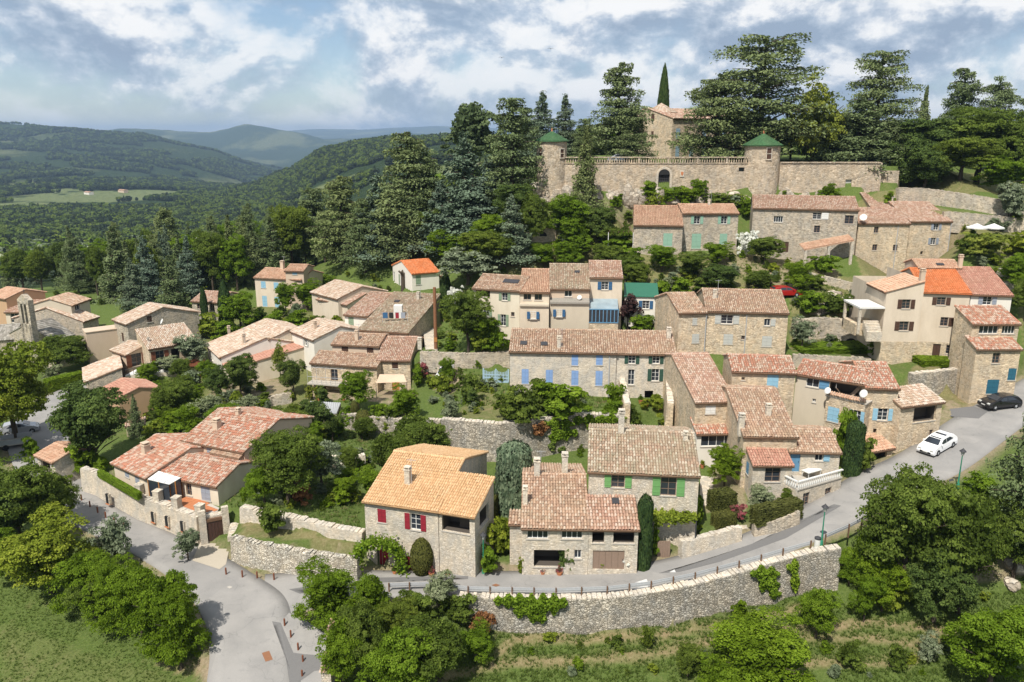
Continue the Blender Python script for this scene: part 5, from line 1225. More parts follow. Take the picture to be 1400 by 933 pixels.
def tower(px0, px1, pe, pa, label, wins, Y=CY, seg=28, zb=None):
    c = WY((px0 + px1) / 2, pe, Y); r = (WY(px1, pe, Y).x - WY(px0, pe, Y).x) / 2; cy = Y + r * .55; ze = c.z; zb = zb or ZB - 3
    root = empty('castle_tower', (c.x, cy, ZB), label, 'tower')
    m = MB(); m.lathe((c.x, cy, 0), [(r * 1.06, zb), (r * 1.02, ZB), (r, ZT), (r, ze)], seg); m.build('wall', MT['stone_castle'], root, False)
    za = zat(pa, cy); L_ = math.hypot(r * 1.12, za - ze); m = MB(); prof = [(r * 1.13, ze - .25), (r * 1.13, ze - .12)]
    n_ = 9
    for i in range(n_):
        f0, f1 = i / n_, (i + 1) / n_
        prof += [(r * 1.13 * (1 - f0) + .035, ze - .12 + (za - ze) * f0 + .02), (r * 1.13 * (1 - f1) + .05, ze - .12 + (za - ze) * f1 - .01)]
    m.lathe((c.x, cy, 0), prof, seg); rf = m.build('roof', MT['t_green'], root)
    V = []; F = []; RN = []; k = 0
    for i in range(12):       # glazed tiles
        f0 = i / 12; rr_ = r * 1.13 * (1 - f0) + .05; nn = max(5, int(2 * math.pi * rr_ / .28)); z0 = ze - .1 + (za - ze) * f0; f1 = (i + 1.1) / 12; r1 = max(r * 1.13 * (1 - f1), 0) + .05; z1 = ze - .1 + (za - ze) * min(f1, 1)
        for j in range(nn):
            a0, a1 = 2 * math.pi * (j + .06) / nn, 2 * math.pi * (j + .94) / nn; l = .05
            for (q, aa, z) in ((rr_, a0, z0 + l), (rr_, a1, z0 + l), (r1, a1, z1), (r1, a0, z1)): V.append((c.x + math.cos(aa) * q - LOC[root.name].x, cy + math.sin(aa) * q - LOC[root.name].y, z - LOC[root.name].z))
            F.append((k, k + 1, k + 2, k + 3)); k += 4; RN += [random.random()] * 4
    me = np_mesh('roof_tiles', V, F, MT['t_green'], RN); o = add_mesh_obj('roof_tiles', me, rf, LOC[root.name]); o['kind'] = 'stuff'
    m = MB(); m.lathe((c.x, cy, za), [(.001, .45), (.06, .3), (.16, .15), (.1, 0), (.18, -.15)], 8); m.build('finial', MT['terracotta'], rf)
    for (px, py, w, hh) in wins:
        p = WY(px, py, Y); sx = max(-.92, min(.92, (p.x - c.x) / r)); a = math.asin(sx); n = Vector((math.sin(a), -math.cos(a), 0)); u = Vector((math.cos(a), math.sin(a), 0)); q = Vector((c.x, cy, zat(py, cy - r * math.cos(a)))) + n * r
        m = MB()
        m.obox(q + Vector((0, 0, hh / 2 + .09)), u * (w / 2 + .12), n * .12, (0, 0, .09)); m.obox(q - Vector((0, 0, hh / 2 + .09)), u * (w / 2 + .12), n * .12, (0, 0, .09))
        for s_ in (-1, 1): m.obox(q + u * s_ * (w / 2 + .06), u * .06, n * .12, (0, 0, hh / 2))
        m.obox(q, u * w / 2, n * .1, (0, 0, .06)); wd = m.build('window', MT['stone_pale'], root)
        m = MB(); m.obox(q + n * .0, u * w / 2, n * .03, (0, 0, hh / 2 - .01)); m.build('pane', MT['brown'], wd)
    return root
tower(734, 776, 192, 178.5, 'round castle tower with green roof and attached balustrade at the fir', [(739.5, 208.5, .7, 1.7), (768, 210, .8, 1.4)])
tower(1023, 1071, 198, 181.5, 'thick round castle tower with green roof between the curtain walls', [(1048, 210.5, .8, 1.8)])
# manor house behind the terrace
hm = House('manor_house', 'brown stone manor with shallow tiled roof and octagonal corner tower behind the cedars', 'manor')
bm = hm.b((920, 162), (1022, 164), ze=zat(163, 168), z0=ZT, ridge=150, slope=.3, tile='t_pink', wall='stone', tp=False, sp=.3,
   wins=[(927, 183, 1.2, 2.0, 'c', 'paleblue'), (963, 183, 1.2, 2.0, 'c', 'paleblue'), (990, 183, 1.2, 2.0, 'c', 'paleblue'), (926, 208, 1.2, 2.2, 'c', 'paleblue'), (945, 208, 1.2, 2.2, 'c', 'paleblue'), (962, 208, 1.2, 2.2, 'c', 'paleblue'), (982, 208, 1.2, 2.2, 'c', 'paleblue'), (1003, 208, 1.2, 2.2, 'c', 'paleblue')])
root = empty('manor_house', (bm.A.x, bm.A.y, ZT), hm.label, 'manor'); build_block(root, bm)
pt = WY(906, 154, 166); rt = (WY(927, 154, 166).x - WY(886, 154, 166).x) / 2
m = MB(); m.lathe((pt.x, 166 + rt * .6, 0), [(rt, ZT - 1), (rt, pt.z - 2.3)], 8, math.pi / 8); m.build('corner_tower', MT['stone'], root)
m = MB(); m.lathe((pt.x, 166 + rt * .6, 0), [(rt * 1.005, pt.z - 2.3), (rt * 1.005, pt.z)], 8, math.pi / 8); m.build('upper_band', MT['plaster_grey'], root)
m = MB(); ap = zat(141, 166 + rt * .6); m.lathe((pt.x, 166 + rt * .6, 0), [(rt * 1.14, pt.z - .15), (rt * 1.14, pt.z), (.05, ap)], 8, math.pi / 8); rf = m.build('tower_roof', MT['t_blond'], root)
V, F, RN, k = [], [], [], 0
cx, cy = pt.x, 166 + rt * .6
for s8 in range(8):
    a0 = math.pi / 8 + s8 * math.pi / 4; a1 = a0 + math.pi / 4; e0 = np.array((cx + math.cos(a0) * rt * 1.14, cy + math.sin(a0) * rt * 1.14, pt.z)); e1 = np.array((cx + math.cos(a1) * rt * 1.14, cy + math.sin(a1) * rt * 1.14, pt.z)); top = np.array((cx, cy, ap))
    for j in range(8):
        f0, f1 = j / 8, (j + 1.05) / 8; nn = max(1, int(9 * (1 - f0)))
        for i in range(nn):
            g0, g1 = (i + .05) / nn, (i + .95) / nn
            A_ = e0 + (e1 - e0) * g0; B_ = e0 + (e1 - e0) * g1
            for (p, f, l) in ((A_, f0, .07), (B_, f0, .07), (B_, min(f1, 1), .02), (A_, min(f1, 1), .02)): V.append(p + (top - p) * f + np.array((0, 0, l)) - np.array(LOC[root.name]))
            F.append((k, k + 1, k + 2, k + 3)); k += 4; RN += [random.random()] * 4
o = add_mesh_obj('roof_tiles', np_mesh('roof_tiles', V, F, MT['t_blond'], RN), rf, LOC[root.name]); o['kind'] = 'stuff'
for (px, py, w, hh) in ((893, 160, .7, 1.2), (893, 184, .7, 1.2), (909, 213, .8, 1.1)):
    q = WY(px, py, 166 + rt * .6 - rt * .97); m = MB(); m.obox(q, (w / 2, 0, 0), (0, .25, 0), (0, 0, hh / 2)); m.build('window', MT['brown'], root)
m = MB(); m.tube([WY(900, 165, 165.5), WY(900, 214, 165.5)], .08, 6); m.build('drainpipe', MT['zinc'], root)

# ruin in the wood
p = G(742, 332); root = empty('ruined_wall', p, 'ruined stone gable with small arch standing in the wood', 'ruin')
m = MB(); w = 36 / scale_at(p); top = zat(291, p.y) - p.z; b0 = Vector((p.x, p.y, p.z - 1))
m.prism([b0 + Vector((-w / 2, 0, 0)), b0 + Vector((w / 2, 0, 0)), b0 + Vector((w * .5, 0, top * .6)), b0 + Vector((w * .3, 0, top * .75)), b0 + Vector((w * .15, 0, top * .7)), b0 + Vector((-.1 * w, 0, top + 1)), b0 + Vector((-.3 * w, 0, top * .85)), b0 + Vector((-.42 * w, 0, top * .55))], (0, .8, 0)); m.build('masonry', MT['stone'], root)
m = MB(); q = b0 + Vector((.02 * w, -.03, top * .42)); m.prism([q + Vector((math.cos(t) * .6, 0, math.sin(t) * .7)) for t in np.linspace(0, math.pi, 9)], (0, .2, 0)); m.build('arch', MT['dark'], root)

# ------------------------------------------------------------------ rocks under the castle wall
def rock_mesh(name, seed):
    bm_ = bmesh.new(); bmesh.ops.create_icosphere(bm_, subdivisions=3, radius=1.0); r_ = random.Random(seed); o_ = (r_.random() * 50, r_.random() * 50)
    for v in bm_.verts:
        d = fbm(np.array([v.co.x * 1.6 + o_[0] + v.co.z]), np.array([v.co.y * 1.6 + o_[1] + v.co.z * 1.3]), 4)[0]
        v.co *= .65 + .75 * d
        v.co.z = round(v.co.z * 5) / 5 * .6 + v.co.z * .4
    me = bpy.data.meshes.new(name); bm_.to_mesh(me); bm_.free(); me.materials.append(MT['rock'])
    at = me.attributes.new('rnd', 'FLOAT', 'POINT'); return me
ROCK = [rock_mesh('rock', i) for i in range(4)]
for i, px in enumerate(list(range(735, 1025, 14)) + [1080, 1100, 1125]):
    p = G(px + random.uniform(-4, 4), 268 + random.uniform(-2, 9))
    if p is None: continue
    o = bpy.data.objects.new('rock_outcrop', ROCK[i % 4]); o.location = p + Vector((0, .6, -.5)); o.scale = (random.uniform(1.4, 2.6), random.uniform(1.0, 1.8), random.uniform(1.2, 2.4)); o.rotation_euler = (0, 0, random.random() * 6)
    link(o); tag(o, 'pale limestone outcrop at the foot of the castle wall', 'rock', 'limestone rocks below the castle')
for i, (px, py, s_) in enumerate([(1385, 395, 1.5), (1376, 375, 1.2), (655, 352, 1.2), (668, 345, 1.6), (735, 258, 1.5), (690, 470, .8), (1120, 425, 1.3), (1160, 415, 1.2), (1140, 405, 1.0), (1390, 775, .8), (1118, 735 + 90, .4), (1383, 800, .6)]):
    p = G(px, py); o = bpy.data.objects.new('rock', ROCK[i % 4]); o.location = p; o.scale = (s_ * 1.3, s_, s_ * .9); o.rotation_euler = (0, 0, i); link(o); tag(o, 'loose pale rock on the village slope', 'rock', 'loose rocks on the slope')
# ------------------------------------------------------------------ vegetation: mesh makers (unit height, unit width)
def leaves(C, Nrm, size, rn=None, jit=.55, asp=1.5):
    """leaf-sized quads at C facing about Nrm"""
    k = len(C); n = Nrm + RNG.normal(0, jit, (k, 3)); n /= np.linalg.norm(n, axis=1)[:, None] + 1e-9
    a = np.cross(n, RNG.normal(0, 1, (k, 3))); a /= np.linalg.norm(a, axis=1)[:, None] + 1e-9; b = np.cross(n, a)
    s = size * RNG.uniform(.6, 1.35, k)[:, None] if np.isscalar(size) else size[:, None]
    V = np.stack([C - a * s * asp / 2, C + b * s / 2, C + a * s * asp / 2, C - b * s / 2], 1).reshape(-1, 3)
    F = np.arange(4 * k).reshape(-1, 4)
    rn = RNG.random(k) if rn is None else rn
    return V, F, np.repeat(np.clip(rn, 0, 1), 4)
def sph(k):
    v = RNG.normal(0, 1, (k, 3)); return v / np.linalg.norm(v, axis=1)[:, None]
def broad_crown(name, matn, H=9.0, R=4.0, base=.22, nl=7, clumps=340, per=62, leaf=.164, cr=.78, seed=0):
    """irregular crown: lobes, clumps of leaves on their shells"""
    r = np.random.default_rng(seed); z0 = H * base; hc = (H - z0) / 2; mid = z0 + hc
    L_ = [(np.array([0, 0, mid]), np.array([R * .62, R * .62, hc * .85]))]
    for i in range(nl + 4):
        a = r.random() * 6.28; d = r.uniform(.35, .78) * R; zz = mid + r.uniform(-.6, .7) * hc
        q = r.uniform(.24, .52) * R; L_.append((np.array([math.cos(a) * d, math.sin(a) * d, zz]), np.array([q, q, q * r.uniform(.7, 1.0)])))
    CC = []
    while len(CC) < clumps:
        c, e = L_[r.integers(len(L_))]; v = r.normal(0, 1, 3); v /= np.linalg.norm(v)
        p = c + v * e * r.uniform(.72, 1.0)
        if p[2] < z0 * .75 or any((((p - c2) / (e2 * .7)) ** 2).sum() < 1 for c2, e2 in L_): continue
        CC.append(np.append(p, r.uniform(.35, 1.2)))
    CC = np.array(CC); k = len(CC) * per
    c = np.repeat(CC[:, :3], per, 0); sc = np.repeat(CC[:, 3], per) * cr
    v = sph(k); v[:, 2] = np.abs(v[:, 2]) * .9 - .18; 
    P = c + v * (sc * RNG.uniform(.55, 1.0, k))[:, None] * np.array([1, 1, .75])
    out = P - np.array([0, 0, mid]); out /= np.linalg.norm(out, axis=1)[:, None]
    tone = np.repeat(r.random(len(CC)) * .65, per) + RNG.random(k) * .4 - .05
    V, F, rn = leaves(P, v * .6 + out * .3 + np.array([0, 0, .5]), leaf, tone)
    # inner leaves that close the crown
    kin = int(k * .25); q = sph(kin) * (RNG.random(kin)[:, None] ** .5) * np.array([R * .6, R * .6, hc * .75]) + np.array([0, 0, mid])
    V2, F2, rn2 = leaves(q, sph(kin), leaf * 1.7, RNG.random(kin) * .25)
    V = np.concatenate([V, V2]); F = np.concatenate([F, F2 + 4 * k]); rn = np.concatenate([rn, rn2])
    rad = np.percentile(np.hypot(V[:, 0], V[:, 1]), 98.5); top = np.percentile(V[:, 2], 99.7)
    return np_mesh(name, V / np.array([2 * rad, 2 * rad, top]), F, MT[matn], rn)
def trunk_mesh(H=9.0, R=4.0, r0=.22, branches=6, top=.75, seed=0):
    r = random.Random(seed); m = MB(); pts = [(r.uniform(-.1, .1) * i, r.uniform(-.1, .1) * i, H * top * i / 5) for i in range(6)]; pts[0] = (0, 0, -.6)
    m.tube(pts, [r0 * (1.25 - i * .18) for i in range(6)], 8)
    for i in range(branches):
        a = r.random() * 6.28; z = H * r.uniform(.2, .5); L_ = R * r.uniform(.5, .85)
        m.tube([(0, 0, z), (math.cos(a) * L_ * .5, math.sin(a) * L_ * .5, z + L_ * .5), (math.cos(a) * L_, math.sin(a) * L_, z + L_ * .8)], [r0 * .5, r0 * .32, r0 * .12], 5)
    v = np.concatenate(m.v) / np.array([2 * R, 2 * R, H]); me = bpy.data.meshes.new('trunk'); me.from_pydata(v.tolist(), [], m.f); me.materials.append(MT['bark']); return me
def cedar_crown(name, matn, H=18., R=7., tiers=13, nb=8, per=80, leaf=.24, flat=.95, prof='wide', droop=.0, seed=0, base=.12):
    r = np.random.default_rng(seed); P = []; Nn = []; T = []; m = MB()
    m.tube([(0, 0, -.8), (.1, 0, H * .35), (-.1, .1, H * .7), (0, 0, H * .97)], [H * .024, H * .02, H * .012, .04], 8)
    for t in range(tiers):
        f = (t + .5) / tiers; z = H * (base + (1 - base) * f)
        if prof == 'wide': L0 = R * (1 - .70 * f ** 1.6) * (.8 + .2 * min(1, f * 4))
        elif prof == 'flat': L0 = R * (1 - .52 * f ** 2.0) * (.75 + .25 * min(1, f * 4))
        else: L0 = R * (1 - f) ** .85 + .25
        n_ = max(3, int(nb * (.55 + .45 * L0 / R))); a0 = r.random() * 6.28
        for b in range(n_):
            if r.random() < .2: continue
            a = a0 + b * 6.283 / n_ + r.uniform(-.35, .35); L_ = L0 * r.uniform(.5, 1.15); up = r.uniform(-.08, .24) if prof != 'cone' else r.uniform(-.05, .10)
            d = np.array([math.cos(a), math.sin(a), 0]); sd_ = np.array([-d[1], d[0], 0]); zz = z + r.uniform(-.6, .6) * H / tiers
            m.tube([tuple(np.array([0, 0, zz - L_ * .12])), tuple(d * L_ * .5 + [0, 0, zz + up * L_ * .5]), tuple(d * L_ * .95 + [0, 0, zz + up * L_ * .6 - droop * L_])], [.02 * H * .35, .012 * H * .4, .03], 4)
            k = int(per * (.35 + .65 * L_ / R)); q = RNG.random(k) ** .7
            wdt = (.16 + .34 * np.sin(q * math.pi * .9)) * L_ * .75
            # sub-sprays: cluster side offsets
            side = RNG.uniform(-1, 1, k); side = np.round(side * 3) / 3 + RNG.normal(0, .10, k)
            p = d * (q * L_)[:, None] + sd_ * (side * wdt)[:, None]; p[:, 2] = zz + up * L_ * np.sin(q * 1.9) - droop * L_ * q ** 2 - np.abs(side) * wdt * .12 - np.abs(RNG.normal(0, flat * .55, k)) * (.4 + q)
            P.append(p); Nn.append(np.tile([0, 0, .75], (k, 1)) + d * .25); T.append(.25 + .5 * q * r.uniform(.6, 1.2) + RNG.random(k) * .3)
    k = int(H * 6); P.append(np.column_stack([RNG.normal(0, .25, k), RNG.normal(0, .25, k), H * RNG.uniform(.85, 1.0, k)])); Nn.append(sph(k)); T.append(RNG.random(k))
    P = np.concatenate(P); V, F, rn = leaves(P, np.concatenate(Nn), leaf, np.concatenate(T), .5, 2.0)
    S = np.array([2 * R, 2 * R, H])
    tr = bpy.data.meshes.new('trunk'); tr.from_pydata((np.concatenate(m.v) / S).tolist(), [], m.f); tr.materials.append(MT['bark'])
    return np_mesh(name, V / S, F, MT[matn], rn), tr
def shell(name, matn, fn, k, leaf, seed=0, jit=.45, core=True, corem='hedgecore'):
    """clipped shape: fn(k) gives points and normals on a unit shape; a dark core closes it"""
    P, Nn = fn(k); P = P + RNG.normal(0, leaf * .22, P.shape); V, F, rn = leaves(P, Nn, leaf, None, jit)
    return np_mesh(name, V, F, MT[matn], rn)
def f_box(k):
    P = RNG.uniform(-.5, .5, (k, 3)); Nn = np.zeros((k, 3)); ax = RNG.integers(0, 5, k)
    for i, (a, s) in enumerate(((0, 1), (0, -1), (1, 1), (1, -1), (2, 1))): m = ax == i; P[m, a] = .5 * s; Nn[m, a] = s
    P[:, 2] += .5; return P, Nn
def f_egg(k):
    v = sph(k); P = v * .5; z = P[:, 2] + .5; w = np.where(z > .4, 1 - ((z - .4) / .6) ** 2 * .12, 1.0); P[:, :2] *= w[:, None]; P[:, 2] += .5; return P, v
def f_col(k):
    t = RNG.random(k); a = RNG.random(k) * 6.283; r = .5 * np.clip(np.minimum(.72 + t * 1.2, 1.0), 0, 1) * np.clip((1 - t) / .42, 0, 1) ** .55
    P = np.column_stack([np.cos(a) * r, np.sin(a) * r, t]); return P, np.column_stack([np.cos(a), np.sin(a), np.full(k, .5)])
def f_pillar(k):
    t = RNG.random(k); a = RNG.random(k) * 6.283; r = .5 * np.clip((1 - t) / .12, 0, 1) ** .5 * (.94 + .06 * np.sin(t * 9 + a * 2))
    P = np.column_stack([np.cos(a) * r, np.sin(a) * r, t]); return P, np.column_stack([np.cos(a), np.sin(a), np.where(t > .88, 2, .25)])
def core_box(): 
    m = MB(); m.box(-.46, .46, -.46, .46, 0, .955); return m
def core_lathe(prof): 
    m = MB(); m.lathe((0, 0, 0), prof, 14); return m
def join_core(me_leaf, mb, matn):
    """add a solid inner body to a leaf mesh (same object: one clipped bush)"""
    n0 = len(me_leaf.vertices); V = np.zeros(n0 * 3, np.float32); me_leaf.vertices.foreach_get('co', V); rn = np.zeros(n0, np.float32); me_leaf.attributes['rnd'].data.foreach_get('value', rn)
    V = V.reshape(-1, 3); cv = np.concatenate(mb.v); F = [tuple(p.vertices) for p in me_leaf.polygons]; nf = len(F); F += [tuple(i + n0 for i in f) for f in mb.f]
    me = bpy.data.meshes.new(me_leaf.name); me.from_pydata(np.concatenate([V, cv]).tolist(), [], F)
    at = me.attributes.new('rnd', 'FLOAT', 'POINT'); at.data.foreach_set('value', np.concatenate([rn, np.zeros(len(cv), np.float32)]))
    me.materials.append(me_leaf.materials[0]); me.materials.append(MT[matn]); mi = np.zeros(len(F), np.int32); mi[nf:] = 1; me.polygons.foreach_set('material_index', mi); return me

VEG = {}    # kind -> list of (crown mesh, trunk mesh or None)
def reg(kind, variants): VEG[kind] = variants
TR = [trunk_mesh(seed=i) for i in range(3)]
reg('oak', [(broad_crown('crown', 'l_oak', seed=s, nl=6 + s % 3, clumps=340, per=62, leaf=.145), TR[s % 3]) for s in (1, 2, 3)])
reg('mid', [(broad_crown('crown', 'l_mid', seed=s + 10, nl=7, clumps=340, per=62, leaf=.145), TR[s % 3]) for s in (1, 2, 3)])
reg('lime', [(broad_crown('crown', 'l_lime', seed=s + 20, nl=8, clumps=340, per=62, leaf=.16), TR[s % 3]) for s in (1, 2)])
reg('laurel', [(broad_crown('crown', 'l_laurel', seed=s + 80, nl=8, clumps=340, per=62, leaf=.145, base=.05), TR[s % 3]) for s in (1, 2)])
reg('dark', [(broad_crown('crown', 'l_dark', seed=s + 30, nl=6, clumps=340, per=62, leaf=.145), TR[s % 3]) for s in (1, 2)])
reg('olive', [(broad_crown('crown', 'l_olive', H=5, R=2.4, seed=s + 40, nl=7, clumps=120, per=46, leaf=.15, cr=.6), TR[s % 3]) for s in (1, 2)])
reg('airy', [(broad_crown('crown', 'l_yellow', seed=51, nl=9, clumps=150, per=40, leaf=.17, cr=.7), TR[0])])
reg('purple', [(broad_crown('crown', 'l_purple', H=5, R=2.2, seed=52, nl=6, clumps=80, per=60, leaf=.16, cr=.6), TR[1])])
def bush(matn, seed, leaf=.15, per=60, clumps=46): return (broad_crown('shrub', matn, H=2.6, R=1.6, base=.02, nl=5, clumps=clumps, per=per, leaf=leaf, cr=.45, seed=seed), None)
for nm, mt in (('b_mid', 'l_mid'), ('b_oak', 'l_oak'), ('b_lime', 'l_lime'), ('b_olive', 'l_olive'), ('b_dark', 'l_dark'), ('b_rust', 'l_rust'), ('b_yellow', 'l_yellow'), ('b_red', 'l_red'), ('b_flower', 'l_flower')):
    reg(nm, [bush(mt, 60 + i * 7 + len(nm)) for i in range(2)])
reg('cedar', [cedar_crown('crown', 'l_cedar', seed=s, tiers=15 + s, nb=8, prof='wide', per=260) for s in (1, 2, 3)])
reg('flatcedar', [cedar_crown('crown', 'l_cedar', H=20, R=9, seed=s + 5, tiers=14, nb=9, prof='flat', base=.18, per=340) for s in (1, 2)])
reg('bluecedar', [cedar_crown('crown', 'l_bluecedar', seed=s + 8, tiers=15, nb=8, prof='cone', R=5.5, droop=.05, per=250) for s in (1, 2)])
reg('fir', [cedar_crown('crown', 'l_cedar', H=14, R=3.6, seed=s + 12, tiers=18, nb=9, prof='cone', droop=.12, base=.05, per=190, leaf=.2) for s in (1, 2)])
reg('pine', [(broad_crown('crown', 'l_cedar', H=14, R=5, base=.35, nl=9, clumps=130, per=50, leaf=.3, cr=.9, seed=77), trunk_mesh(14, 5, .3, 7, .8, 5))])
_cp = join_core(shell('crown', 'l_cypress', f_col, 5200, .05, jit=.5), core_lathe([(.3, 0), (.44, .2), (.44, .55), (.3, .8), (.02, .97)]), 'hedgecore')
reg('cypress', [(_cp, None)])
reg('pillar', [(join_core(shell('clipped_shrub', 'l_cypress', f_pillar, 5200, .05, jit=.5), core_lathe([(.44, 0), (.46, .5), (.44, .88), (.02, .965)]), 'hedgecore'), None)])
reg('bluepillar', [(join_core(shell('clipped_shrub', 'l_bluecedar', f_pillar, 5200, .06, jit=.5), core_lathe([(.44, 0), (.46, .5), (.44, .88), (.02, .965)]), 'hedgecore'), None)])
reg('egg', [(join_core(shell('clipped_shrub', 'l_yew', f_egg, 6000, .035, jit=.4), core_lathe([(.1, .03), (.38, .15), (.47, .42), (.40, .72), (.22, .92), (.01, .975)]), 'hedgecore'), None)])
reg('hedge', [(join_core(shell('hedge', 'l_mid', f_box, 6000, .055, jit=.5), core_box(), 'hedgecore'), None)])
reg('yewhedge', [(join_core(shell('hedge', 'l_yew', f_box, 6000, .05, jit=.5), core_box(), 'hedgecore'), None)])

TREEWORD = dict(laurel='laurel_bush', oak='oak_tree', mid='leafy_tree', lime='lime_green_tree', dark='evergreen_oak', olive='olive_tree', airy='yellow_green_tree', purple='purple_plum_tree', cedar='cedar_tree', flatcedar='cedar_tree', bluecedar='blue_cedar', fir='fir_tree', pine='pine_tree', cypress='cypress_tree')
def plant_at(kind, p, hgt, w, label, group=None, rot=None, sy=None, name=None, cat=None):
    cm, tm = random.choice(VEG[kind]); rot = random.random() * 6.283 if rot is None else rot
    sc = (w, sy or w, hgt)
    if kind in TREEWORD:
        root = empty(name or TREEWORD[kind], p, label, cat or 'tree', group); root.rotation_euler = (0, 0, rot); root.scale = sc
        o = bpy.data.objects.new('crown', cm); link(o, root)
        if tm is not None: o = bpy.data.objects.new('trunk', tm); link(o, root)
        else:
            o = bpy.data.objects.new('trunk', TRUNK1); link(o, root)
        return root
    nm = name or ('hedge' if 'hedge' in kind else 'clipped_shrub' if kind in ('pillar', 'egg', 'bluepillar') else 'shrub')
    o = bpy.data.objects.new(nm, cm); o.location = p; o.rotation_euler = (0, 0, rot); o.scale = sc; link(o); tag(o, label, cat or ('hedge' if 'hedge' in kind else 'shrub'), group); return o
_m = MB(); _m.tube([(0, 0, -.05), (0, 0, .5)], [.12, .06], 6); TRUNK1 = bpy.data.meshes.new('trunk'); TRUNK1.from_pydata(np.concatenate(_m.v).tolist(), [], _m.f); TRUNK1.materials.append(MT['bark'])
def plant(kind, px, pt, pb, wpx, label, group=None, sink=.1, **kw):
    """plant whose foot is seen at (px, pb), top at row pt, wpx pixels wide"""
    p = G(px, pb)
    if p is None: return None
    hgt = max(.4, zat(pt, p.y) - p.z) * 1.03; w = wpx / scale_at(p) * 1.08
    return plant_at(kind, p - Vector((0, 0, sink)), hgt + sink, w, label, group, **kw)
# labels shared by look-alikes of one group: (label, group)
LB = [('cedar of the wooded slope under the castle', 'cedars on the slope'),
 ('leafy tree on the slope behind the terraced houses', 'leafy trees behind the row'),
 ('hedge like shrub in front of the terraced houses', 'shrubs before the terraced houses'),
 ('broad fig shrub under the blue shutters', 'fig shrubs below the blue shutters'),
 ('shrub by the tiled stair wall', 'shrubs by the stair wall'),
 ('green shrub in the topiary garden', 'shrubs in the topiary garden'),
 ('dense bushy tree above the tan roof', 'bushes behind the tan roof'),
 ('dark garden shrub below the cream house', 'dark garden shrubs'),
 ('bright shrub along the back lane', 'bright lane shrubs'),
 ('shrub on the grass below the blue villa', 'shrubs below the blue villa'),
 ('bright low shrub in the villa garden', 'low villa shrubs'),
 ('leafy laurel bush in the roadside row', 'laurel bushes along the road'),
 ('bushy tree below the junction', 'bushy trees below the road'),
 ('round shrub in the mown garden', 'round garden shrubs'),
 ('round shrub at the foot of the castle wall', 'shrubs at the castle wall'),
 ('leafy tree below the mint green shutters', 'trees below the upper house'),
 ('leafy shrub above the square stone house', 'shrubs above the stone house'),
 ('pointed cedar behind the left castle tower', 'pointed cedars behind the left tower'),
 ('dark broadleaf tree of the right hand wood', 'broadleaf trees of the right wood')]
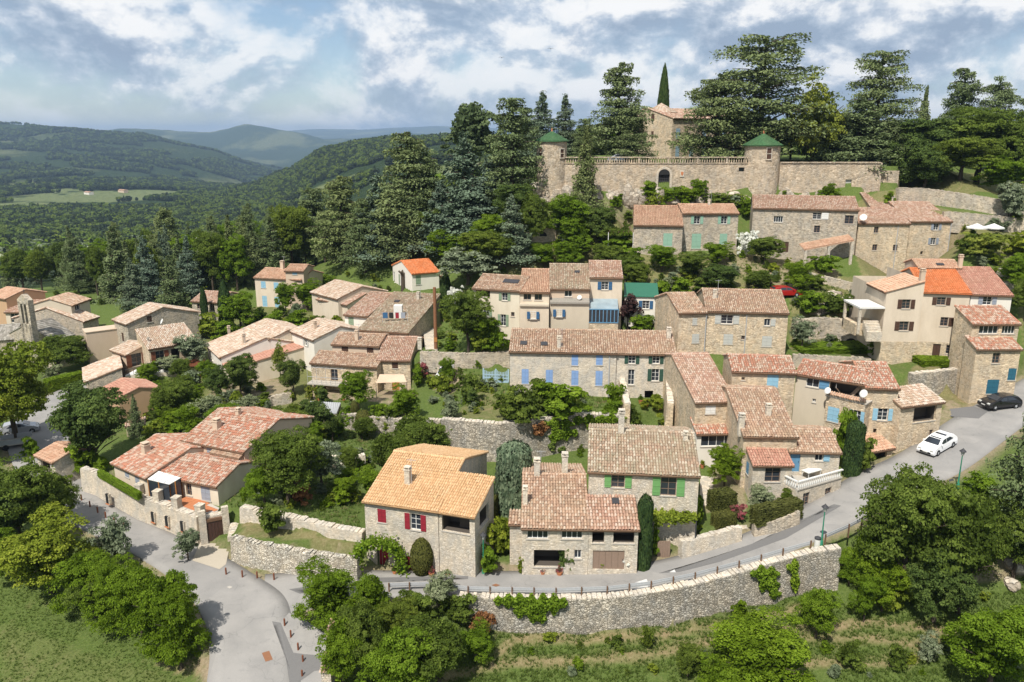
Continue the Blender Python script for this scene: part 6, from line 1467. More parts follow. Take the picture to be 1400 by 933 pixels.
# ------------------------------------------------------------------ planting
PL = [
 # cedars and conifers around the castle
 ('cedar', 562, 188, 345, 120, 'tall cedar with bare layered top left of the castle grove', None), ('bluecedar', 636, 185, 335, 110, 'blue green cedar with drooping tiers beside the tall pine', None),
 ('pine', 645, 145, 270, 85, 'rounded dark pine topping the grove left of the castle tower', None), ('cedar', 700, 140, 280, 100, 'dense cedar standing close to the left castle tower', None),
 ('bluecedar', 604, 250, 350, 80, *LB[0]), ('bluecedar', 520, 240, 360, 90, *LB[0]), ('cedar', 470, 246, 365, 95, *LB[0]), ('cedar', 432, 262, 362, 75, *LB[0]), ('bluecedar', 668, 215, 320, 90, *LB[0]),
 ('cedar', 585, 215, 335, 85, *LB[0]), ('cedar', 500, 275, 372, 70, *LB[0]), ('cedar', 545, 255, 362, 90, *LB[0]),
 ('bluecedar', 700, 268, 362, 75, 'grey blue cedar at the foot of the ruined gable', None), ('fir', 800, 176, 285, 48, 'slender fir growing in front of the balustrade', None),
 # slope below the castle
 ('mid', 610, 315, 362, 55, *LB[1]), ('oak', 655, 318, 372, 60, *LB[1]), ('olive', 640, 342, 388, 80, 'grey olive tree above the terraced houses', None),
 ('oak', 725, 268, 345, 48, *LB[1]), ('mid', 775, 268, 335, 60, *LB[1]), ('oak', 690, 320, 368, 55, *LB[1]), ('mid', 790, 300, 350, 50, *LB[1]), ('dark', 820, 285, 340, 50, *LB[1]),
 ('mid', 780, 330, 366, 50, 'bright shrubby tree right behind the terraced roofs', None), ('mid', 745, 335, 366, 40, *LB[1]), ('oak', 840, 312, 345, 40, *LB[1]),
 # village trees
 ('oak', 640, 400, 482, 62, 'big round leafy tree by the stone steps', None), ('cypress', 610, 372, 425, 14, 'small cypress beside the white blossom', None), ('b_flower', 624, 394, 420, 26, 'white flowering shrub behind the big round tree', None), ('mid', 660, 430, 480, 40, 'leafy tree hiding the green garden gate', None), ('b_mid', 676, 442, 482, 40, *LB[2]), ('b_lime', 655, 452, 482, 30, *LB[2]), ('b_mid', 640, 410, 440, 22, *LB[2]),
 ('purple', 858, 402, 450, 36, 'purple leaved plum tree in front of the blue veranda', None), ('b_mid', 838, 428, 450, 30, 'green shrub under the purple plum', 'shrubs under the plum'), ('b_mid', 878, 432, 455, 36, 'green shrub under the purple plum', 'shrubs under the plum'),
 ('olive', 1096, 434, 478, 34, 'brownish olive tree beside the vaulted wall', None), ('b_mid', 1200, 466, 492, 30, 'round green shrub below the beige house', None), ('b_oak', 942, 566, 598, 24, 'round green shrub beside the grassy steps', None),
 ('mid', 990, 610, 668, 46, 'leafy tree below the white garage', None), ('olive', 1040, 664, 702, 44, 'grey leaved olive above the clipped hedge', None), ('b_oak', 1075, 672, 698, 30, 'rose shrub at the balustrade corner', None), ('b_red', 1008, 690, 712, 22, 'reddish flower shrub by the hedge steps', None),
 ('pillar', 1164, 578, 648, 24, 'dark clipped cypress against the corner house', None), ('b_mid', 1152, 562, 640, 34, 'pale climbing shrub beside the dark cypress', None), ('b_oak', 1178, 600, 648, 28, 'white flowering climber right of the dark cypress', None),
 ('bluepillar', 703, 608, 700, 46, 'broad blue green clipped column between the two front houses', None), ('egg', 577, 738, 786, 29, 'egg shaped clipped yew by the front road', None), ('pillar', 879, 680, 778, 20, 'tall narrow clipped cypress beside the garage', None), ('b_dark', 773, 738, 784, 27, 'dark upright shrub in a ring by the open cellar', None),
 ('b_lime', 688, 710, 760, 44, 'vine shrub with pale leaves right of the loggia', None), ('b_mid', 668, 748, 786, 30, 'green shrub at the foot of the lamp post', None), ('b_flower', 858, 760, 782, 20, 'pale pink hydrangea by the garage door', None), ('b_lime', 712, 762, 786, 10, 'small bright shrub at the stone steps', None), ('b_olive', 800, 770, 784, 10, 'small potted shrub beside the cellar', None),
 ('b_lime', 905, 684, 728, 44, 'grape vine over the garden pergola', 'grape vine clumps on the pergola'), ('b_lime', 935, 690, 728, 46, 'grape vine over the garden pergola', 'grape vine clumps on the pergola'), ('b_mid', 952, 680, 722, 26, 'leafy climber at the end of the pergola', None), ('b_mid', 893, 715, 760, 18, 'leafy vine stem beside the tall clipped cypress', None),
 # garden in front of the blue shutter house
 ('b_oak', 718, 530, 574, 62, *LB[3]), ('b_mid', 765, 526, 574, 74, *LB[3]), ('b_oak', 742, 522, 560, 50, *LB[3]), ('b_oak', 695, 540, 576, 40, *LB[3]), ('b_mid', 840, 526, 560, 28, *LB[4]), ('b_mid', 836, 550, 572, 38, *LB[4]), ('b_oak', 864, 556, 584, 26, *LB[4]),
 ('b_lime', 895, 540, 558, 22, 'potted lemon in the small courtyard', 'pots in the courtyard'), ('b_lime', 880, 546, 560, 14, 'potted lemon in the small courtyard', 'pots in the courtyard'), ('b_lime', 912, 566, 588, 26, 'pale bush below the courtyard', None),

 # topiary garden
 ('mid', 490, 508, 560, 46, 'small round plane tree in front of the wire pergola', None), ('mid', 553, 530, 580, 40, 'clipped round tree at the awning', None), ('egg', 498, 562, 584, 22, 'clipped ball shrub in the topiary garden', 'clipped balls in the garden'), ('egg', 485, 549, 568, 11, 'clipped ball shrub in the topiary garden', 'clipped balls in the garden'), ('b_mid', 518, 553, 575, 24, *LB[5]), ('b_oak', 538, 556, 578, 22, *LB[5]), ('b_mid', 475, 555, 572, 20, *LB[5]),
 ('mid', 612, 492, 525, 24, 'small round tree beside the white van', None), ('b_lime', 605, 512, 540, 30, 'shrub in front of the white van', 'shrubs by the van'), ('b_lime', 590, 513, 532, 18, 'shrub in front of the white van', 'shrubs by the van'), ('b_oak', 640, 512, 552, 30, 'shrub below the blue garden gate', 'shrubs below the gate'), ('b_dark', 646, 530, 556, 22, 'shrub below the blue garden gate', 'shrubs below the gate'), ('b_red', 578, 496, 520, 16, 'purple flowering climber on the house corner', None), ('b_mid', 572, 500, 530, 22, 'leafy climber under the purple flowers', None), ('b_olive', 618, 550, 572, 30, 'grey shrub on the dry bank', None),
 # shrubs left of centre
 ('oak', 566, 572, 645, 92, 'dense leafy mass leaning on the stone wall', None), ('oak', 530, 596, 662, 70, *LB[6]), ('mid', 510, 640, 690, 40, *LB[6]), ('oak', 590, 590, 640, 50, *LB[6]),
 ('oak', 395, 598, 690, 105, 'broad leafy tree beside the red roofed villa', None), ('mid', 362, 640, 688, 50, 'bright bushy tree against the villa gable', None), ('olive', 440, 605, 670, 60, 'loose grey green tree in the grass garden', None), ('b_rust', 410, 655, 688, 36, 'rust coloured shrub in the grass garden', None), ('b_oak', 371, 690, 730, 42, 'round dark shrub on the dry grass terrace', None),
 ('oak', 405, 555, 600, 56, *LB[7]), ('dark', 432, 552, 602, 44, *LB[7]), ('dark', 455, 568, 604, 30, *LB[7]), ('oak', 380, 560, 600, 40, *LB[7]), ('b_lime', 440, 585, 604, 20, 'bright little shrub among dark garden shrubs', None),
 ('dark', 330, 490, 548, 46, 'tall dark shrub in front of the rusty roof', None), ('dark', 300, 505, 545, 44, 'dark olive shrub in front of the rusty roof', None), ('b_lime', 325, 535, 556, 20, 'bright shrub at the curved wall', None), ('olive', 265, 458, 502, 46, 'grey olive tree on the terrace corner', None), ('airy', 384, 468, 520, 24, 'yellow leaved sapling by the cream house', None), ('dark', 402, 495, 545, 34, 'tall dark shrub by the cream house', None), ('b_yellow', 424, 527, 548, 12, 'small golden conifer in the walled garden', 'golden conifers'), ('b_yellow', 434, 528, 548, 10, 'small golden conifer in the walled garden', 'golden conifers'), ('b_dark', 442, 528, 552, 22, 'small dark shrub in the walled garden', None),
 ('cypress', 311, 386, 455, 17, 'tall thin cypress behind the gabled houses', None), ('cypress', 281, 394, 440, 9, 'thin young cypress in front of the low cottage', None), ('mid', 330, 400, 455, 50, 'leafy tree between cypress and blue villa', None), ('b_lime', 285, 432, 462, 50, *LB[8]), ('b_mid', 315, 440, 470, 44, *LB[8]), ('b_mid', 345, 435, 455, 30, *LB[8]), ('b_dark', 356, 421, 446, 19, 'dark domed shrub below the blue villa', None),
 ('mid', 391, 388, 430, 26, 'twisted small tree in front of the blue villa', None), ('mid', 420, 385, 425, 44, 'leafy tree right of the blue villa', None), ('mid', 445, 378, 402, 36, 'leafy shrub behind the hillside house', None), ('b_mid', 375, 428, 455, 40, *LB[9]), ('b_mid', 405, 425, 450, 40, *LB[9]), ('b_lime', 460, 432, 455, 22, *LB[9]),
 ('dark', 128, 538, 650, 108, 'broad dark round tree by the lower road', None), ('b_mid', 120, 606, 652, 62, 'bright shrub at the foot of the dark round tree', None), ('fir', 188, 541, 597, 26, 'small dark fir in front of the ochre gable', None), ('oak', 240, 524, 580, 56, 'leafy garden tree below the sun terrace', 'garden trees below the sun terrace'), ('oak', 222, 535, 582, 36, 'leafy garden tree below the sun terrace', 'garden trees below the sun terrace'), ('b_lime', 215, 575, 600, 34, *LB[10]), ('b_mid', 240, 580, 600, 34, *LB[10]), ('b_olive', 262, 510, 535, 40, *LB[10]),
 ('oak', 80, 462, 512, 78, 'dark broad tree in front of the chapel', None), ('b_lime', 112, 463, 500, 16, 'small lime shrub beside the rendered wall', None), ('b_olive', 72, 500, 522, 26, 'grey shrub at the car park edge', None),
 ('lime', 22, 472, 605, 110, 'large lime green tree over the car park', None), ('lime', -22, 530, 635, 90, 'lime green tree at the picture edge over the parked trailer', None), ('b_mid', 45, 598, 625, 26, 'small green shrub beside the tiled shelter', None),
 # lower left
 ('oak', 30, 640, 752, 110, 'tall dark tree at the corner of the lower field', None), ('oak', 80, 650, 720, 70, 'leafy branch hung tree beside the lower road', None), ('dark', 10, 660, 770, 80, 'dark leafy tree at the edge of the lower field', None),
 ('lime', 70, 712, 812, 116, 'bright green bushy tree beside the field', None), ('mid', 25, 730, 800, 70, 'bright green bush at the field edge', None), ('olive', 160, 705, 780, 50, 'sparse grey brown bush rising from the hedge', None), ('olive', 258, 726, 768, 34, 'silvery shrub at the foot of the terrace wall', None),
 ('laurel', 120, 757, 832, 84, *LB[11]), ('laurel', 160, 765, 850, 84, *LB[11]), ('laurel', 195, 775, 870, 86, *LB[11]), ('laurel', 225, 792, 892, 84, *LB[11]), ('laurel', 248, 815, 915, 76, *LB[11]), ('oak', 130, 790, 845, 60, *LB[11]),
 # foreground middle
 ('laurel', 452, 778, 852, 96, 'broad fig tree at the junction corner', None), ('laurel', 512, 788, 862, 56, 'fig bush right of the junction corner', None), ('oak', 500, 828, 925, 80, 'white flowering rose bush below the road', None), ('mid', 470, 850, 945, 60, *LB[12]), ('oak', 600, 856, 945, 120, 'broad airy tree in the lower foreground', None), ('oak', 548, 822, 880, 52, *LB[12]), ('mid', 545, 870, 960, 90, *LB[12]), ('mid', 650, 860, 905, 50, *LB[12]), ('olive', 600, 788, 830, 50, 'thin light shrub growing through the guard rail', None), ('b_rust', 658, 838, 862, 38, 'dry rust brown shrub at the wall foot', None), ('b_yellow', 656, 856, 874, 18, 'yellow shrub below the dry brown one', None), ('b_oak', 625, 815, 850, 50, 'dark shrub at the left end of the road wall', None), ('b_oak', 570, 812, 850, 50, 'bushy shrub under the guard rail', None),

 # lower right
 ('oak', 1230, 655, 815, 128, 'large leafy walnut tree below the climbing road', None), ('oak', 1310, 690, 838, 110, 'broad walnut tree beside the tall cedar', None), ('dark', 1275, 752, 850, 90, 'dark round tree in front of the walnuts', None), ('mid', 1180, 730, 800, 60, 'bushy growth at the end of the road wall', 'bushy growth by the wall end'), ('mid', 1205, 770, 835, 60, 'bushy growth by the wall end', 'bushy growth by the wall end'), ('b_lime', 1222, 790, 832, 40, 'light green shrub left of the dark round tree', None), ('mid', 1160, 760, 800, 40, 'bushy growth by the wall end', 'bushy growth by the wall end'),
 ('cedar', 1402, 545, 775, 130, 'drooping cedar at the bend of the road', None), ('oak', 1385, 690, 790, 80, 'leafy tree under the drooping cedar', None), ('b_mid', 1345, 655, 690, 60, 'shrub on the verge under the lamp post', 'verge shrubs'), ('b_mid', 1290, 670, 700, 60, 'shrub on the verge under the lamp post', 'verge shrubs'),
 ('mid', 1115, 808, 873, 52, 'young fruit tree on the mown path', None), ('mid', 1180, 790, 850, 40, 'young fruit sapling in the lower garden', None), ('mid', 1035, 868, 950, 140, 'wide bushy fruit tree at the lower edge', None), ('mid', 1350, 835, 950, 120, 'wide bushy tree in the lower right corner', None), ('oak', 940, 885, 925, 42, *LB[13]), ('b_oak', 885, 858, 888, 18, *LB[13]), ('b_oak', 1160, 878, 912, 36, *LB[13]), ('b_oak', 1228, 885, 912, 30, *LB[13]), ('olive', 1268, 868, 905, 34, 'yellowish sapling on the mown path', None), ('b_mid', 1010, 820, 850, 24, *LB[13]), ('mid', 985, 905, 960, 60, 'leafy bush at the lower edge', None),
 # upper gardens
 ('b_mid', 955, 246, 273, 22, *LB[14]), ('b_mid', 888, 248, 272, 26, *LB[14]), ('b_mid', 935, 256, 280, 40, *LB[14]), ('b_mid', 912, 258, 280, 34, *LB[14]), ('b_oak', 975, 264, 284, 36, *LB[14]), ('b_oak', 1000, 266, 288, 34, *LB[14]), ('b_mid', 1133, 252, 272, 34, 'dark green shrub above the long stone roof', None), ('b_mid', 1072, 260, 272, 14, *LB[14]), ('b_mid', 1020, 270, 300, 26, *LB[14]),
 ('b_flower', 1020, 316, 352, 30, 'white flowering shrub between the two upper houses', None), ('oak', 1045, 326, 362, 50, 'dark leafy tree under the long stone house', None), ('b_mid', 1092, 328, 356, 18, 'small shrub by the tiled porch', None), ('b_mid', 1125, 350, 376, 40, 'shrub in front of the tiled porch', None), ('mid', 905, 336, 372, 44, *LB[15]), ('mid', 980, 332, 360, 40, *LB[15]), ('oak', 945, 346, 385, 40, *LB[15]), ('b_mid', 865, 340, 372, 36, 'leafy shrub below the mint green shutters', None), ('oak', 870, 362, 400, 40, *LB[15]), ('dark', 985, 364, 396, 56, 'dark spreading shrub behind the square stone house', None), ('oak', 1040, 372, 400, 44, 'dark leafy shrub above the square stone house', None), ('mid', 1090, 360, 400, 44, 'leafy tree above the red car', None), ('b_mid', 930, 380, 408, 36, *LB[16]), ('b_mid', 905, 385, 420, 30, *LB[16]), ('b_oak', 960, 380, 400, 30, *LB[16]), ('b_mid', 918, 400, 440, 26, *LB[16]),
 ('b_mid', 1105, 398, 432, 40, 'dark hedge shrub beside the rising steps', 'dark hedge shrubs'), ('b_oak', 1140, 402, 432, 44, 'dark hedge shrub beside the rising steps', 'dark hedge shrubs'), ('b_mid', 845, 318, 345, 50, 'vine covered pergola beside the upper house', None), ('oak', 830, 335, 375, 40, 'dark leafy bush above the green sheet roof', None), ('oak', 855, 350, 388, 36, 'dark leafy bush just behind the green sheet roof', None),
 ('b_yellow', 1345, 318, 352, 62, 'golden green spreading shrub below the parasols', 'golden shrubs below the parasols'), ('b_lime', 1395, 318, 352, 50, 'golden green spreading shrub below the parasols', 'golden shrubs below the parasols'), ('b_oak', 1320, 320, 350, 30, 'dark shrub left of the golden ones', None), ('olive', 1378, 250, 310, 40, 'gnarled olive tree on the stepped wall', None), ('mid', 1390, 350, 400, 50, 'leafy bush behind the roadside roofs', 'bushes behind the roadside roofs'), ('oak', 1400, 385, 440, 40, 'leafy bush behind the roadside roofs', 'bushes behind the roadside roofs'), ('b_mid', 1215, 262, 280, 16, 'small shrub behind the upper chimney', None),
]
ADJ = dict(mid='bright green', oak='deep green', dark='blackish green', bluecedar='bluish', cedar='olive green', b_mid='fresh green', b_oak='deep green', b_lime='pale green', b_olive='greyish')
for kind, px, pt, pb, wpx, lab, grp in PL:
    if grp and kind in ADJ and not any(w in lab for w in ('dark', 'bright', 'lime', 'golden', 'green')): lab = ADJ[kind] + ' ' + lab
    if 'road wall' in lab and ('ivy' in lab): o_ = plant(kind, px, pt, pb, wpx, lab, grp, rot=.0 if px < 900 else .35, sy=1.3); o_.location.y -= .45
    elif 'high' in lab and 'wall' in lab and kind.startswith('b_'): o_ = plant(kind, px, pt, pb, wpx, lab, grp, rot=0, sy=1.5); o_.location.y -= .5
    else: plant(kind, px, pt, pb, wpx, lab, grp)
def creeper(wall_label, blobs, label, matn, group=None, leaf=.16, dens=260):
    """ivy on the face of a wall: blobs (px, py, half width px, half height px), hanging shape"""
    Pw = [w for w in WALLS if w[1].startswith(wall_label)][0][2]; pxs = [proj(p)[0] for p, _ in Pw]; ys = [p.y for p, _ in Pw]; C_ = []; Nn = []
    for (cx, cy, rx, ry) in blobs:
        Y0 = float(np.interp(cx, pxs, ys)); s_ = scale_at(Vector((0, Y0, zat(cy, Y0)))); n_ = int(dens * rx * ry * 3.1 / s_ / s_)
        for _ in range(n_):
            a, r = random.random() * 6.283, random.random() ** .5; x, y = cx + math.cos(a) * rx * r, cy + math.sin(a) * ry * r * (.75 + .35 * math.sin(x_ * .4) if (x_ := cx + math.cos(a) * rx * r) else 1)
            Y = float(np.interp(x, pxs, ys)) - .42 - abs(random.gauss(0, .16)) - .35 * (1 - r) * random.random(); p = WY(x, y, Y); C_.append(p[:]); Nn.append((random.gauss(0, .4), -1, .7))
    C_ = np.array(C_); V, F, rn = leaves(C_, np.array(Nn), leaf); org = C_.mean(0); org[2] = C_[:, 2].min()
    o = bpy.data.objects.new('climbing_ivy', np_mesh('climbing_ivy', V - org, F, MT[matn], rn)); o.location = org; link(o); tag(o, label, 'ivy', group)
creeper('long grey stone', [(705, 822, 30, 10), (735, 828, 36, 16), (752, 824, 24, 12), (720, 836, 18, 10), (735, 845, 12, 8)], 'thick ivy hanging over the road wall opposite the open cellar', 'l_mid')
creeper('long grey stone', [(1046, 785, 20, 12), (1052, 800, 14, 14), (1060, 812, 8, 8)], 'spreading ivy patch on the road wall near its end', 'l_mid'); creeper('long grey stone', [(1084, 776, 8, 12), (1087, 795, 6, 14)], 'narrow ivy strip on the road wall near its end', 'l_mid')
creeper('high weathered', [(764, 580, 22, 9), (772, 592, 18, 10), (760, 598, 10, 8)], 'flowering creeper on the high wall above the twin chimneys', 'l_mid'); creeper('high weathered', [(740, 584, 12, 8), (736, 592, 7, 6)], 'rusty red creeper on the high retaining wall', 'l_rust')
creeper('high weathered', [(805, 575, 22, 8), (832, 574, 14, 9), (818, 584, 16, 7)], 'creeper hanging over the high wall beside the tall chimney', 'l_laurel'); creeper('high weathered', [(754, 610, 5, 8), (768, 615, 5, 7)], 'dark tufts growing on the face of the high wall', 'l_dark')
# plants whose foot is hidden: given by distance
def plant_far(kind, px, pt, Y, wpx, label, group=None, zb=None, **kw):
    z = gz(WY(px, pt, Y).x, Y) if zb is None else zb; p = WY(px, pt, Y); q = Vector((p.x, Y, z - .2)); return plant_at(kind, q, (p.z - z + .2) * 1.03, wpx / scale_at(q) * 1.05, label, group, **kw)
for kind, px, pt, Y, w, lab, grp in [
 ('flatcedar', 1048, 57, 154, 185, 'huge spreading cedar behind the thick round tower', None), ('flatcedar', 985, 105, 152, 130, 'wide dark cedar in front of the manor windows', None), ('cedar', 848, 92, 152, 100, 'ragged cedar with open top left of the manor', None), ('cedar', 868, 150, 148, 70, 'low cedar beside the manor corner', None),
 ('bluecedar', 742, 127, 156, 62, *LB[17]), ('bluecedar', 773, 131, 158, 58, *LB[17]), ('cedar', 800, 165, 155, 50, *LB[17]), ('cedar', 720, 150, 165, 70, *LB[17]),
 ('airy', 1122, 107, 150, 90, 'pale yellow green tree between the two large cedars', None), ('flatcedar', 1208, 77, 158, 118, 'tall cedar with flat layered crown right of the pale tree', None), ('cedar', 1180, 140, 150, 130, 'dense low cedar above the plain curtain wall', None), ('cedar', 1140, 165, 150, 90, 'dark cedar skirt beside the pale tree', None), ('cedar', 1215, 165, 151, 100, 'dark cedar skirt above the wall end', None),
 ('cedar', 1322, 98, 175, 80, 'leaning dark cedar above the right hand wood', None), ('flatcedar', 1368, 112, 172, 76, 'flat topped cedar above the right hand wood', None), ('fir', 1268, 120, 180, 30, 'thin spiky fir in the right hand wood', None), ('dark', 1290, 165, 150, 110, *LB[18]), ('oak', 1350, 150, 150, 120, *LB[18]), ('dark', 1250, 180, 148, 80, *LB[18]), ('oak', 1390, 170, 146, 90, *LB[18]), ('oak', 1320, 190, 142, 90, *LB[18]), ('dark', 1270, 205, 142, 70, *LB[18]), ('cedar', 1425, 120, 165, 100, 'dark cedar at the end of the right hand wood', None), ('mid', 1375, 215, 138, 70, *LB[18]),
 ('oak', 1085, 165, 160, 50, 'rounded tree beside the thick round tower', None), ('mid', 1105, 190, 156, 30, 'small bright tree behind the curtain wall', None), ('dark', 960, 170, 175, 60, 'dark broadleaf tree behind the manor', None)]:
    plant_far(kind, px, pt, Y, w, lab, grp)
plant_far('cypress', 909, 95, 184, 15, 'tall dark cypress rising behind the manor roof')
# clipped hedges: two pixel ends on the ground, height, depth
def hedge(a, b, hgt, dep, label, kind='hedge', z=None):
    p, q = (G(*a), G(*b)) if z is None else (W(*a, z), W(*b, z)); c = (p + q) / 2; d = q - p; c.z = min(p.z, q.z) - .1
    plant_at(kind, c, hgt + .1 + abs(p.z - q.z) * .5, d.xy.length, label, None, math.atan2(d.y, d.x), dep)
hedge((1031, 716), (1090, 703), 1.5, 1.2, 'box clipped hedge above the low grey wall', 'yewhedge', 2.6)
hedge((972, 700), (1000, 690), 1.7, 1.6, 'clipped green hedge block beside the garden steps', 'yewhedge')
hedge((977, 722), (1000, 716), 1.2, 1.2, 'low domed hedge block by the pale steps', 'yewhedge', 1.9)
hedge((648, 750), (672, 705), 2.4, 1.3, 'sloping clipped hedge beside the loggia', 'yewhedge')
hedge((66, 536), (114, 524), 1.8, 1.6, 'long clipped hedge along the car park')
hedge((138, 651), (190, 681), .6, .5, 'low clipped hedge along the terrace wall', 'hedge', 2.3)
hedge((1090, 478), (1180, 480), .7, 3.5, 'strip of tall lush herbs above the faded red roofs', 'hedge')
hedge((1255, 498), (1310, 497), .8, 2.5, 'strip of lush herbs on the bank beside the beige house', 'hedge')

# ------------------------------------------------------------------ woods
def wood(poly, n, kinds, label, group, hr, wr, seed, mind=4.0):
    """individual trees scattered inside a pixel polygon (feet on the ground)"""
    r = random.Random(seed); xs = [a for a, b in poly]; ys = [b for a, b in poly]; done = []; t = 0
    while len(done) < n and t < n * 40:
        t += 1; x, y = r.uniform(min(xs), max(xs)), r.uniform(min(ys), max(ys))
        if not inpoly(np.array([x]), np.array([y]), poly)[0]: continue
        p = G(x, y)
        if p is None or p.y > 330 or any((p - q).xy.length < mind for q in done): continue
        done.append(p); k = r.choice(kinds); plant_at(k, p - Vector((0, 0, .2)), r.uniform(*hr) * (1.25 if k in ('fir', 'cedar', 'bluecedar') else 1), r.uniform(*wr) * (.75 if k in ('fir', 'bluecedar') else 1), label[k], group)
WL = {k: f'{w} in the wood behind the lower village' for k, w in dict(oak='dark leafy tree', mid='bright leafy tree', dark='nearly black leafy tree', fir='conical green fir', cedar='layered grey green cedar', bluecedar='bluish cedar', olive='grey olive like tree').items()}
wood([(0, 408), (60, 404), (130, 406), (215, 412), (255, 408), (345, 396), (420, 362), (420, 345), (300, 345), (0, 360)], 110, ['oak', 'oak', 'dark', 'mid', 'fir', 'fir', 'bluecedar', 'cedar'], WL, 'trees of the wood behind the lower village', (8, 13), (6, 10), 3, 4.5)
WL2 = {k: v.replace('the wood behind the lower village', 'the grove between villa and castle') for k, v in WL.items()}
wood([(400, 365), (520, 358), (600, 350), (680, 345), (720, 335), (720, 290), (600, 300), (430, 340)], 45, ['oak', 'dark', 'mid', 'cedar'], WL2, 'trees of the grove between villa and castle', (5, 9), (5, 8), 5, 4.0)
for (px, pt, pb, w, k) in [(165, 312, 412, 58, 'fir'), (205, 325, 418, 56, 'bluecedar'), (238, 352, 430, 46, 'fir'), (185, 355, 425, 44, 'bluecedar'), (262, 325, 410, 50, 'bluecedar'), (235, 288, 385, 64, 'cedar'), (292, 318, 400, 44, 'oak'), (325, 322, 398, 44, 'mid'), (350, 318, 385, 44, 'fir'), (400, 285, 372, 64, 'oak'), (375, 300, 380, 50, 'fir')]:
    plant(k, px, pt, pb, w, 'large conifer in the dark wood above the chapel roofs' if k not in ('oak', 'mid') else 'large leafy tree in the dark wood above the chapel roofs', 'large trees above the chapel roofs')
# small shrubs dotted over the slope
SH = {'b_mid': 'small green shrub on the village slope', 'b_oak': 'small dark shrub on the village slope', 'b_lime': 'small bright shrub on the village slope', 'b_olive': 'small grey shrub on the village slope'}
SHRUB = []
def shrubs(poly, n, seed, size=(1.0, 2.4)):
    r = random.Random(seed); xs = [a for a, b in poly]; ys = [b for a, b in poly]; k = 0; t = 0
    while k < n and t < n * 30:
        t += 1; x, y = r.uniform(min(xs), max(xs)), r.uniform(min(ys), max(ys))
        if not inpoly(np.array([x]), np.array([y]), poly)[0]: continue
        p = G(x, y)
        if p is None or road_dist(p.x, p.y)[0] < 1.0 or any(inside_block(p, b) for hh in HOUSES for b in hh.blocks): continue
        k += 1; s = r.uniform(*size); SHRUB.append((s * scale_at(p), s, p, r.choice(list(SH)), r.uniform(.7, 1.1)))
def inside_block(p, b, m=.5):
    d = p - b.A; a = d.dot(b.u); e = d.dot(b.nb); return -m < a < b.w + m and -m < e < b.depth + m
shrubs([(600, 395), (650, 370), (860, 352), (1000, 352), (1130, 372), (1110, 430), (910, 440), (880, 360), (640, 380)], 40, 1)
shrubs([(600, 360), (740, 300), (870, 270), (1020, 280), (860, 350), (640, 365)], 40, 2, (1.2, 3.0))
shrubs([(280, 520), (420, 545), (520, 620), (490, 700), (330, 690), (380, 600), (230, 590)], 30, 4, (.8, 1.8))
shrubs([(640, 830), (1150, 800), (1400, 800), (1400, 930), (700, 930)], 36, 6, (.5, 1.1))
shrubs([(1310, 300), (1400, 300), (1400, 480), (1390, 400), (1320, 360)], 18, 8, (1.0, 2.2))
shrubs([(420, 560), (600, 560), (660, 530), (690, 560), (600, 600)], 16, 9, (.6, 1.4))

shrubs([(120, 505), (280, 500), (420, 545), (400, 600), (230, 600), (140, 560)], 34, 11, (.9, 2.2))
shrubs([(280, 430), (420, 425), (470, 455), (420, 470), (300, 470)], 26, 12, (1.0, 2.4))
shrubs([(420, 375), (540, 380), (560, 400), (500, 400), (430, 395)], 16, 13, (.8, 1.8))
shrubs([(590, 440), (640, 400), (700, 470), (600, 490)], 18, 14, (.8, 1.8))
shrubs([(1080, 430), (1200, 410), (1210, 480), (1090, 480)], 16, 15, (.6, 1.4))
shrubs([(560, 545), (690, 500), (840, 560), (620, 575)], 18, 16, (.6, 1.4))
shrubs([(0, 395), (140, 395), (260, 400), (340, 430), (140, 430)], 24, 17, (1.5, 3.0))

shrubs([(590, 500), (700, 500), (840, 560), (860, 565), (610, 572)], 40, 21, (.5, 1.2))
shrubs([(420, 560), (600, 575), (600, 620), (500, 660), (420, 640)], 40, 22, (.5, 1.3))
shrubs([(280, 560), (420, 590), (460, 700), (330, 690)], 30, 23, (.5, 1.3))
shrubs([(1080, 400), (1210, 400), (1210, 480), (1090, 480)], 30, 24, (.5, 1.3))
shrubs([(860, 352), (1100, 352), (1110, 400), (1080, 398), (900, 400)], 40, 25, (.7, 1.6))
shrubs([(660, 610), (800, 600), (800, 640), (690, 650)], 16, 26, (.5, 1.1))
WL3 = {k: v.replace('the wood behind the lower village', 'the gardens between the lower houses') for k, v in WL.items()}
wood([(200, 515), (285, 505), (300, 560), (380, 590), (330, 600), (240, 595), (190, 590)], 16, ['oak', 'mid', 'olive', 'mid'], WL3, 'garden trees between the lower houses', (2.5, 4.2), (2.6, 4.4), 31, 2.2)
wood([(420, 590), (520, 605), (490, 690), (430, 690)], 7, ['oak', 'mid', 'olive'], WL3, 'garden trees between the lower houses', (2.2, 3.6), (2.4, 3.8), 32, 2.4)
# the largest shrubs are things, the small rest one undergrowth mass (built below)
SHRUB.sort(key=lambda q: -q[0]); have = sum(1 for o in COL.objects if o.name.split('.')[0] == 'shrub')
for _, s_, p, kd, hf in SHRUB[:max(0, 290 - have)]: plant_at(kd, p - Vector((0, 0, .1)), s_ * hf, s_ * 1.2, SH[kd], 'small shrubs on the village slope')
REST = SHRUB[max(0, 290 - have):]
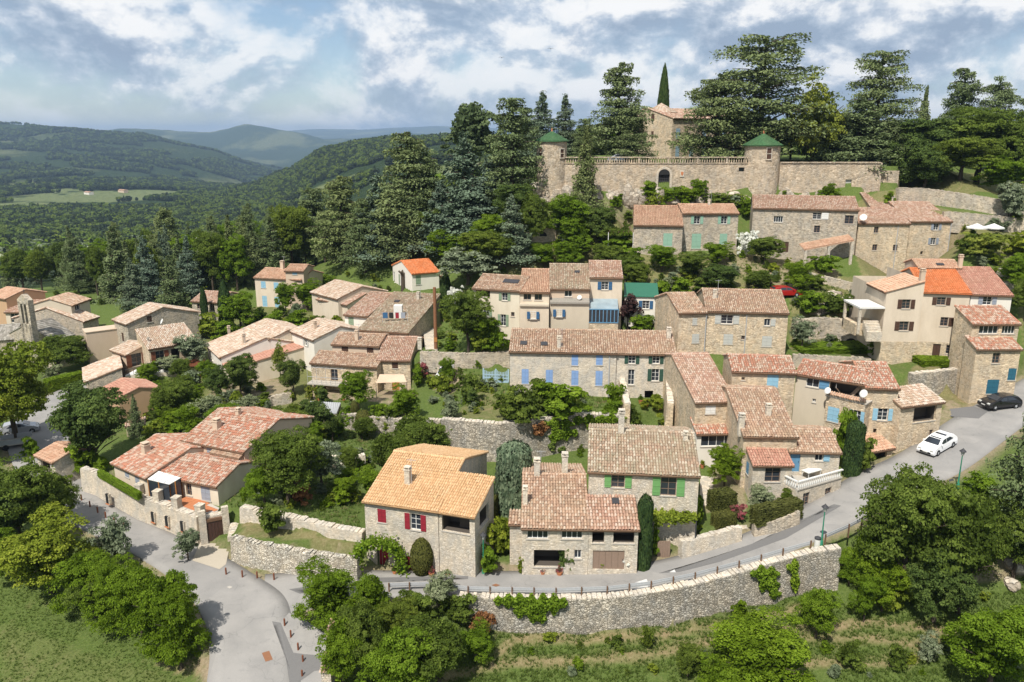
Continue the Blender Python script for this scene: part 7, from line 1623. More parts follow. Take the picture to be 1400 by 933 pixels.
# ------------------------------------------------------------------ street furniture
def lamp_post(px, pb, pt, label):
    p = G(px, pb); h_ = zat(pt, p.y) - p.z; root = empty('street_lamp', p, label, 'street lamp')
    m = MB(); m.lathe(p, [(.14, -.3), (.14, .5), (.10, .56), (.075, .62), (.055, h_ * .5), (.045, h_ - .75)], 10); m.build('post', MT['lampgreen'], root, True)
    q = p + Vector((0, 0, h_ - .75)); m = MB(); m.lathe(q, [(.05, 0), (.09, .06), (.12, .1), (.20, .42), (.19, .45)], 6); m.build('lantern', MT['lampglass'], root)
    m = MB(); m.lathe(q, [(.02, .76), (.05, .70), (.12, .62), (.30, .46), (.31, .43), (.10, .43)], 8); m.build('cap', MT['iron'], root)
    m = MB()
    for k in range(6): a = k * math.pi / 3; m.tube([q + Vector((math.cos(a) * .12, math.sin(a) * .12, .1)), q + Vector((math.cos(a) * .20, math.sin(a) * .20, .44))], .012, 4)
    m.build('cage', MT['iron'], root)
lamp_post(1122.5, 747, 689, 'green street lamp beside the white bin at the road wall')
lamp_post(1309, 668, 613, 'green street lamp standing opposite the white parked car')
lamp_post(661, 786, 727, 'green street lamp beside the loggia of the red shutter house')
# guard rail
GR = [(532, 809, -.35), (560, 808, -.3), (588, 807.5, -.25), (640, 813.5, -.05), (700, 815, .05), (760, 816, .1), (830, 813.5, .17), (890, 806.5, .42), (950, 794.5, .72), (1010, 778.5, 1.12), (1070, 761.5, 1.82), (1108, 751, 2.25)]
GR2 = [(1128, 742, 2.6), (1160, 728, 3.0), (1195, 710, 3.5)]
for pts, lab in ((GR, 'long grey metal guard rail along the top of the road wall'), (GR2, 'short guard rail right of the white bin')):
    P = [W(*a) for a in pts]; root = empty('guard_rail', P[0], lab, 'guard rail'); L_ = []; tot = 0
    Q = []
    for a, b in zip(P[:-1], P[1:]):
        n_ = max(1, round((b - a).length / 2.0)); Q += [a.lerp(b, i / n_) for i in range(n_)]
    Q.append(P[-1])
    for q in Q: m = MB(); m.box(q.x - .05, q.x + .05, q.y - .06, q.y + .06, q.z - .5, q.z + .78); m.build('post', MT['timber'], root)
    m = MB()
    for a, b in zip(Q[:-1], Q[1:]):
        d = (b - a) / 2; n_ = Vector((-d.y, d.x, 0)).normalized(); c = (a + b) / 2
        for dz, hh_, o_ in ((.64, .06, .10), (.52, .05, .075), (.40, .06, .10)): m.obox(c + n_ * o_ + Vector((0, 0, dz)), d * 1.01, n_ * .02, (0, 0, hh_))
    m.build('rail', MT['zinc'], root)
# bollards
def bollard(px, py, label, group):
    p = G(px, py); root = empty('bollard', p, label, 'bollard', group)
    m = MB(); m.lathe(p, [(.075, -.2), (.075, .72), (.06, .78), (.001, .79)], 10); m.build('post', MT['redbrown'], root)
    m = MB(); m.lathe(p, [(.24, -.1), (.24, .05), (.08, .07)], 10); m.build('footing', MT['paint_white'], root)
for a in [(309.5, 787.6), (331.8, 791.4), (352, 792.7), (375, 795)]: bollard(*a, 'brown wooden bollard on the grass verge of the junction', 'bollards at the junction verge')
for a in [(389.5, 858), (398, 874), (408, 891.4), (414.5, 908.5), (413.5, 929)]: bollard(*a, 'brown wooden bollard along the paved lay-by', 'bollards of the lay-by')
for a in [(112, 686), (123.5, 695), (134, 703), (145, 710), (157, 717), (170, 724)]: bollard(*a, 'brown wooden bollard below the long terrace wall', 'bollards below the terrace wall')
p = G(1117, 748); root = empty('litter_bin', p, 'white round litter bin with dark lid at the road wall', 'bin')
m = MB(); m.lathe(p, [(.25, -.1), (.25, .8)], 12); m.build('body', MT['white'], root); m = MB(); m.lathe(p, [(.28, .78), (.28, .88), (.12, .98), (.001, 1.0)], 12); m.build('lid', MT['iron'], root)

# ------------------------------------------------------------------ vehicles
def car(p, ang, label, paint, kind='hatch', cat='car', roofm=None, name='parked_car'):
    root = empty(name, (0, 0, 0), label, cat)
    if kind == 'van': Ln, Wd, Ht = 4.6, 1.85, 1.9; prof = [(-2.3, .45), (-2.28, 1.0), (-2.1, 1.75), (-1.9, 1.88), (.7, 1.9), (1.1, 1.8), (1.65, 1.15), (2.15, 1.0), (2.3, .75), (2.3, .4)]
    else: Ln, Wd, Ht = 4.3, 1.8, 1.45; prof = [(-2.08, .30), (-2.12, .62), (-2.06, .92), (-1.92, 1.10), (-1.62, 1.34), (-.95, 1.45), (-.15, 1.46), (.42, 1.37), (1.18, 1.0), (1.75, .86), (2.06, .68), (2.15, .45), (2.10, .26)]
    n = len(prof); m = MB(); V = []; F = []; xs = (-1, -.86, .86, 1)
    bz = 1.0
    for i, yy in enumerate(xs):
        for (x, z) in prof:
            tum = max(0, (z - .85)) * .30; hw = Wd / 2 - tum; y = (hw if abs(yy) == 1 else hw - .10) * (1 if yy > 0 else -1); zz = z if abs(yy) == 1 else z + .03; V.append((x, y, zz if z > .6 else z))
    for i in range(3): F += [(i * n + k, i * n + k + 1, (i + 1) * n + k + 1, (i + 1) * n + k) for k in range(n - 1)]
    F += [tuple(range(n))[::-1], tuple(range(3 * n, 4 * n)), (0, n, 2 * n, 3 * n), tuple(n * i + n - 1 for i in (3, 2, 1, 0))]
    m.add(V, F); body = m.build('body', MT[paint], root, True)
    me = body.data; body.modifiers.new('bevel', 'BEVEL').width = .03
    for sl_ in me.polygons: sl_.use_smooth = False
    def glass(pts, nm='side_window', thick=.012):
        mm = MB(); a, b, c = (Vector(q) for q in pts[:3]); nn = (b - a).cross(c - a).normalized(); mm.prism([Vector(q) + nn * .001 for q in pts], nn * thick); mm.build(nm, MT['glass'], root)
    hw = lambda z: Wd / 2 - max(0, z - .85) * .30
    if kind == 'van':
        for s in (-1, 1):
            q = [(.55, s * (hw(1.15) + .005), 1.15), (1.45, s * (hw(1.15) + .005), 1.15), (1.0, s * (hw(1.7) + .005), 1.7), (.55, s * (hw(1.7) + .005), 1.7)]; glass(q if s < 0 else q[::-1])
        glass([(1.66, -.75, 1.17), (1.66, .75, 1.17), (1.14, .62, 1.79), (1.14, -.62, 1.79)], 'windscreen', .04)
    else:
        for s in (-1, 1):
            for q in ([(-.15, s * (hw(1.0) + .004), 1.0), (.85, s * (hw(1.0) + .004), 1.0), (.30, s * (hw(1.34) + .004), 1.34), (-.15, s * (hw(1.38) + .004), 1.38)], [(-1.35, s * (hw(1.05) + .004), 1.08), (-.22, s * (hw(1.0) + .004), 1.0), (-.22, s * (hw(1.37) + .004), 1.37), (-.85, s * (hw(1.35) + .004), 1.35)]): glass(q if s < 0 else q[::-1])
        glass([(1.15, -.74, 1.03), (1.15, .74, 1.03), (.50, .60, 1.375), (.50, -.60, 1.375)], 'windscreen', .04); glass([(-1.90, .62, 1.135), (-1.90, -.62, 1.135), (-1.66, -.58, 1.335), (-1.66, .58, 1.335)][::1], 'rear_window', .035)
        if roofm: mm = MB(); mm.prism([(.40, -.55, 1.405), (.40, .55, 1.405), (-.75, .55, 1.505), (-.75, -.55, 1.505)], (0, 0, .012)); mm.build('glass_roof', MT['glass'], root)
    for x in (-Ln * .31, Ln * .31):
        for s in (-1, 1):
            mm = MB(); y0, y1 = s * (Wd / 2 - .19), s * (Wd / 2 + .015); P = []; seg = 18
            for yy in (y0, y1):
                for k in range(seg): a = k * 2 * math.pi / seg; P.append((x + math.cos(a) * .32, yy, .32 + math.sin(a) * .32))
            mm.add(P, [tuple(range(seg)), tuple(range(seg, 2 * seg))] + [(k, (k + 1) % seg, seg + (k + 1) % seg, seg + k) for k in range(seg)]); wh = mm.build('wheel', MT['rubber'], root)
            mm = MB(); P = [(x, y1 + s * .012, .32)] + [(x + math.cos(k * math.pi / 5) * (.21 if k % 2 else .1), y1 + s * .008, .32 + math.sin(k * math.pi / 5) * (.21 if k % 2 else .1)) for k in range(10)]
            mm.add(P, [(0, k + 1, (k + 1) % 10 + 1) for k in range(10)]); mm.build('rim', MT['zinc'], wh)
    for s in (-1, 1):
        mm = MB(); mm.obox((2.0, s * .62, .70), (.12, 0, -.02), (0, .17, 0), (.02, 0, .07)); mm.build('headlight', MT['lampglass'], root)
        mm = MB(); mm.obox((-2.09, s * .66, .85), (.03, 0, 0), (0, .13, 0), (0, 0, .10)); mm.build('tail_light', MT['carred'], root)
        mm = MB(); mm.obox((.78, s * (Wd / 2 + .06), 1.02), (.06, 0, 0), (0, .09, 0), (0, 0, .06)); mm.build('wing_mirror', MT[paint], root)
    mm = MB(); mm.obox((2.14, 0, .42), (.03, 0, 0), (0, .55, 0), (0, 0, .09)); mm.build('grille', MT['dark'], root)
    mm = MB(); mm.obox((2.175, 0, .50), (.012, 0, 0), (0, .26, 0), (0, 0, .055)); mm.build('number_plate', MT['white'], root)
    root.location = p; root.rotation_euler = (0, 0, ang)
    return root
def on_road(px, py): 
    p = W(px, py, 3)
    for _ in range(6): p = W(px, py, float(road_z(np.array([p.x]), np.array([p.y]))[0]))
    return p
a, b = on_road(1262, 625), on_road(1301, 603); d = a - b; p = on_road(1281, 614)
r_ = car(p, math.atan2(d.y, d.x), 'white hatchback with black roof glass parked on the climbing road', 'carwhite', roofm=True); r_.rotation_euler = (0, math.atan2((b - a).z, d.xy.length) * 1.0, math.atan2(d.y, d.x))
a, b = on_road(1343, 560), on_road(1390, 553); d = a - b; p = on_road(1366, 557)
car(p + Vector((0, 0, .02)), math.atan2(d.y, d.x), 'black hatchback parked in front of the roadside house', 'carblack')
p = G(1073, 405); car(p, .1, 'red car half hidden behind the square stone house', 'carred')
p = G(612, 520); car(p + Vector((0, .5, 0)), -1.9, 'white van parked behind the little round tree', 'carwhite', 'van', 'van', None, 'parked_van')
p = WY(846, 218, CY + 6); p.z = ZT + .1; car(p, 3.0, 'pale car parked behind the castle balustrade', 'carsilver')
p = G(28, 592); car(p, .5, 'silver car parked under the lime green tree', 'carsilver')
p = G(10, 612); root = empty('trailer', p, 'open goods trailer with white rails beside the car park', 'trailer'); u = Vector((math.cos(.45), math.sin(.45), 0)); v = Vector((-u.y, u.x, 0)); z1 = Vector((0, 0, 1))
m = MB(); m.obox(p + z1 * .6, u * 2.6, v * 1.1, z1 * .08); m.build('bed', MT['concrete'], root)
for s in (-1, 1): m = MB(); m.obox(p + z1 * .95 + v * 1.08 * s, u * 2.6, v * .03, z1 * .28); m.build('side_board', MT['zinc'], root)
for s in (-1, 1):
    m = MB(); c = p + v * 1.15 * s + z1 * .33; m.add([c + u * math.cos(k * math.pi / 8) * .33 + z1 * math.sin(k * math.pi / 8) * .33 + v * e * .1 for e in (-1, 1) for k in range(16)], [tuple(range(16)), tuple(range(16, 32))] + [(k, (k + 1) % 16, 16 + (k + 1) % 16, 16 + k) for k in range(16)]); m.build('wheel', MT['rubber'], root)
m = MB(); m.tube([p - u * 2.6 + z1 * .5, p - u * 4 + z1 * .45], .05, 6); m.build('tow_bar', MT['iron'], root)

# ------------------------------------------------------------------ villa terrace parts
vt = [w for w in WR if w['label'].startswith('pale stone terrace wall')][0]; gw = [w for w in WR if 'garage front' in w['label']][0]
for (px, py) in ((191, 677), (215.5, 686), (241, 695), (273, 706)):
    q = W(px, py, 1.95); m = MB(); m.obox(q + Vector((.05, .1, .5)), (.32, -.1, 0), (.1, .32, 0), (0, 0, .55)); m.obox(q + Vector((.05, .1, 1.1)), (.36, -.11, 0), (.11, .36, 0), (0, 0, .05)); m.build('pillar', MT['stone_pale'], vt)
for (px, py) in ((210, 707), (229, 713), (250, 720), (148, 682)):
    A_, B_ = W(190, 679, 1.95), W(272, 708, 1.9); u = (B_ - A_); u.z = 0; u.normalize(); n = Vector((u.y, -u.x, 0)); O = A_ + n * .36; r = ray(px, py); t = (O - Vector((0, 0, CAMH))).dot(n) / r.dot(n); q = Vector((0, 0, CAMH)) + r * t
    m = MB(); m.obox(q, u * .22, n * .1, (0, 0, .5)); w_ = m.build('slit_window', MT['dark'], vt); m = MB(); m.obox(q - Vector((0, 0, .56)), u * .3, n * .18, (0, 0, .05)); m.build('sill', MT['terracotta'], w_)
    m = MB()
    for s in (-1, 1): m.obox(q + u * s * .27, u * .05, n * .13, (0, 0, .55))
    m.build('jamb', MT['stone_pale'], w_)
A_, B_ = W(272.5, 708, 1.9), W(310, 700, 1.95); u = (B_ - A_); u.z = 0; L_ = u.length; u.normalize(); n = Vector((u.y, -u.x, 0)); c = (A_ + B_) / 2 + n * .42
gz0 = -.45; m = MB(); k = 6; wd = L_ * .72
for i in range(k): m.obox(Vector((c.x, c.y, (gz0 + 1.5) / 2)) + u * ((i + .5) / k - .5) * wd, u * (wd / k / 2 - .012), n * .05, (0, 0, (1.5 - gz0) / 2))
g_ = m.build('garage_door', MT['dkwood'], gw); m = MB(); m.obox(Vector((c.x, c.y, 1.64)), u * (wd / 2 + .25), n * .12, (0, 0, .14)); m.build('lintel', MT['timber'], gw)
for s in (-1, 1): m = MB(); m.obox(Vector((c.x, c.y, .95)) + u * s * (L_ / 2 - .2) - n * .05, u * .3, n * .22, (0, 0, 1.75)); m.build('pillar', MT['stone_pale'], gw)
# terracotta deck
root = empty('terrace_deck', W(245, 690, 1.9), 'terracotta tiled deck in front of the glazed porch', 'deck')
PD = [W(a, b, 2.0) for a, b in ((197, 674), (232, 664), (300, 694), (297, 700), (271, 703), (240, 691))]
m = MB(); m.prism([p - Vector((0, 0, .4)) for p in PD], (0, 0, .38)); m.build('slab', MT['concrete'], root)
u_ = (PD[4] - PD[0]).normalized(); v_ = Vector((-u_.y, u_.x, 0)); xs = [p.x for p in PD]; m = MB(); poly2 = [((p - PD[0]).dot(u_), (p - PD[0]).dot(v_)) for p in PD]
dk = 0
for i in range(-2, 24):
    for j in range(-4, 16):
        a, b = i * .45, j * .45
        if all(inpoly(np.array([a + x]), np.array([b + y]), poly2)[0] for x in (-.2, .2) for y in (-.2, .2)) and dk < 290:
            dk += 1; q = PD[0] + u_ * a + v_ * b; q.z = 2.0 + random.uniform(0, .006); m = MB(); m.obox(q, u_ * .215, v_ * .215, (0, 0, .02)); m.build('tile', MT['terracotta'], root)
# glazed porch
root = [h_ for h_ in HOUSES if h_.name == 'garden_villa'][0].root
Pp = [W(202, 656, 3.75), W(231.5, 663, 3.7), W(247, 654, 4.1), W(217, 645, 4.2)]
m = MB(); m.prism(Pp, (0, 0, .06)); rf = m.build('porch_roof', MT['white'], root)
for i in range(1, 4): m = MB(); a, b = Pp[0].lerp(Pp[1], i / 4), Pp[3].lerp(Pp[2], i / 4); m.tube([a + Vector((0, 0, .08)), b + Vector((0, 0, .08))], .04, 5); m.build('bar', MT['zinc'], rf)
cs = [Vector((p.x, p.y, 1.9)) for p in Pp]
for i in range(3):
    for t in (0, .5, 1) if i < 2 else (0,):
        a = cs[i].lerp(cs[(i + 1) % 4], t); b = Pp[i].lerp(Pp[(i + 1) % 4], t); m = MB(); m.tube([a, b], .06, 6); m.build('porch_post', MT['orangew'], root)
m = MB(); m.quad(cs[0], cs[1], Pp[1], Pp[0]); m.quad(cs[1], cs[2], Pp[2], Pp[1]); m.build('porch_glass', MT['glass'], root)

# ------------------------------------------------------------------ balustraded terrace
root = [h_ for h_ in HOUSES if h_.name == 'balustrade_house'][0].root
T0, T1, T2 = W(1079, 664, 4.3), W(1090, 671, 4.3), W(1151, 651, 4.5)
u = (T2 - T1); u.z = 0; L_ = u.length; u.normalize(); n = Vector((u.y, -u.x, 0)); nb_ = -n
class _F: pass
m = MB(); hs = []; fb = _F(); fb.A, fb.u, fb.nf, fb.nb, fb.w, fb.depth, fb.z0, fb.ze = T1, u, n, nb_, L_, 3.0, 2.0, 4.3
ws = []
for (px, py) in ((1102, 684), (1132, 677)):
    uc, zc = place(fb, 'f', px, py); ws.append((uc, zc)); hs.append((uc - .45, uc + .45, zc - .75, zc + .75))
wall_face(m, Vector((T1.x, T1.y, 0)), u, n, L_, .8, 4.3, hs)
b0 = T1 + nb_ * 4.2; b1 = T2 + nb_ * 3.2
for (a, b) in ((b0, T1), (T2, b1)): m.quad(Vector((a.x, a.y, .8)), Vector((b.x, b.y, .8)), Vector((b.x, b.y, 4.3)), Vector((a.x, a.y, 4.3)))
m.build('terrace_front', MT['stone_pale'], root); m = MB(); m.prism([Vector((p.x, p.y, 4.302)) for p in (T1 + n * .08, T2 + n * .08, b1, b0)], (0, 0, .12)); m.build('terrace_floor', MT['concrete'], root)
for uc, zc in ws: window(root, fb, 'f', uc, zc, .9, 1.5, 'n', 'brown')
for (a, b) in ((T1, T2), (b0.lerp(T1, .35), T1)):
    d = b - a; d.z = 0; L2 = d.length; d.normalize(); q = Vector((-d.y, d.x, 0)); base = Vector((a.x, a.y, 4.42))
    m = MB(); m.obox(base + d * L2 / 2 + Vector((0, 0, .74)), d * L2 / 2, q * .11, (0, 0, .05)); bl = m.build('balustrade_rail', MT['white'], root)
    for i in range(int(L2 / .26)): m = MB(); m.lathe(base + d * (.13 + i * .26), [(.05, 0), (.085, .15), (.07, .3), (.04, .45), (.06, .69)], 7); m.build('baluster', MT['white'], bl)
q = W(1112, 656, 4.45); tb_ = empty('garden_table', q, 'covered white table on the balustraded terrace', 'table')
m = MB(); m.obox(q + Vector((0, .6, .72)), u * .9, nb_ * .45, (0, 0, .03)); m.build('table_top', MT['white'], tb_)
for i in (-1, 1):
    for j in (-1, 1): m = MB(); m.tube([q + Vector((0, .6, 0)) + u * .8 * i + nb_ * .38 * j, q + Vector((0, .6, .7)) + u * .8 * i + nb_ * .38 * j], .03, 6); m.build('leg', MT['white'], tb_)

# ------------------------------------------------------------------ hammock terrace on the corner house
root = [h_ for h_ in HOUSES if h_.name == 'terrace_house'][0].root
b = h8d2; O = Vector((b.A.x, b.A.y, b.ze)); m = MB()
m.obox(O + b.u * b.w / 2 + b.nb * .1 + Vector((0, 0, .13)), b.u * b.w / 2, b.nb * .14, (0, 0, .12)); m.build('parapet', MT['stone'], root)
V, F, rn = tiles(O + b.nf * .28 + Vector((0, 0, .16)), b.u, Vector((b.nb.x, b.nb.y, .25)).normalized(), Vector((0, 0, 1)), b.w, .75, .25, .38)
o = add_mesh_obj('parapet_tiles', np_mesh('parapet_tiles', V - np.array(LOC[root.name]), F, MT['t_salmon'], rn), root, LOC[root.name]); o['kind'] = 'stuff'
hp = [W(1143, 531, 10.3).lerp(W(1174, 532, 10.3), t) + Vector((0, 0, -1.0 * math.sin(math.pi * t))) for t in np.linspace(0, 1, 11)]
ho = empty('hammock', hp[0], 'pale hammock slung across the roof terrace', 'hammock'); m = MB()
for a, c in zip(hp[:-1], hp[1:]): m.quad(a + Vector((0, -.35, .1)), c + Vector((0, -.35, .1)), c + Vector((0, .35, .1)), a + Vector((0, .35, .1)))
m.build('cloth', MT['canvas'], ho)
for e in (hp[0], hp[-1]): m = MB(); m.tube([e, e + Vector((0, 0, .5))], .02, 5); m.build('rope', MT['white'], ho)

# ------------------------------------------------------------------ verandas, ledges, porches
root = r4_root = [h_ for h_ in HOUSES if 'glazed blue veranda' in h_.label][0].root
b = r4; zt = zat(409, b.A.y); z1 = zat(423, b.A.y - 2.3); z2 = zat(441, b.A.y - 2.3)
O0 = b.A + b.u * (-.2); wv = 40 / scale_at(b.A); f0 = O0 + b.nf * 2.3
m = MB(); m.prism([Vector((O0.x, O0.y, zt)), Vector((f0.x, f0.y, z1)), Vector((f0.x + b.u.x * wv, f0.y + b.u.y * wv, z1)), Vector((O0.x + b.u.x * wv, O0.y + b.u.y * wv, zt))], (0, 0, .06)); m.build('veranda_roof', MT['glass_light'], root)
m = MB()
for i in range(9): q = f0 + b.u * wv * i / 8; m.obox(Vector((q.x, q.y, (z1 + z2) / 2)), b.u * .05, b.nf * .05, (0, 0, (z1 - z2) / 2))
for z in (z1, z2): q = f0 + b.u * wv / 2; m.obox(Vector((q.x, q.y, z)), b.u * (wv / 2 + .05), b.nf * .06, (0, 0, .06))
m.build('veranda_frame', MT['steelblue'], root)
m = MB(); m.quad(*[Vector((q.x, q.y, z)) for q, z in ((f0, z2), (f0 + b.u * wv, z2), (f0 + b.u * wv, z1), (f0, z1))]); m.build('veranda_glass', MT['glass'], root)
m = MB(); q = f0 + b.u * wv / 2 + b.nb * 1.1; m.obox(Vector((q.x, q.y, z2 - 1.6)), b.u * (wv / 2 + .04), b.nf * 1.1, (0, 0, 1.54)); m.build('veranda_base', MT['stone'], root)
for bb, lab_, dz, mt in ((r2, 'narrow terraced', 1.6, 'plaster_grey'), (r3, 'rendered terraced', 1.55, 't_lauze')):
    root = [h_ for h_ in HOUSES if h_.label.startswith(lab_)][0].root; q = bb.A + bb.u * bb.w / 2 + bb.nf * .5
    m = MB(); m.obox(Vector((q.x, q.y, bb.ze - dz)), bb.u * (bb.w / 2 - .01), bb.nf * .5 + Vector((0, 0, -.2 if mt == 't_lauze' else 0)), (0, 0, .12)); m.build('ledge', MT[mt], root)
    m = MB(); zb_ = bb.z0 - 1; m.obox(Vector((q.x, q.y, (zb_ + bb.ze - dz - .15) / 2)) + bb.nb * .12, bb.u * (bb.w / 2 - .02), bb.nf * .36, (0, 0, (bb.ze - dz - .15 - zb_) / 2)); m.build('lower_wall', MT[bb.wall if mt != 't_lauze' else 'plaster_grey'], root)
    f2 = _F(); f2.A, f2.u, f2.nf, f2.nb, f2.w, f2.depth, f2.z0, f2.ze = bb.A + bb.nf * .75, bb.u, bb.nf, bb.nb, bb.w, 1.0, bb.z0, bb.ze
    px, py = ((729, 431) if bb is r2 else (764.5, 428)); uc, zc = place(f2, 'f', px, py); f2.A = f2.A + bb.nf * .16
    window(root, f2, 'f', uc, zc, .8, 1.0, 'o', 'navy')
# porch roofs on posts: upper lean-to and white canopy
root = [h_ for h_ in HOUSES if h_.name == 'long_stone_house'][0].root
PA = [W(1100, 343, 19.2), W(1168, 330, 20.4)]; bk = [p + Vector((-.1, 2.2, .6)) for p in PA]; m = MB(); m.prism([PA[0], PA[1], bk[1], bk[0]], (0, 0, .12)); rf = m.build('porch_roof', MT['t_salmon'], root)
s_ = (bk[0] - PA[0]); V, F, rn = tiles(PA[0] + Vector((0, 0, .12)), (PA[1] - PA[0]).normalized(), s_.normalized(), Vector((0, -.25, 1)).normalized(), (PA[1] - PA[0]).length, s_.length); o = add_mesh_obj('roof_tiles', np_mesh('roof_tiles', V - np.array(LOC[root.name]), F, MT['t_salmon'], rn), rf, LOC[root.name]); o['kind'] = 'stuff'
for t in (.03, .5, .97): a = PA[0].lerp(PA[1], t); m = MB(); m.obox((a.x, a.y + .2, (a.z + 14.5) / 2), (.18, 0, 0), (0, .18, 0), (0, 0, (a.z - 14.5) / 2)); m.build('porch_post', MT['stone_pale'], root)
root = [h_ for h_ in HOUSES if h_.name == 'beige_house'][0].root
q = h6b.A; z_ = zat(421, q.y); m = MB(); c = Vector((q.x - 1.6, q.y + 2.2, z_)); m.obox(c, (1.55, 0, 0), (0, 2.4, 0), (0, 0, .1)); m.build('canopy', MT['white'], root)
for s in (-1, 1): m = MB(); m.obox((c.x - 1.35, c.y + s * 2.15, z_ - 1.7), (.15, 0, 0), (0, .15, 0), (0, 0, 1.6)); m.build('canopy_post', MT['stone_pale'], root)
m = MB(); m.obox((c.x, c.y + .3, z_ - 2.9), (1.5, 0, 0), (0, 2.0, 0), (0, 0, .7)); m.build('porch_floor', MT['stone'], root)
for i in range(5): m = MB(); m.obox((c.x + .2, c.y - 1.9 - i * .32, z_ - 2.3 - i * .26), (.9, 0, 0), (0, .17, 0), (0, 0, .6)); m.build('step', MT['stone_pale'], root)
zs = zat(467, h6.A.y)
for bb in (h6, h6b):   # exposed stone at the foot of the wall, open at the doors
    m = MB(); hs = []
    for (px, py, w, hh, st, col) in bb.wins:
        uc, zc = place(bb, 'f', px, py)
        if zc < zs: hs.append((uc - w / 2, uc + w / 2, zc - hh / 2, min(zc + hh / 2, zs - .02)))
    O = bb.A + bb.nf * .03; wall_face(m, O, bb.u, bb.nf, bb.w, bb.z0 - 1.2, zs, hs, .03); m.quad(O + Vector((0, 0, zs - O.z)), O + bb.u * bb.w + Vector((0, 0, zs - O.z)), O + bb.u * bb.w + bb.nb * .03 + Vector((0, 0, zs - O.z)), O + bb.nb * .03 + Vector((0, 0, zs - O.z))); m.build('stone_plinth', MT['stone'], root)
# arches in the old terrace wall
aw = [w for w in WR if 'two vaulted arches' in w['label']][0]
for px in (1137, 1163):
    A_, B_ = W(1130, 436, 12.3), W(1185, 440, 12.2); u = (B_ - A_); u.z = 0; u.normalize(); n = Vector((u.y, -u.x, 0)); O = A_ + n * .42; r = ray(px, 470); t = (O - Vector((0, 0, CAMH))).dot(n) / r.dot(n); q = Vector((0, 0, CAMH)) + r * t
    P = [q + u * .75 - Vector((0, 0, .9)), ] + [q + u * .75 * math.cos(t_) + Vector((0, 0, .75 * math.sin(t_) + .0)) for t_ in np.linspace(0, math.pi, 9)] + [q - u * .75 - Vector((0, 0, .9))]
    m = MB(); m.prism([p + n * .06 for p in P], -n * .3); ar = m.build('arch', MT['dark'], aw); m = MB()
    for t0_, t1_ in zip(np.linspace(0, math.pi, 8)[:-1], np.linspace(0, math.pi, 8)[1:]):
        f = lambda t_, r_: q + n * .1 + u * r_ * math.cos(t_) + Vector((0, 0, r_ * math.sin(t_))); m.prism([f(t0_ + .02, .76), f(t0_ + .02, 1.02), f(t1_ - .02, 1.02), f(t1_ - .02, .76)], -n * .1)
    m.build('arch_stones', MT['stone_wash'], ar)
# sun terrace of the farmhouse
root = [h_ for h_ in HOUSES if h_.name == 'terrace_farmhouse'][0].root
P = [W(171, 514, 3.1), W(243, 507, 3.1), W(241, 496, 3.2), W(196, 500, 3.2)]; m = MB(); m.prism([p - Vector((0, 0, 2.6)) for p in P], (0, 0, 2.55)); m.build('terrace_base', MT['plaster_cream'], root); m = MB(); m.prism([p - Vector((0, 0, .045)) for p in P], (0, 0, .1)); m.build('terrace_floor', MT['white'], root)
m = MB(); d = P[1] - P[0]
for i in range(13): p = P[0].lerp(P[1], i / 12); m.tube([p, p + Vector((0, 0, .9))], .03, 5)
m.tube([P[0] + Vector((0, 0, .9)), P[1] + Vector((0, 0, .9))], .03, 5); m.build('railing', MT['iron'], root)
q = P[0].lerp(P[2], .62); tb_ = empty('garden_table', q, 'dark table with chairs on the white sun terrace', 'table'); m = MB(); m.obox(q + Vector((0, 0, .75)), (1.1, 0, 0), (0, .5, 0), (0, 0, .03)); m.build('table_top', MT['iron'], tb_)
for i in (-1, 1):
    for j in (-1, 1): m = MB(); m.tube([q + Vector((.95 * i, .4 * j, 0)), q + Vector((.95 * i, .4 * j, .74))], .03, 5); m.build('leg', MT['iron'], tb_)
for i in range(6):
    c = q + Vector((-.8 + .8 * (i % 3), -.75 if i < 3 else .75, 0)); sgn = -1 if i < 3 else 1; ch = empty('garden_chair', c, 'dark chair at the sun terrace table', 'chair', 'chairs of the sun terrace')
    m = MB(); m.obox(c + Vector((0, 0, .45)), (.22, 0, 0), (0, .22, 0), (0, 0, .025)); m.build('seat', MT['iron'], ch); m = MB(); m.obox(c + Vector((0, sgn * .22, .72)), (.22, 0, 0), (0, .02, 0), (0, 0, .25)); m.build('backrest', MT['iron'], ch)
    for a in (-1, 1):
        for e in (-1, 1): m = MB(); m.tube([c + Vector((.19 * a, .19 * e, 0)), c + Vector((.19 * a, .19 * e, .44))], .018, 4); m.build('leg', MT['iron'], ch)
p = G(265, 512); ws_ = empty('wood_shelter', p, 'reddish timber slat shelter beside the sun terrace', 'shelter'); 
for i in range(9): m = MB(); m.obox(p + Vector((0, -.9 + i * .24, 1.5 + i * .06)), (1.5, 0, 0), (0, .07, 0), (0, 0, .05)); m.build('slat', MT['redbrown'], ws_)
for a in (-1, 1):
    for e in (-1, 1): m = MB(); m.obox(p + Vector((1.35 * a, .95 * e, .65)), (.06, 0, 0), (0, .06, 0), (0, 0, .85)); m.build('post', MT['redbrown'], ws_)
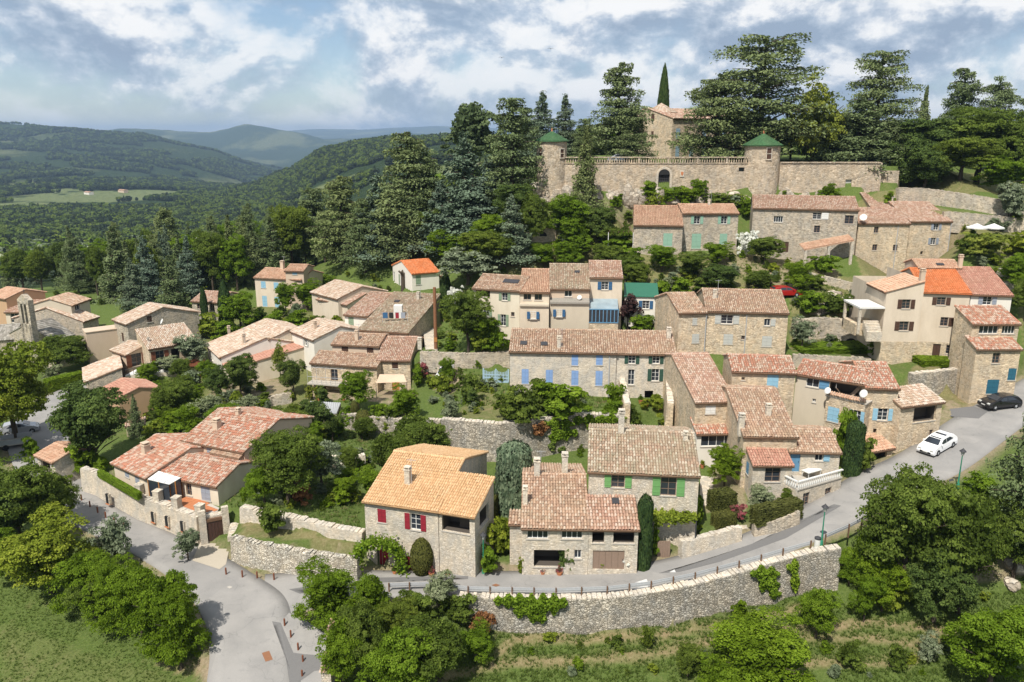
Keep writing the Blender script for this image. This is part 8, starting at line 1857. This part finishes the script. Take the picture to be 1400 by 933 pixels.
# ------------------------------------------------------------------ chapel bell gable
root = [h_ for h_ in HOUSES if h_.name == 'chapel'][0].root; b = h11ch
p0 = W(39, 441, 8.0); m = MB(); ud = b.u; q = b.nb; zb_ = 4.5
wv = 17 / scale_at(p0); ht = zat(402, p0.y); hb = zat(445, p0.y)
c = Vector((p0.x, p0.y, 0)); th = ud * .45; sv = q * (wv / 2 + .3)
for (a, e, z0_, z1_) in ((-1, -.55, hb - 3, ht - 1.2), (-.12, .12, hb - 1, ht - 1.2), (.55, 1, hb - 3, ht - 1.2), (-.999, .999, hb - 3, hb + .3), (-.999, .999, ht - 1.5, ht - .9)):
    m.obox(c + sv * (a + e) / 2 + Vector((0, 0, (z0_ + z1_) / 2)), sv * (e - a) / 2, th, (0, 0, (z1_ - z0_) / 2))
m.prism([c - sv + Vector((0, 0, ht - .9)) - th, c + sv + Vector((0, 0, ht - .9)) - th, c + Vector((0, 0, ht)) - th], th * 2); bg = m.build('bell_gable', MT['stone_grey'], root)
m = MB(); m.tube([c + Vector((0, 0, ht - .1)), c + Vector((0, 0, ht + .7))], .04, 5); m.obox(c + Vector((0, 0, ht + .45)), (.22, 0, 0), (0, .03, 0), (0, 0, .03)); m.build('cross', MT['iron'], bg)
for s in (-.33, .33): m = MB(); m.lathe(c + sv * s + Vector((0, 0, hb + .8)), [(.26, 0), (.2, .15), (.14, .4), (.02, .5)], 10); m.build('bell', MT['iron'], bg)
# ------------------------------------------------------------------ steps
def steps(name, label, a, b, n, width, rise_mat='stone_pale'):
    p, q = G(*a), G(*b); root = empty(name, p, label, 'steps'); d = q - p; dh = d.xy.normalized(); u = Vector((-dh.y, dh.x, 0)); ln = d.xy.length / n
    for i in range(n):
        c = p + Vector((dh.x, dh.y, 0)) * ln * (i + .5); z = p.z + d.z * (i + 1) / n; m = MB(); m.obox((c.x, c.y, z - .2), u * width / 2, Vector((dh.x, dh.y, 0)) * (ln / 2 + .02), (0, 0, .24)); m.build('step', MT[rise_mat], root)
steps('stone_steps', 'pale stone steps climbing beside the upper green shutter wall', (966, 692), (966, 652), 14, 1.3)
steps('stone_steps', 'overgrown wide steps between the long house and the narrow roof', (936, 590), (932, 505), 16, 2.2, 'gravel')
steps('stone_steps', 'stone steps rising past the tall brown pole', (590, 478), (584, 440), 14, 1.6)
steps('stone_steps', 'short pale steps at the clipped hedge', (1012, 724), (1003, 700), 7, 1.4)
steps('stone_steps', 'little stone steps beside the driveway', (318, 735), (322, 715), 6, .9)
# ------------------------------------------------------------------ poles, gates, parasols, awning
p = G(596, 478); root = empty('utility_pole', p, 'tall brown wooden pole by the stone steps', 'pole'); h_ = zat(393, p.y) - p.z; m = MB(); m.tube([p - Vector((0, 0, .5)), p + Vector((0, 0, h_))], [.26, .20], 10); m.build('post', MT['rust'], root); m = MB(); m.obox(p + Vector((0, -.25, 1.4)), (.2, 0, 0), (0, .04, 0), (0, 0, .3)); m.build('marker_plate', MT['orangew'], root)
p = G(551, 396); root = empty('pollarded_trunk', p, 'bare pollarded tree trunk in front of the orange roof', 'tree trunk'); h_ = zat(374, p.y) - p.z; m = MB(); m.tube([p - Vector((0, 0, .3)), p + Vector((.1, 0, h_))], [.4, .32], 8); m.build('trunk', MT['bark'], root)
for a in (.3, 1.8, 2.9, 4.4): m = MB(); m.tube([p + Vector((.1, 0, h_ - .3)), p + Vector((.1 + math.cos(a) * .8, math.sin(a) * .8, h_ + .4))], [.22, .16], 6); m.build('stub', MT['bark'], root)
A_, B_ = G(661, 524), G(695, 524); root = empty('garden_gate', A_, 'light blue wooden double gate with dipped top', 'gate'); d = (B_ - A_); d.z = 0; L_ = d.length; d.normalize(); q = Vector((-d.y, d.x, 0)); z0_ = min(A_.z, B_.z)
for i in range(17):
    t = i / 16; hh_ = 1.75 - .42 * math.sin(math.pi * ((t * 2) % 1 if t not in (0, 1) else 0)) * .8; c = A_ + d * L_ * t; m = MB(); m.obox((c.x, c.y, z0_ + .1 + hh_ / 2), d * (.05 if i % 8 else .09), q * .03, (0, 0, hh_ / 2 if i % 8 else .95)); m.build('slat', MT['paleblue'], root)
for zz, hw_ in ((.25, .16), (.75, .06), (1.15, .05)): c = A_ + d * L_ / 2; m = MB(); m.obox((c.x, c.y, z0_ + zz), d * L_ / 2, q * .045, (0, 0, hw_)); m.build('rail', MT['paleblue'], root)
def parasol(px, py, zf, label, c1='white', closed=False):
    p = G(px, py + 22); h_ = zat(py, p.y) - p.z; h_ = max(2.2, min(h_, 3.0)); root = empty('parasol', p, label, 'parasol'); m = MB(); m.tube([p, p + Vector((0, 0, h_))], .035, 6); m.build('pole', MT['zinc'], root)
    m = MB(); m.lathe(p, [(.35, -.05), (.35, .1), (.05, .12)], 10); m.build('base', MT['concrete'], root)
    P = [p + Vector((0, 0, h_ + .05))]; R_ = 1.5
    for r_, dz in ((.55, -.30), (1, -.55), (1, -.72)):
        for k in range(8): a = k * math.pi / 4; P.append(p + Vector((math.cos(a) * R_ * r_, math.sin(a) * R_ * r_, h_ + dz)))
    m = MB(); m.add(P, [(0, 1 + k, 1 + (k + 1) % 8) for k in range(8)] + [(1 + i * 8 + k, 9 + i * 8 + k, 9 + i * 8 + (k + 1) % 8, 1 + i * 8 + (k + 1) % 8) for i in range(2) for k in range(8)]); m.build('canopy', MT[c1], root)
parasol(1333, 306, 0, 'greyish open parasol on the upper patio'); parasol(1356, 306, 0, 'bright white open parasol on the upper patio')
A_ = [W(519, 512, 6.0), W(552, 512, 6.0), W(556, 522.5, 5.3), W(514, 524, 5.2)]; root = empty('shade_sail', A_[3], 'beige canvas shade sail beside the stone house', 'awning')
m = MB(); n_ = 8; G2 = [[(A_[3].lerp(A_[2], i / n_)).lerp(A_[0].lerp(A_[1], i / n_), j / n_) - Vector((0, 0, .35 * math.sin(math.pi * i / n_) * math.sin(math.pi * j / n_))) for i in range(n_ + 1)] for j in range(n_ + 1)]
m.add([p for r_ in G2 for p in r_], [(j * 9 + i, j * 9 + i + 1, j * 9 + i + 10, j * 9 + i + 9) for i in range(n_) for j in range(n_)]); m.build('cloth', MT['canvas'], root, True)
for a in (A_[2], A_[3]): m = MB(); m.tube([Vector((a.x, a.y, gz(a.x, a.y) - .2)), a], .04, 6); m.build('pole', MT['iron'], root)
# balcony and wire pergola of the vine house
root = [h_ for h_ in HOUSES if h_.name == 'vine_house'][0].root; b = h11e2; zb_ = zat(523, b.A.y - 1); q = b.A + b.u * b.w * .3 + b.nf * .8
m = MB(); m.obox(Vector((q.x, q.y, zb_)), b.u * b.w * .29, b.nf * .8, (0, 0, .09)); bal = m.build('balcony', MT['concrete'], root)
for i in range(9): p = b.A + b.u * b.w * (.02 + i * .07) + b.nf * 1.55; m = MB(); m.tube([Vector((p.x, p.y, zb_)), Vector((p.x, p.y, zb_ + (1.0 if i % 2 else 2.3)))], .025, 5); m.build('post', MT['zinc'], bal)
m = MB(); p = b.A + b.u * b.w * .02 + b.nf * 1.55; p2 = b.A + b.u * b.w * .58 + b.nf * 1.55; m.tube([Vector((p.x, p.y, zb_ + 1)), Vector((p2.x, p2.y, zb_ + 1))], .03, 5); m.tube([Vector((p.x, p.y, zb_ + 2.3)), Vector((p2.x, p2.y, zb_ + 2.3))], .03, 5)
for i in range(9): a = b.A + b.u * b.w * (.02 + i * .07); m.tube([Vector((a.x, a.y, b.ze - .3)), Vector((a.x, a.y, zb_ + 2.3)) + b.nf * 1.55], .015, 4)
m.build('wire_frame', MT['zinc'], bal)
# sheet roofed shed in the walled garden
P0 = W(445, 555, 3.9); root = empty('garden_shed', (P0.x, P0.y, gz(P0.x, P0.y)), 'small shed with grey corrugated roof by the walled garden', 'shed')
Q = [W(424, 549, 4.1), W(466, 551, 3.9), W(460, 566, 3.4), W(442, 567, 3.3)]; m = MB()
for i in range(14):
    t0_, t1_ = i / 14, (i + 1) / 14; tm = (t0_ + t1_) / 2; up = Vector((0, 0, .06)); m.quad(Q[3].lerp(Q[2], t0_), Q[3].lerp(Q[2], tm) + up, Q[0].lerp(Q[1], tm) + up, Q[0].lerp(Q[1], t0_)); m.quad(Q[3].lerp(Q[2], tm) + up, Q[3].lerp(Q[2], t1_), Q[0].lerp(Q[1], t1_), Q[0].lerp(Q[1], tm) + up)
m.build('roof', MT['zinc'], root)
m = MB(); ca = [Vector((p.x, p.y, 0)) for p in Q]
for i in range(4): a, c = ca[i], ca[(i + 1) % 4]; m.quad(Vector((a.x, a.y, 1.5)), Vector((c.x, c.y, 1.5)), Vector((c.x, c.y, Q[(i + 1) % 4].z - .02)), Vector((a.x, a.y, Q[i].z - .02)))
m.build('wall', MT['stone_grey'], root)
# ivy arch over the red door
p = G(519, 787); root = empty('ivy_arch', p, 'ivy covered garden arch over the dark red gate', 'arch'); m = MB(); wv = 62 / scale_at(p); ht = zat(740, p.y) - p.z
arc = [Vector((p.x + wv / 2 * math.cos(t), p.y, p.z + ht * .35 + ht * .62 * math.sin(t))) for t in np.linspace(math.pi, 0, 13)]; arc = [Vector((p.x - wv / 2, p.y, p.z - .2))] + arc + [Vector((p.x + wv / 2, p.y, p.z - .2))]
m.tube(arc, .05, 6); m.build('frame', MT['lampgreen'], root)
C_ = []
for a, c in zip(arc[:-1], arc[1:]):
    for _ in range(170): q = a.lerp(c, random.random()) + Vector((random.gauss(0, .28), random.gauss(0, .35), random.gauss(0, .28))); C_.append(q[:])
C_ = np.array(C_); V, F, rn = leaves(C_ - np.array(p), sph(len(C_)) + np.array([0, -.5, .5]), .17); o = add_mesh_obj('ivy', np_mesh('ivy', V, F, MT['l_mid'], rn), root, p)
# gate pillars by the lay-by
for (px, py, pt, lab) in ((457, 905, 868, 'tile capped stone gate pillar at the lay-by'), (449, 945, 915, 'lower tile capped gate pillar beside the lay-by')):
    p = G(px, py); ht = max(1.6, zat(pt, p.y) - p.z); root = empty('gate_pillar', p, lab, 'pillar'); m = MB(); m.box(p.x - .35, p.x + .35, p.y - .4, p.y + 1.2, p.z - .4, p.z + ht); m.build('masonry', MT['stone_pale'], root)
    V, F, rn = tiles(p + Vector((-.5, -.5, ht - .02)), (1, 0, 0), (0, .97, .24), (0, -.24, .97), 1.0, 1.9, .25, .38); o = add_mesh_obj('cap_tiles', np_mesh('cap_tiles', V - np.array(p), F, MT['t_pink'], rn), root, p); o['kind'] = 'stuff'
# washing line on the roof terrace
q = on_roof(h11d, 540, 441); root = empty('washing_line', q, 'washing line with dark and pink laundry on the brown roof', 'laundry'); A_, B_ = q + Vector((-1.8, 0, 0)), q + Vector((1.8, 0, 0))
for a in (A_, B_): m = MB(); m.tube([a - Vector((0, 0, .3)), a + Vector((0, 0, 1.5))], .03, 5); m.build('post', MT['zinc'], root)
m = MB(); m.tube([A_ + Vector((0, 0, 1.45)), B_ + Vector((0, 0, 1.45))], .012, 4); m.build('line', MT['zinc'], root)
for i, (w_, c) in enumerate(((.7, 'navy'), (.6, 'dark'), (.5, 'red'), (.6, 'greyblue'))): a = A_ + Vector((.45 + i * .85, 0, 1.44)); m = MB(); m.obox(a + Vector((0, 0, -.42)), (w_ / 2, 0, 0), (0, .012, 0), (0, 0, .42)); m.build('cloth', MT[c], root)
root = [h_ for h_ in HOUSES if h_.name == 'big_roof_house'][0].root; q = on_roof(h11d, 545, 434); m = MB(); m.obox(q + Vector((0, 0, .8)), (.6, 0, 0), (0, .6, 0), (0, 0, 1.0)); m.build('stair_hut', MT['white'], root)
# pergola and patio left of the upper house
Q = [W(832, 318, 21.3), W(866, 318, 21.3), W(868, 309, 21.6), W(838, 309, 21.6)]; root = empty('pergola', Q[0], 'vine pergola on posts beside the mint shutters', 'pergola')
for p in Q: m = MB(); m.tube([Vector((p.x, p.y, max(gz(p.x, p.y) - .2, p.z - 3.2))), p], .06, 6); m.build('post', MT['white'], root)
for i in range(6): m = MB(); m.tube([Q[0].lerp(Q[1], i / 5), Q[3].lerp(Q[2], i / 5)], .05, 5); m.build('beam', MT['timber'], root)
# pergola of the front garden
Q = [W(893, 715, 3.9), W(952, 712, 3.9), W(950, 692, 4.0), W(893, 694, 4.0)]; root = empty('pergola', Q[0], 'grape vine pergola beside the tall clipped cypress', 'pergola')
for p in Q: m = MB(); m.tube([Vector((p.x, p.y, .9)), p], .06, 6); m.build('post', MT['iron'], root)
for i in range(8): m = MB(); m.tube([Q[0].lerp(Q[1], i / 7), Q[3].lerp(Q[2], i / 7)], .03, 5); m.build('beam', MT['iron'], root)
C_ = []
for i in range(4200): s_, t_ = random.random(), random.random(); q = Q[0].lerp(Q[1], s_).lerp(Q[3].lerp(Q[2], s_), t_) + Vector((0, 0, random.gauss(.1, .16) + .18 * math.sin(s_ * 23) * math.sin(t_ * 11))); C_.append(q[:])
C_ = np.array(C_); V, F, rn = leaves(C_ - np.array(LOC[root.name]), np.tile([0, -.3, 1.], (len(C_), 1)), .2); add_mesh_obj('vine', np_mesh('vine', V, F, MT['l_lime'], rn), root, LOC[root.name])
# wooden side door and garden wall beside the cypress
p = W(907, 760, .6); root = empty('garden_door', p, 'weathered wooden door in the low garden wall', 'door')
for i in range(5): m = MB(); m.obox(p + Vector(((i - 2) * .22, 0, .55)), (.105, 0, 0), (0, .04, 0), (0, 0, .85)); m.build('plank', MT['wood'], root)
# birds
for (px, py, lab) in ((686, 79, 'small dark bird gliding over the castle grove'), (753, 67, 'tiny dark bird high above the left tower')):
    p = WY(px, py, 95); root = empty('bird', p, lab, 'bird'); m = MB(); m.lathe((0, 0, 0), [(.001, -.14), (.045, -.05), (.04, .06), (.001, .14)], 8); v = np.concatenate(m.v)[:, [0, 2, 1]] + np.array(p); m2 = MB(); m2.add(v, m.f); m2.build('body', MT['dark'], root)
    for s in (-1, 1): m = MB(); m.prism([p + Vector((0, -.05, .0)), p + Vector((s * .16, -.09, .07)), p + Vector((s * .38, .02, .03)), p + Vector((s * .15, .05, .06)), p + Vector((0, .05, 0))], (0, 0, .008)); m.build('wing', MT['dark'], root)

# aerials on the chimneys and flower pots along the houses
for hh in HOUSES:
    if hh.name in ('valley_house', 'chapel', 'manor_house'): continue
    b = hh.blocks[0]
    if not b.chim or random.random() < .25: continue
    q = on_roof(b, *b.chim[0][:2]) + b.u * .35; m = MB(); m.tube([q, q + Vector((0, 0, 2.4))], .022, 5)
    for i in range(5): c = q + Vector((0, 0, 2.3)) + b.u * (i * .16 - .3); m.tube([c - b.nb * (.28 - i * .03), c + b.nb * (.28 - i * .03)], .010, 4)
    m.tube([q + Vector((0, 0, 2.3)) - b.u * .4, q + Vector((0, 0, 2.3)) + b.u * .45], .013, 4); m.build('aerial', MT['zinc'], hh.root)
_pm = MB(); _pm.lathe((0, 0, 0), [(.001, 0), (.14, 0), (.20, .30), (.22, .30), (.22, .35), (.17, .35), (.16, .28), (.001, .28)], 10); _pot = bpy.data.meshes.new('pot'); _pot.from_pydata(np.concatenate(_pm.v).tolist(), [], _pm.f); _pot.materials.append(MT['terracotta'])
for px, py in ((724, 785), (742, 787), (765, 788), (806, 785), (822, 784), (846, 783), (590, 789), (612, 789), (540, 786), (884, 556), (876, 552), (902, 560), (1086, 690), (1170, 640), (960, 640), (948, 700), (560, 552), (470, 548), (436, 548)):
    p = G(px, py); s_ = random.uniform(.9, 1.4); root = empty('flower_pot', p, 'terracotta flower pot with a small plant set out beside a house', 'flower pot', 'flower pots along the houses'); root.scale = (s_,) * 3
    o = bpy.data.objects.new('pot', _pot); link(o, root); o = bpy.data.objects.new('plant', VEG[random.choice(('b_mid', 'b_lime', 'b_red', 'b_oak'))][0][0]); link(o, root); o.location = (0, 0, .28); o.scale = (.55, .55, .5)
# ------------------------------------------------------------------ distant woods (one mass each), meadow grass, haze
def gn_scatter(name, pts, scl, rot, protos, label, cat):
    """points instanced with small crowns; one object"""
    me = bpy.data.meshes.new(name); me.vertices.add(len(pts)); me.vertices.foreach_set('co', np.asarray(pts, np.float32).ravel())
    for nm, ar in (('scl', scl), ('rotz', rot)):
        at = me.attributes.new(nm, 'FLOAT', 'POINT'); at.data.foreach_set('value', np.asarray(ar, np.float32))
    at = me.attributes.new('pick', 'INT', 'POINT'); at.data.foreach_set('value', RNG.integers(0, len(protos), len(pts)).astype(np.int32))
    o = bpy.data.objects.new(name, me); link(o); tag(o, label, cat, kind='stuff')
    pc = bpy.data.collections.new(name + '_source')
    for i, pm in enumerate(protos): po = bpy.data.objects.new(f'{name}_source_{i}', pm); pc.objects.link(po)
    ng = bpy.data.node_groups.new(name + '_scatter', 'GeometryNodeTree'); ng.interface.new_socket('Geometry', in_out='INPUT', socket_type='NodeSocketGeometry'); ng.interface.new_socket('Geometry', in_out='OUTPUT', socket_type='NodeSocketGeometry')
    nd = ng.nodes.new; gi, go = nd('NodeGroupInput'), nd('NodeGroupOutput'); ci = nd('GeometryNodeCollectionInfo'); ci.inputs['Collection'].default_value = pc; ci.inputs['Separate Children'].default_value = True; ci.inputs['Reset Children'].default_value = True
    ip = nd('GeometryNodeInstanceOnPoints'); ip.inputs['Pick Instance'].default_value = True
    def na(nm, t='FLOAT'):
        n = nd('GeometryNodeInputNamedAttribute'); n.data_type = t; n.inputs['Name'].default_value = nm; return n.outputs['Attribute']
    lk = ng.links.new; lk(gi.outputs[0], ip.inputs['Points']); lk(ci.outputs[0], ip.inputs['Instance']); lk(na('pick', 'INT'), ip.inputs['Instance Index']); lk(na('scl'), ip.inputs['Scale'])
    cx = nd('ShaderNodeCombineXYZ'); lk(na('rotz'), cx.inputs[2]); lk(cx.outputs[0], ip.inputs['Rotation']); lk(ip.outputs[0], go.inputs[0])
    mod = o.modifiers.new('scatter', 'NODES'); mod.node_group = ng; return o
def lowtree(matn, seed, k=420, leaf=.16):
    """light crown, unit height about 1"""
    r = np.random.default_rng(seed); L_ = [(np.array([0, 0, .5]), np.array([.36, .36, .42]))] + [(np.array([r.uniform(-.25, .25), r.uniform(-.25, .25), r.uniform(.35, .75)]), np.array([.22, .22, .2])) for _ in range(5)]
    P = []; Nn = []
    for i in range(k): c, e = L_[r.integers(len(L_))]; v = r.normal(0, 1, 3); v /= np.linalg.norm(v); P.append(c + v * e * r.uniform(.85, 1.05)); Nn.append(v + np.array([0, 0, .5]))
    V, F, rn = leaves(np.array(P), np.array(Nn), leaf, None, .3); return np_mesh('crown', V, F, MT[matn], rn)
def lowfir(matn, seed, k=320):
    t = RNG.random(k) ** .8; a = RNG.random(k) * 6.283; r = (1 - t) * .24 * RNG.uniform(.5, 1.1, k) + .01
    V, F, rn = leaves(np.column_stack([np.cos(a) * r, np.sin(a) * r, t * .95 + .05]), np.column_stack([np.cos(a), np.sin(a), np.full(k, .9)]), .10, None, .3); return np_mesh('crown', V, F, MT[matn], rn)
PR = [lowtree('l_oak', 1), lowtree('l_dark', 2), lowtree('l_mid', 3), lowtree('l_dark', 4), lowtree('l_pine_cloudshade', 5), lowfir('l_pine_cloudshade', 6), lowtree('l_olive', 7), lowtree('l_pine_cloudshade', 8)]
def in_field(x, y):
    r = np.zeros(len(x), bool)
    for (px, py, zz, rx, ry) in ((70, 262, -72, 60, 60), (280, 268, -75, 80, 50), (180, 250, -70, 90, 70), (440, 258, -30, 60, 40), (40, 250, -65, 70, 90), (320, 300, -60, 50, 24), (450, 300, -35, 40, 20), (100, 300, -55, 60, 30), (120, 270, -72, 140, 180), (590, 205, 25, 40, 90), (20, 285, -70, 66, 96), (330, 200, -110, 500, 700), (225, 262, -75, 76, 126), (200, 283, -70, 56, 66)):
        c = W(px, py, zz); r |= np.hypot((x - c.x) / rx, (y - c.y) / ry) < 1.0
    return r
def far_pts(n, r0, r1, a0, a1, clear, hs, seed):
    r = np.random.default_rng(seed); rr_ = np.sqrt(r.uniform(r0 ** 2, r1 ** 2, n)); az_ = np.radians(r.uniform(a0, a1, n)); x, y = np.sin(az_) * rr_, np.cos(az_) * rr_
    d = fbm(x / 160 + 5, y / 160 + 2, 4); ok = (d > clear) & ~in_field(x, y) & ~((x > NX0 + 5) & (x < NX1 - 5) & (y < NY1 - 2))
    for hv in HOUSES:
        if hv.name == 'valley_house': b = hv.blocks[0]; c = (b.A + b.B) / 2; ok &= ~((np.abs(x - c.x) < 9) & (y > c.y - 34) & (y < c.y + 9))
    x, y = x[ok], y[ok]; z = far_z(x, y); return np.column_stack([x, y, z - .3]), r.uniform(*hs, len(x)), r.random(len(x)) * 6.28
P, S, R_ = far_pts(12000, 180, 620, -54, 8, .36, (6, 12), 1); gn_scatter('near_forest', P, S, R_, PR, 'dense wood of mixed trees filling the slope behind the village', 'forest')
P, S, R_ = far_pts(38000, 600, 1800, -52, 2, .42, (6, 11), 2); gn_scatter('valley_forest', P, S, R_, [PR[0], PR[3], PR[4], PR[5], PR[7]], 'wooded valley sides beyond the village', 'forest')
P, S, R_ = far_pts(85000, 1750, 4600, -50, 0, .44, (8, 15), 3); gn_scatter('hill_forest', P, S, R_, [PR[4], PR[7], PR[3], PR[4]], 'forest covering the far hills, coloured dark for a cloud shadow', 'forest')
P, S, R_ = far_pts(1500, 180, 420, 8, 40, .30, (7, 13), 4); gn_scatter('ridge_forest', P, S, R_, PR, 'wood on the plateau behind the castle', 'forest')
UB = [VEG[k][0][0] for k in ('b_mid', 'b_oak', 'b_olive', 'b_lime')]
if REST: gn_scatter('undergrowth', [(q[2].x, q[2].y, q[2].z - .1) for q in REST], [q[1] * .95 for q in REST], [random.random() * 6.28 for q in REST], UB, 'low undergrowth between the houses', 'undergrowth')
# grass tufts on the open ground
def tuft(seed, matn):
    r = np.random.default_rng(seed); V = []; F = []; k = 0; rn = []
    for i in range(9):
        a = r.random() * 6.28; d = r.uniform(.0, .35); b = r.random() * 6.28; h_ = r.uniform(.5, 1.0); w_ = .10; c = np.array([math.cos(a) * d, math.sin(a) * d, -.05]); s = np.array([math.cos(b), math.sin(b), 0]) * w_; l = np.array([math.cos(a) * .35, math.sin(a) * .35, h_])
        V += [c - s, c + s, c + l]; F.append((k, k + 1, k + 2)); k += 3; rn += [r.random()] * 3
    return np_mesh('tuft', V, F, MT[matn], rn)
MT['l_grass'] = m_leaf('leaf_grass', (.062, .105, .018), (.115, .175, .034), (.20, .25, .072), .35, .3)
MT['l_straw'] = m_leaf('leaf_straw', (.16, .13, .06), (.26, .22, .11), (.40, .34, .20), .3, .3)
def grass(n, poly, hs, seed, protos, name, label, thr=.35):
    r = np.random.default_rng(seed); Q = [G(a, b) for a, b in poly]; Q = [(q.x, q.y) for q in Q if q]; xs = [a for a, b in Q]; ys = [b for a, b in Q]
    x, y = r.uniform(min(xs), max(xs), n), r.uniform(min(ys), max(ys), n); ok = inpoly(x, y, Q); x, y = x[ok], y[ok]
    i = np.clip(np.searchsorted(GX, x), 0, len(GX) - 1); j = np.clip(np.searchsorted(GY, y), 0, len(GY) - 1); g = GRASSY[j, i] + r.normal(0, .12, len(x)); ok = (g > thr) & (RD[j, i] > .4) & (fbm(x / 2.2, y / 2.2, 3) > .30)
    x, y = x[ok], y[ok]
    for hv in HOUSES:
        for b in hv.blocks:
            if b.A.y > 150: continue
            dx, dy = x - b.A.x, y - b.A.y; a_ = dx * b.u.x + dy * b.u.y; e_ = dx * b.nb.x + dy * b.nb.y; k_ = ~((a_ > -.2) & (a_ < b.w + .2) & (e_ > -.2) & (e_ < b.depth + .2)); x, y = x[k_], y[k_]
    z = np.array([gz(a, b) for a, b in zip(x, y)]); gn_scatter(name, np.column_stack([x, y, z]), r.uniform(*hs, len(x)), r.random(len(x)) * 6.28, protos, label, 'grass')
TG = [tuft(1, 'l_grass'), tuft(2, 'l_grass'), tuft(3, 'l_grass'), tuft(5, 'l_grass'), tuft(6, 'l_grass'), tuft(4, 'l_straw')]
grass(44000, [(620, 838), (900, 835), (1140, 795), (1180, 745), (1400, 690), (1500, 933), (1300, 990), (600, 990), (530, 830)], (.14, .34), 1, TG[:5], 'meadow_grass', 'rough grass on the terraces below the road')
grass(16000, [(-60, 760), (100, 800), (240, 880), (300, 935), (300, 990), (-120, 1000)], (.10, .2), 2, TG[:5], 'field_grass', 'tall grass of the lower field')
grass(12000, [(320, 700), (490, 745), (500, 640), (600, 590), (460, 560), (300, 560), (200, 600)], (.15, .4), 3, TG, 'garden_grass', 'grass of the garden terraces')
grass(14000, [(600, 570), (850, 565), (840, 540), (700, 520), (620, 500), (560, 420), (640, 370), (880, 350), (1130, 360), (1190, 430), (1190, 480), (1080, 480), (1080, 400), (900, 380), (890, 450), (640, 450)], (.2, .5), 4, TG, 'slope_grass', 'grass between the upper houses')

# haze: one closed box round everything
hz = bpy.data.materials.new('haze'); hz.use_nodes = True; t = hz.node_tree; t.nodes.clear(); pv = t.nodes.new('ShaderNodeVolumePrincipled'); mo = t.nodes.new('ShaderNodeOutputMaterial')
pv.inputs['Color'].default_value = (.52, .72, 1.0, 1); pv.inputs['Density'].default_value = 9.5e-5; pv.inputs['Anisotropy'].default_value = 0.25; t.links.new(pv.outputs[0], mo.inputs['Volume'])
m = MB(); m.box(-19500, 19500, -19500, 19500, -240, 240); o = m.build('haze', hz, origin=(0, 0, -240)); tag(o, 'pale blue haze filling the valley air', 'haze', kind='stuff')
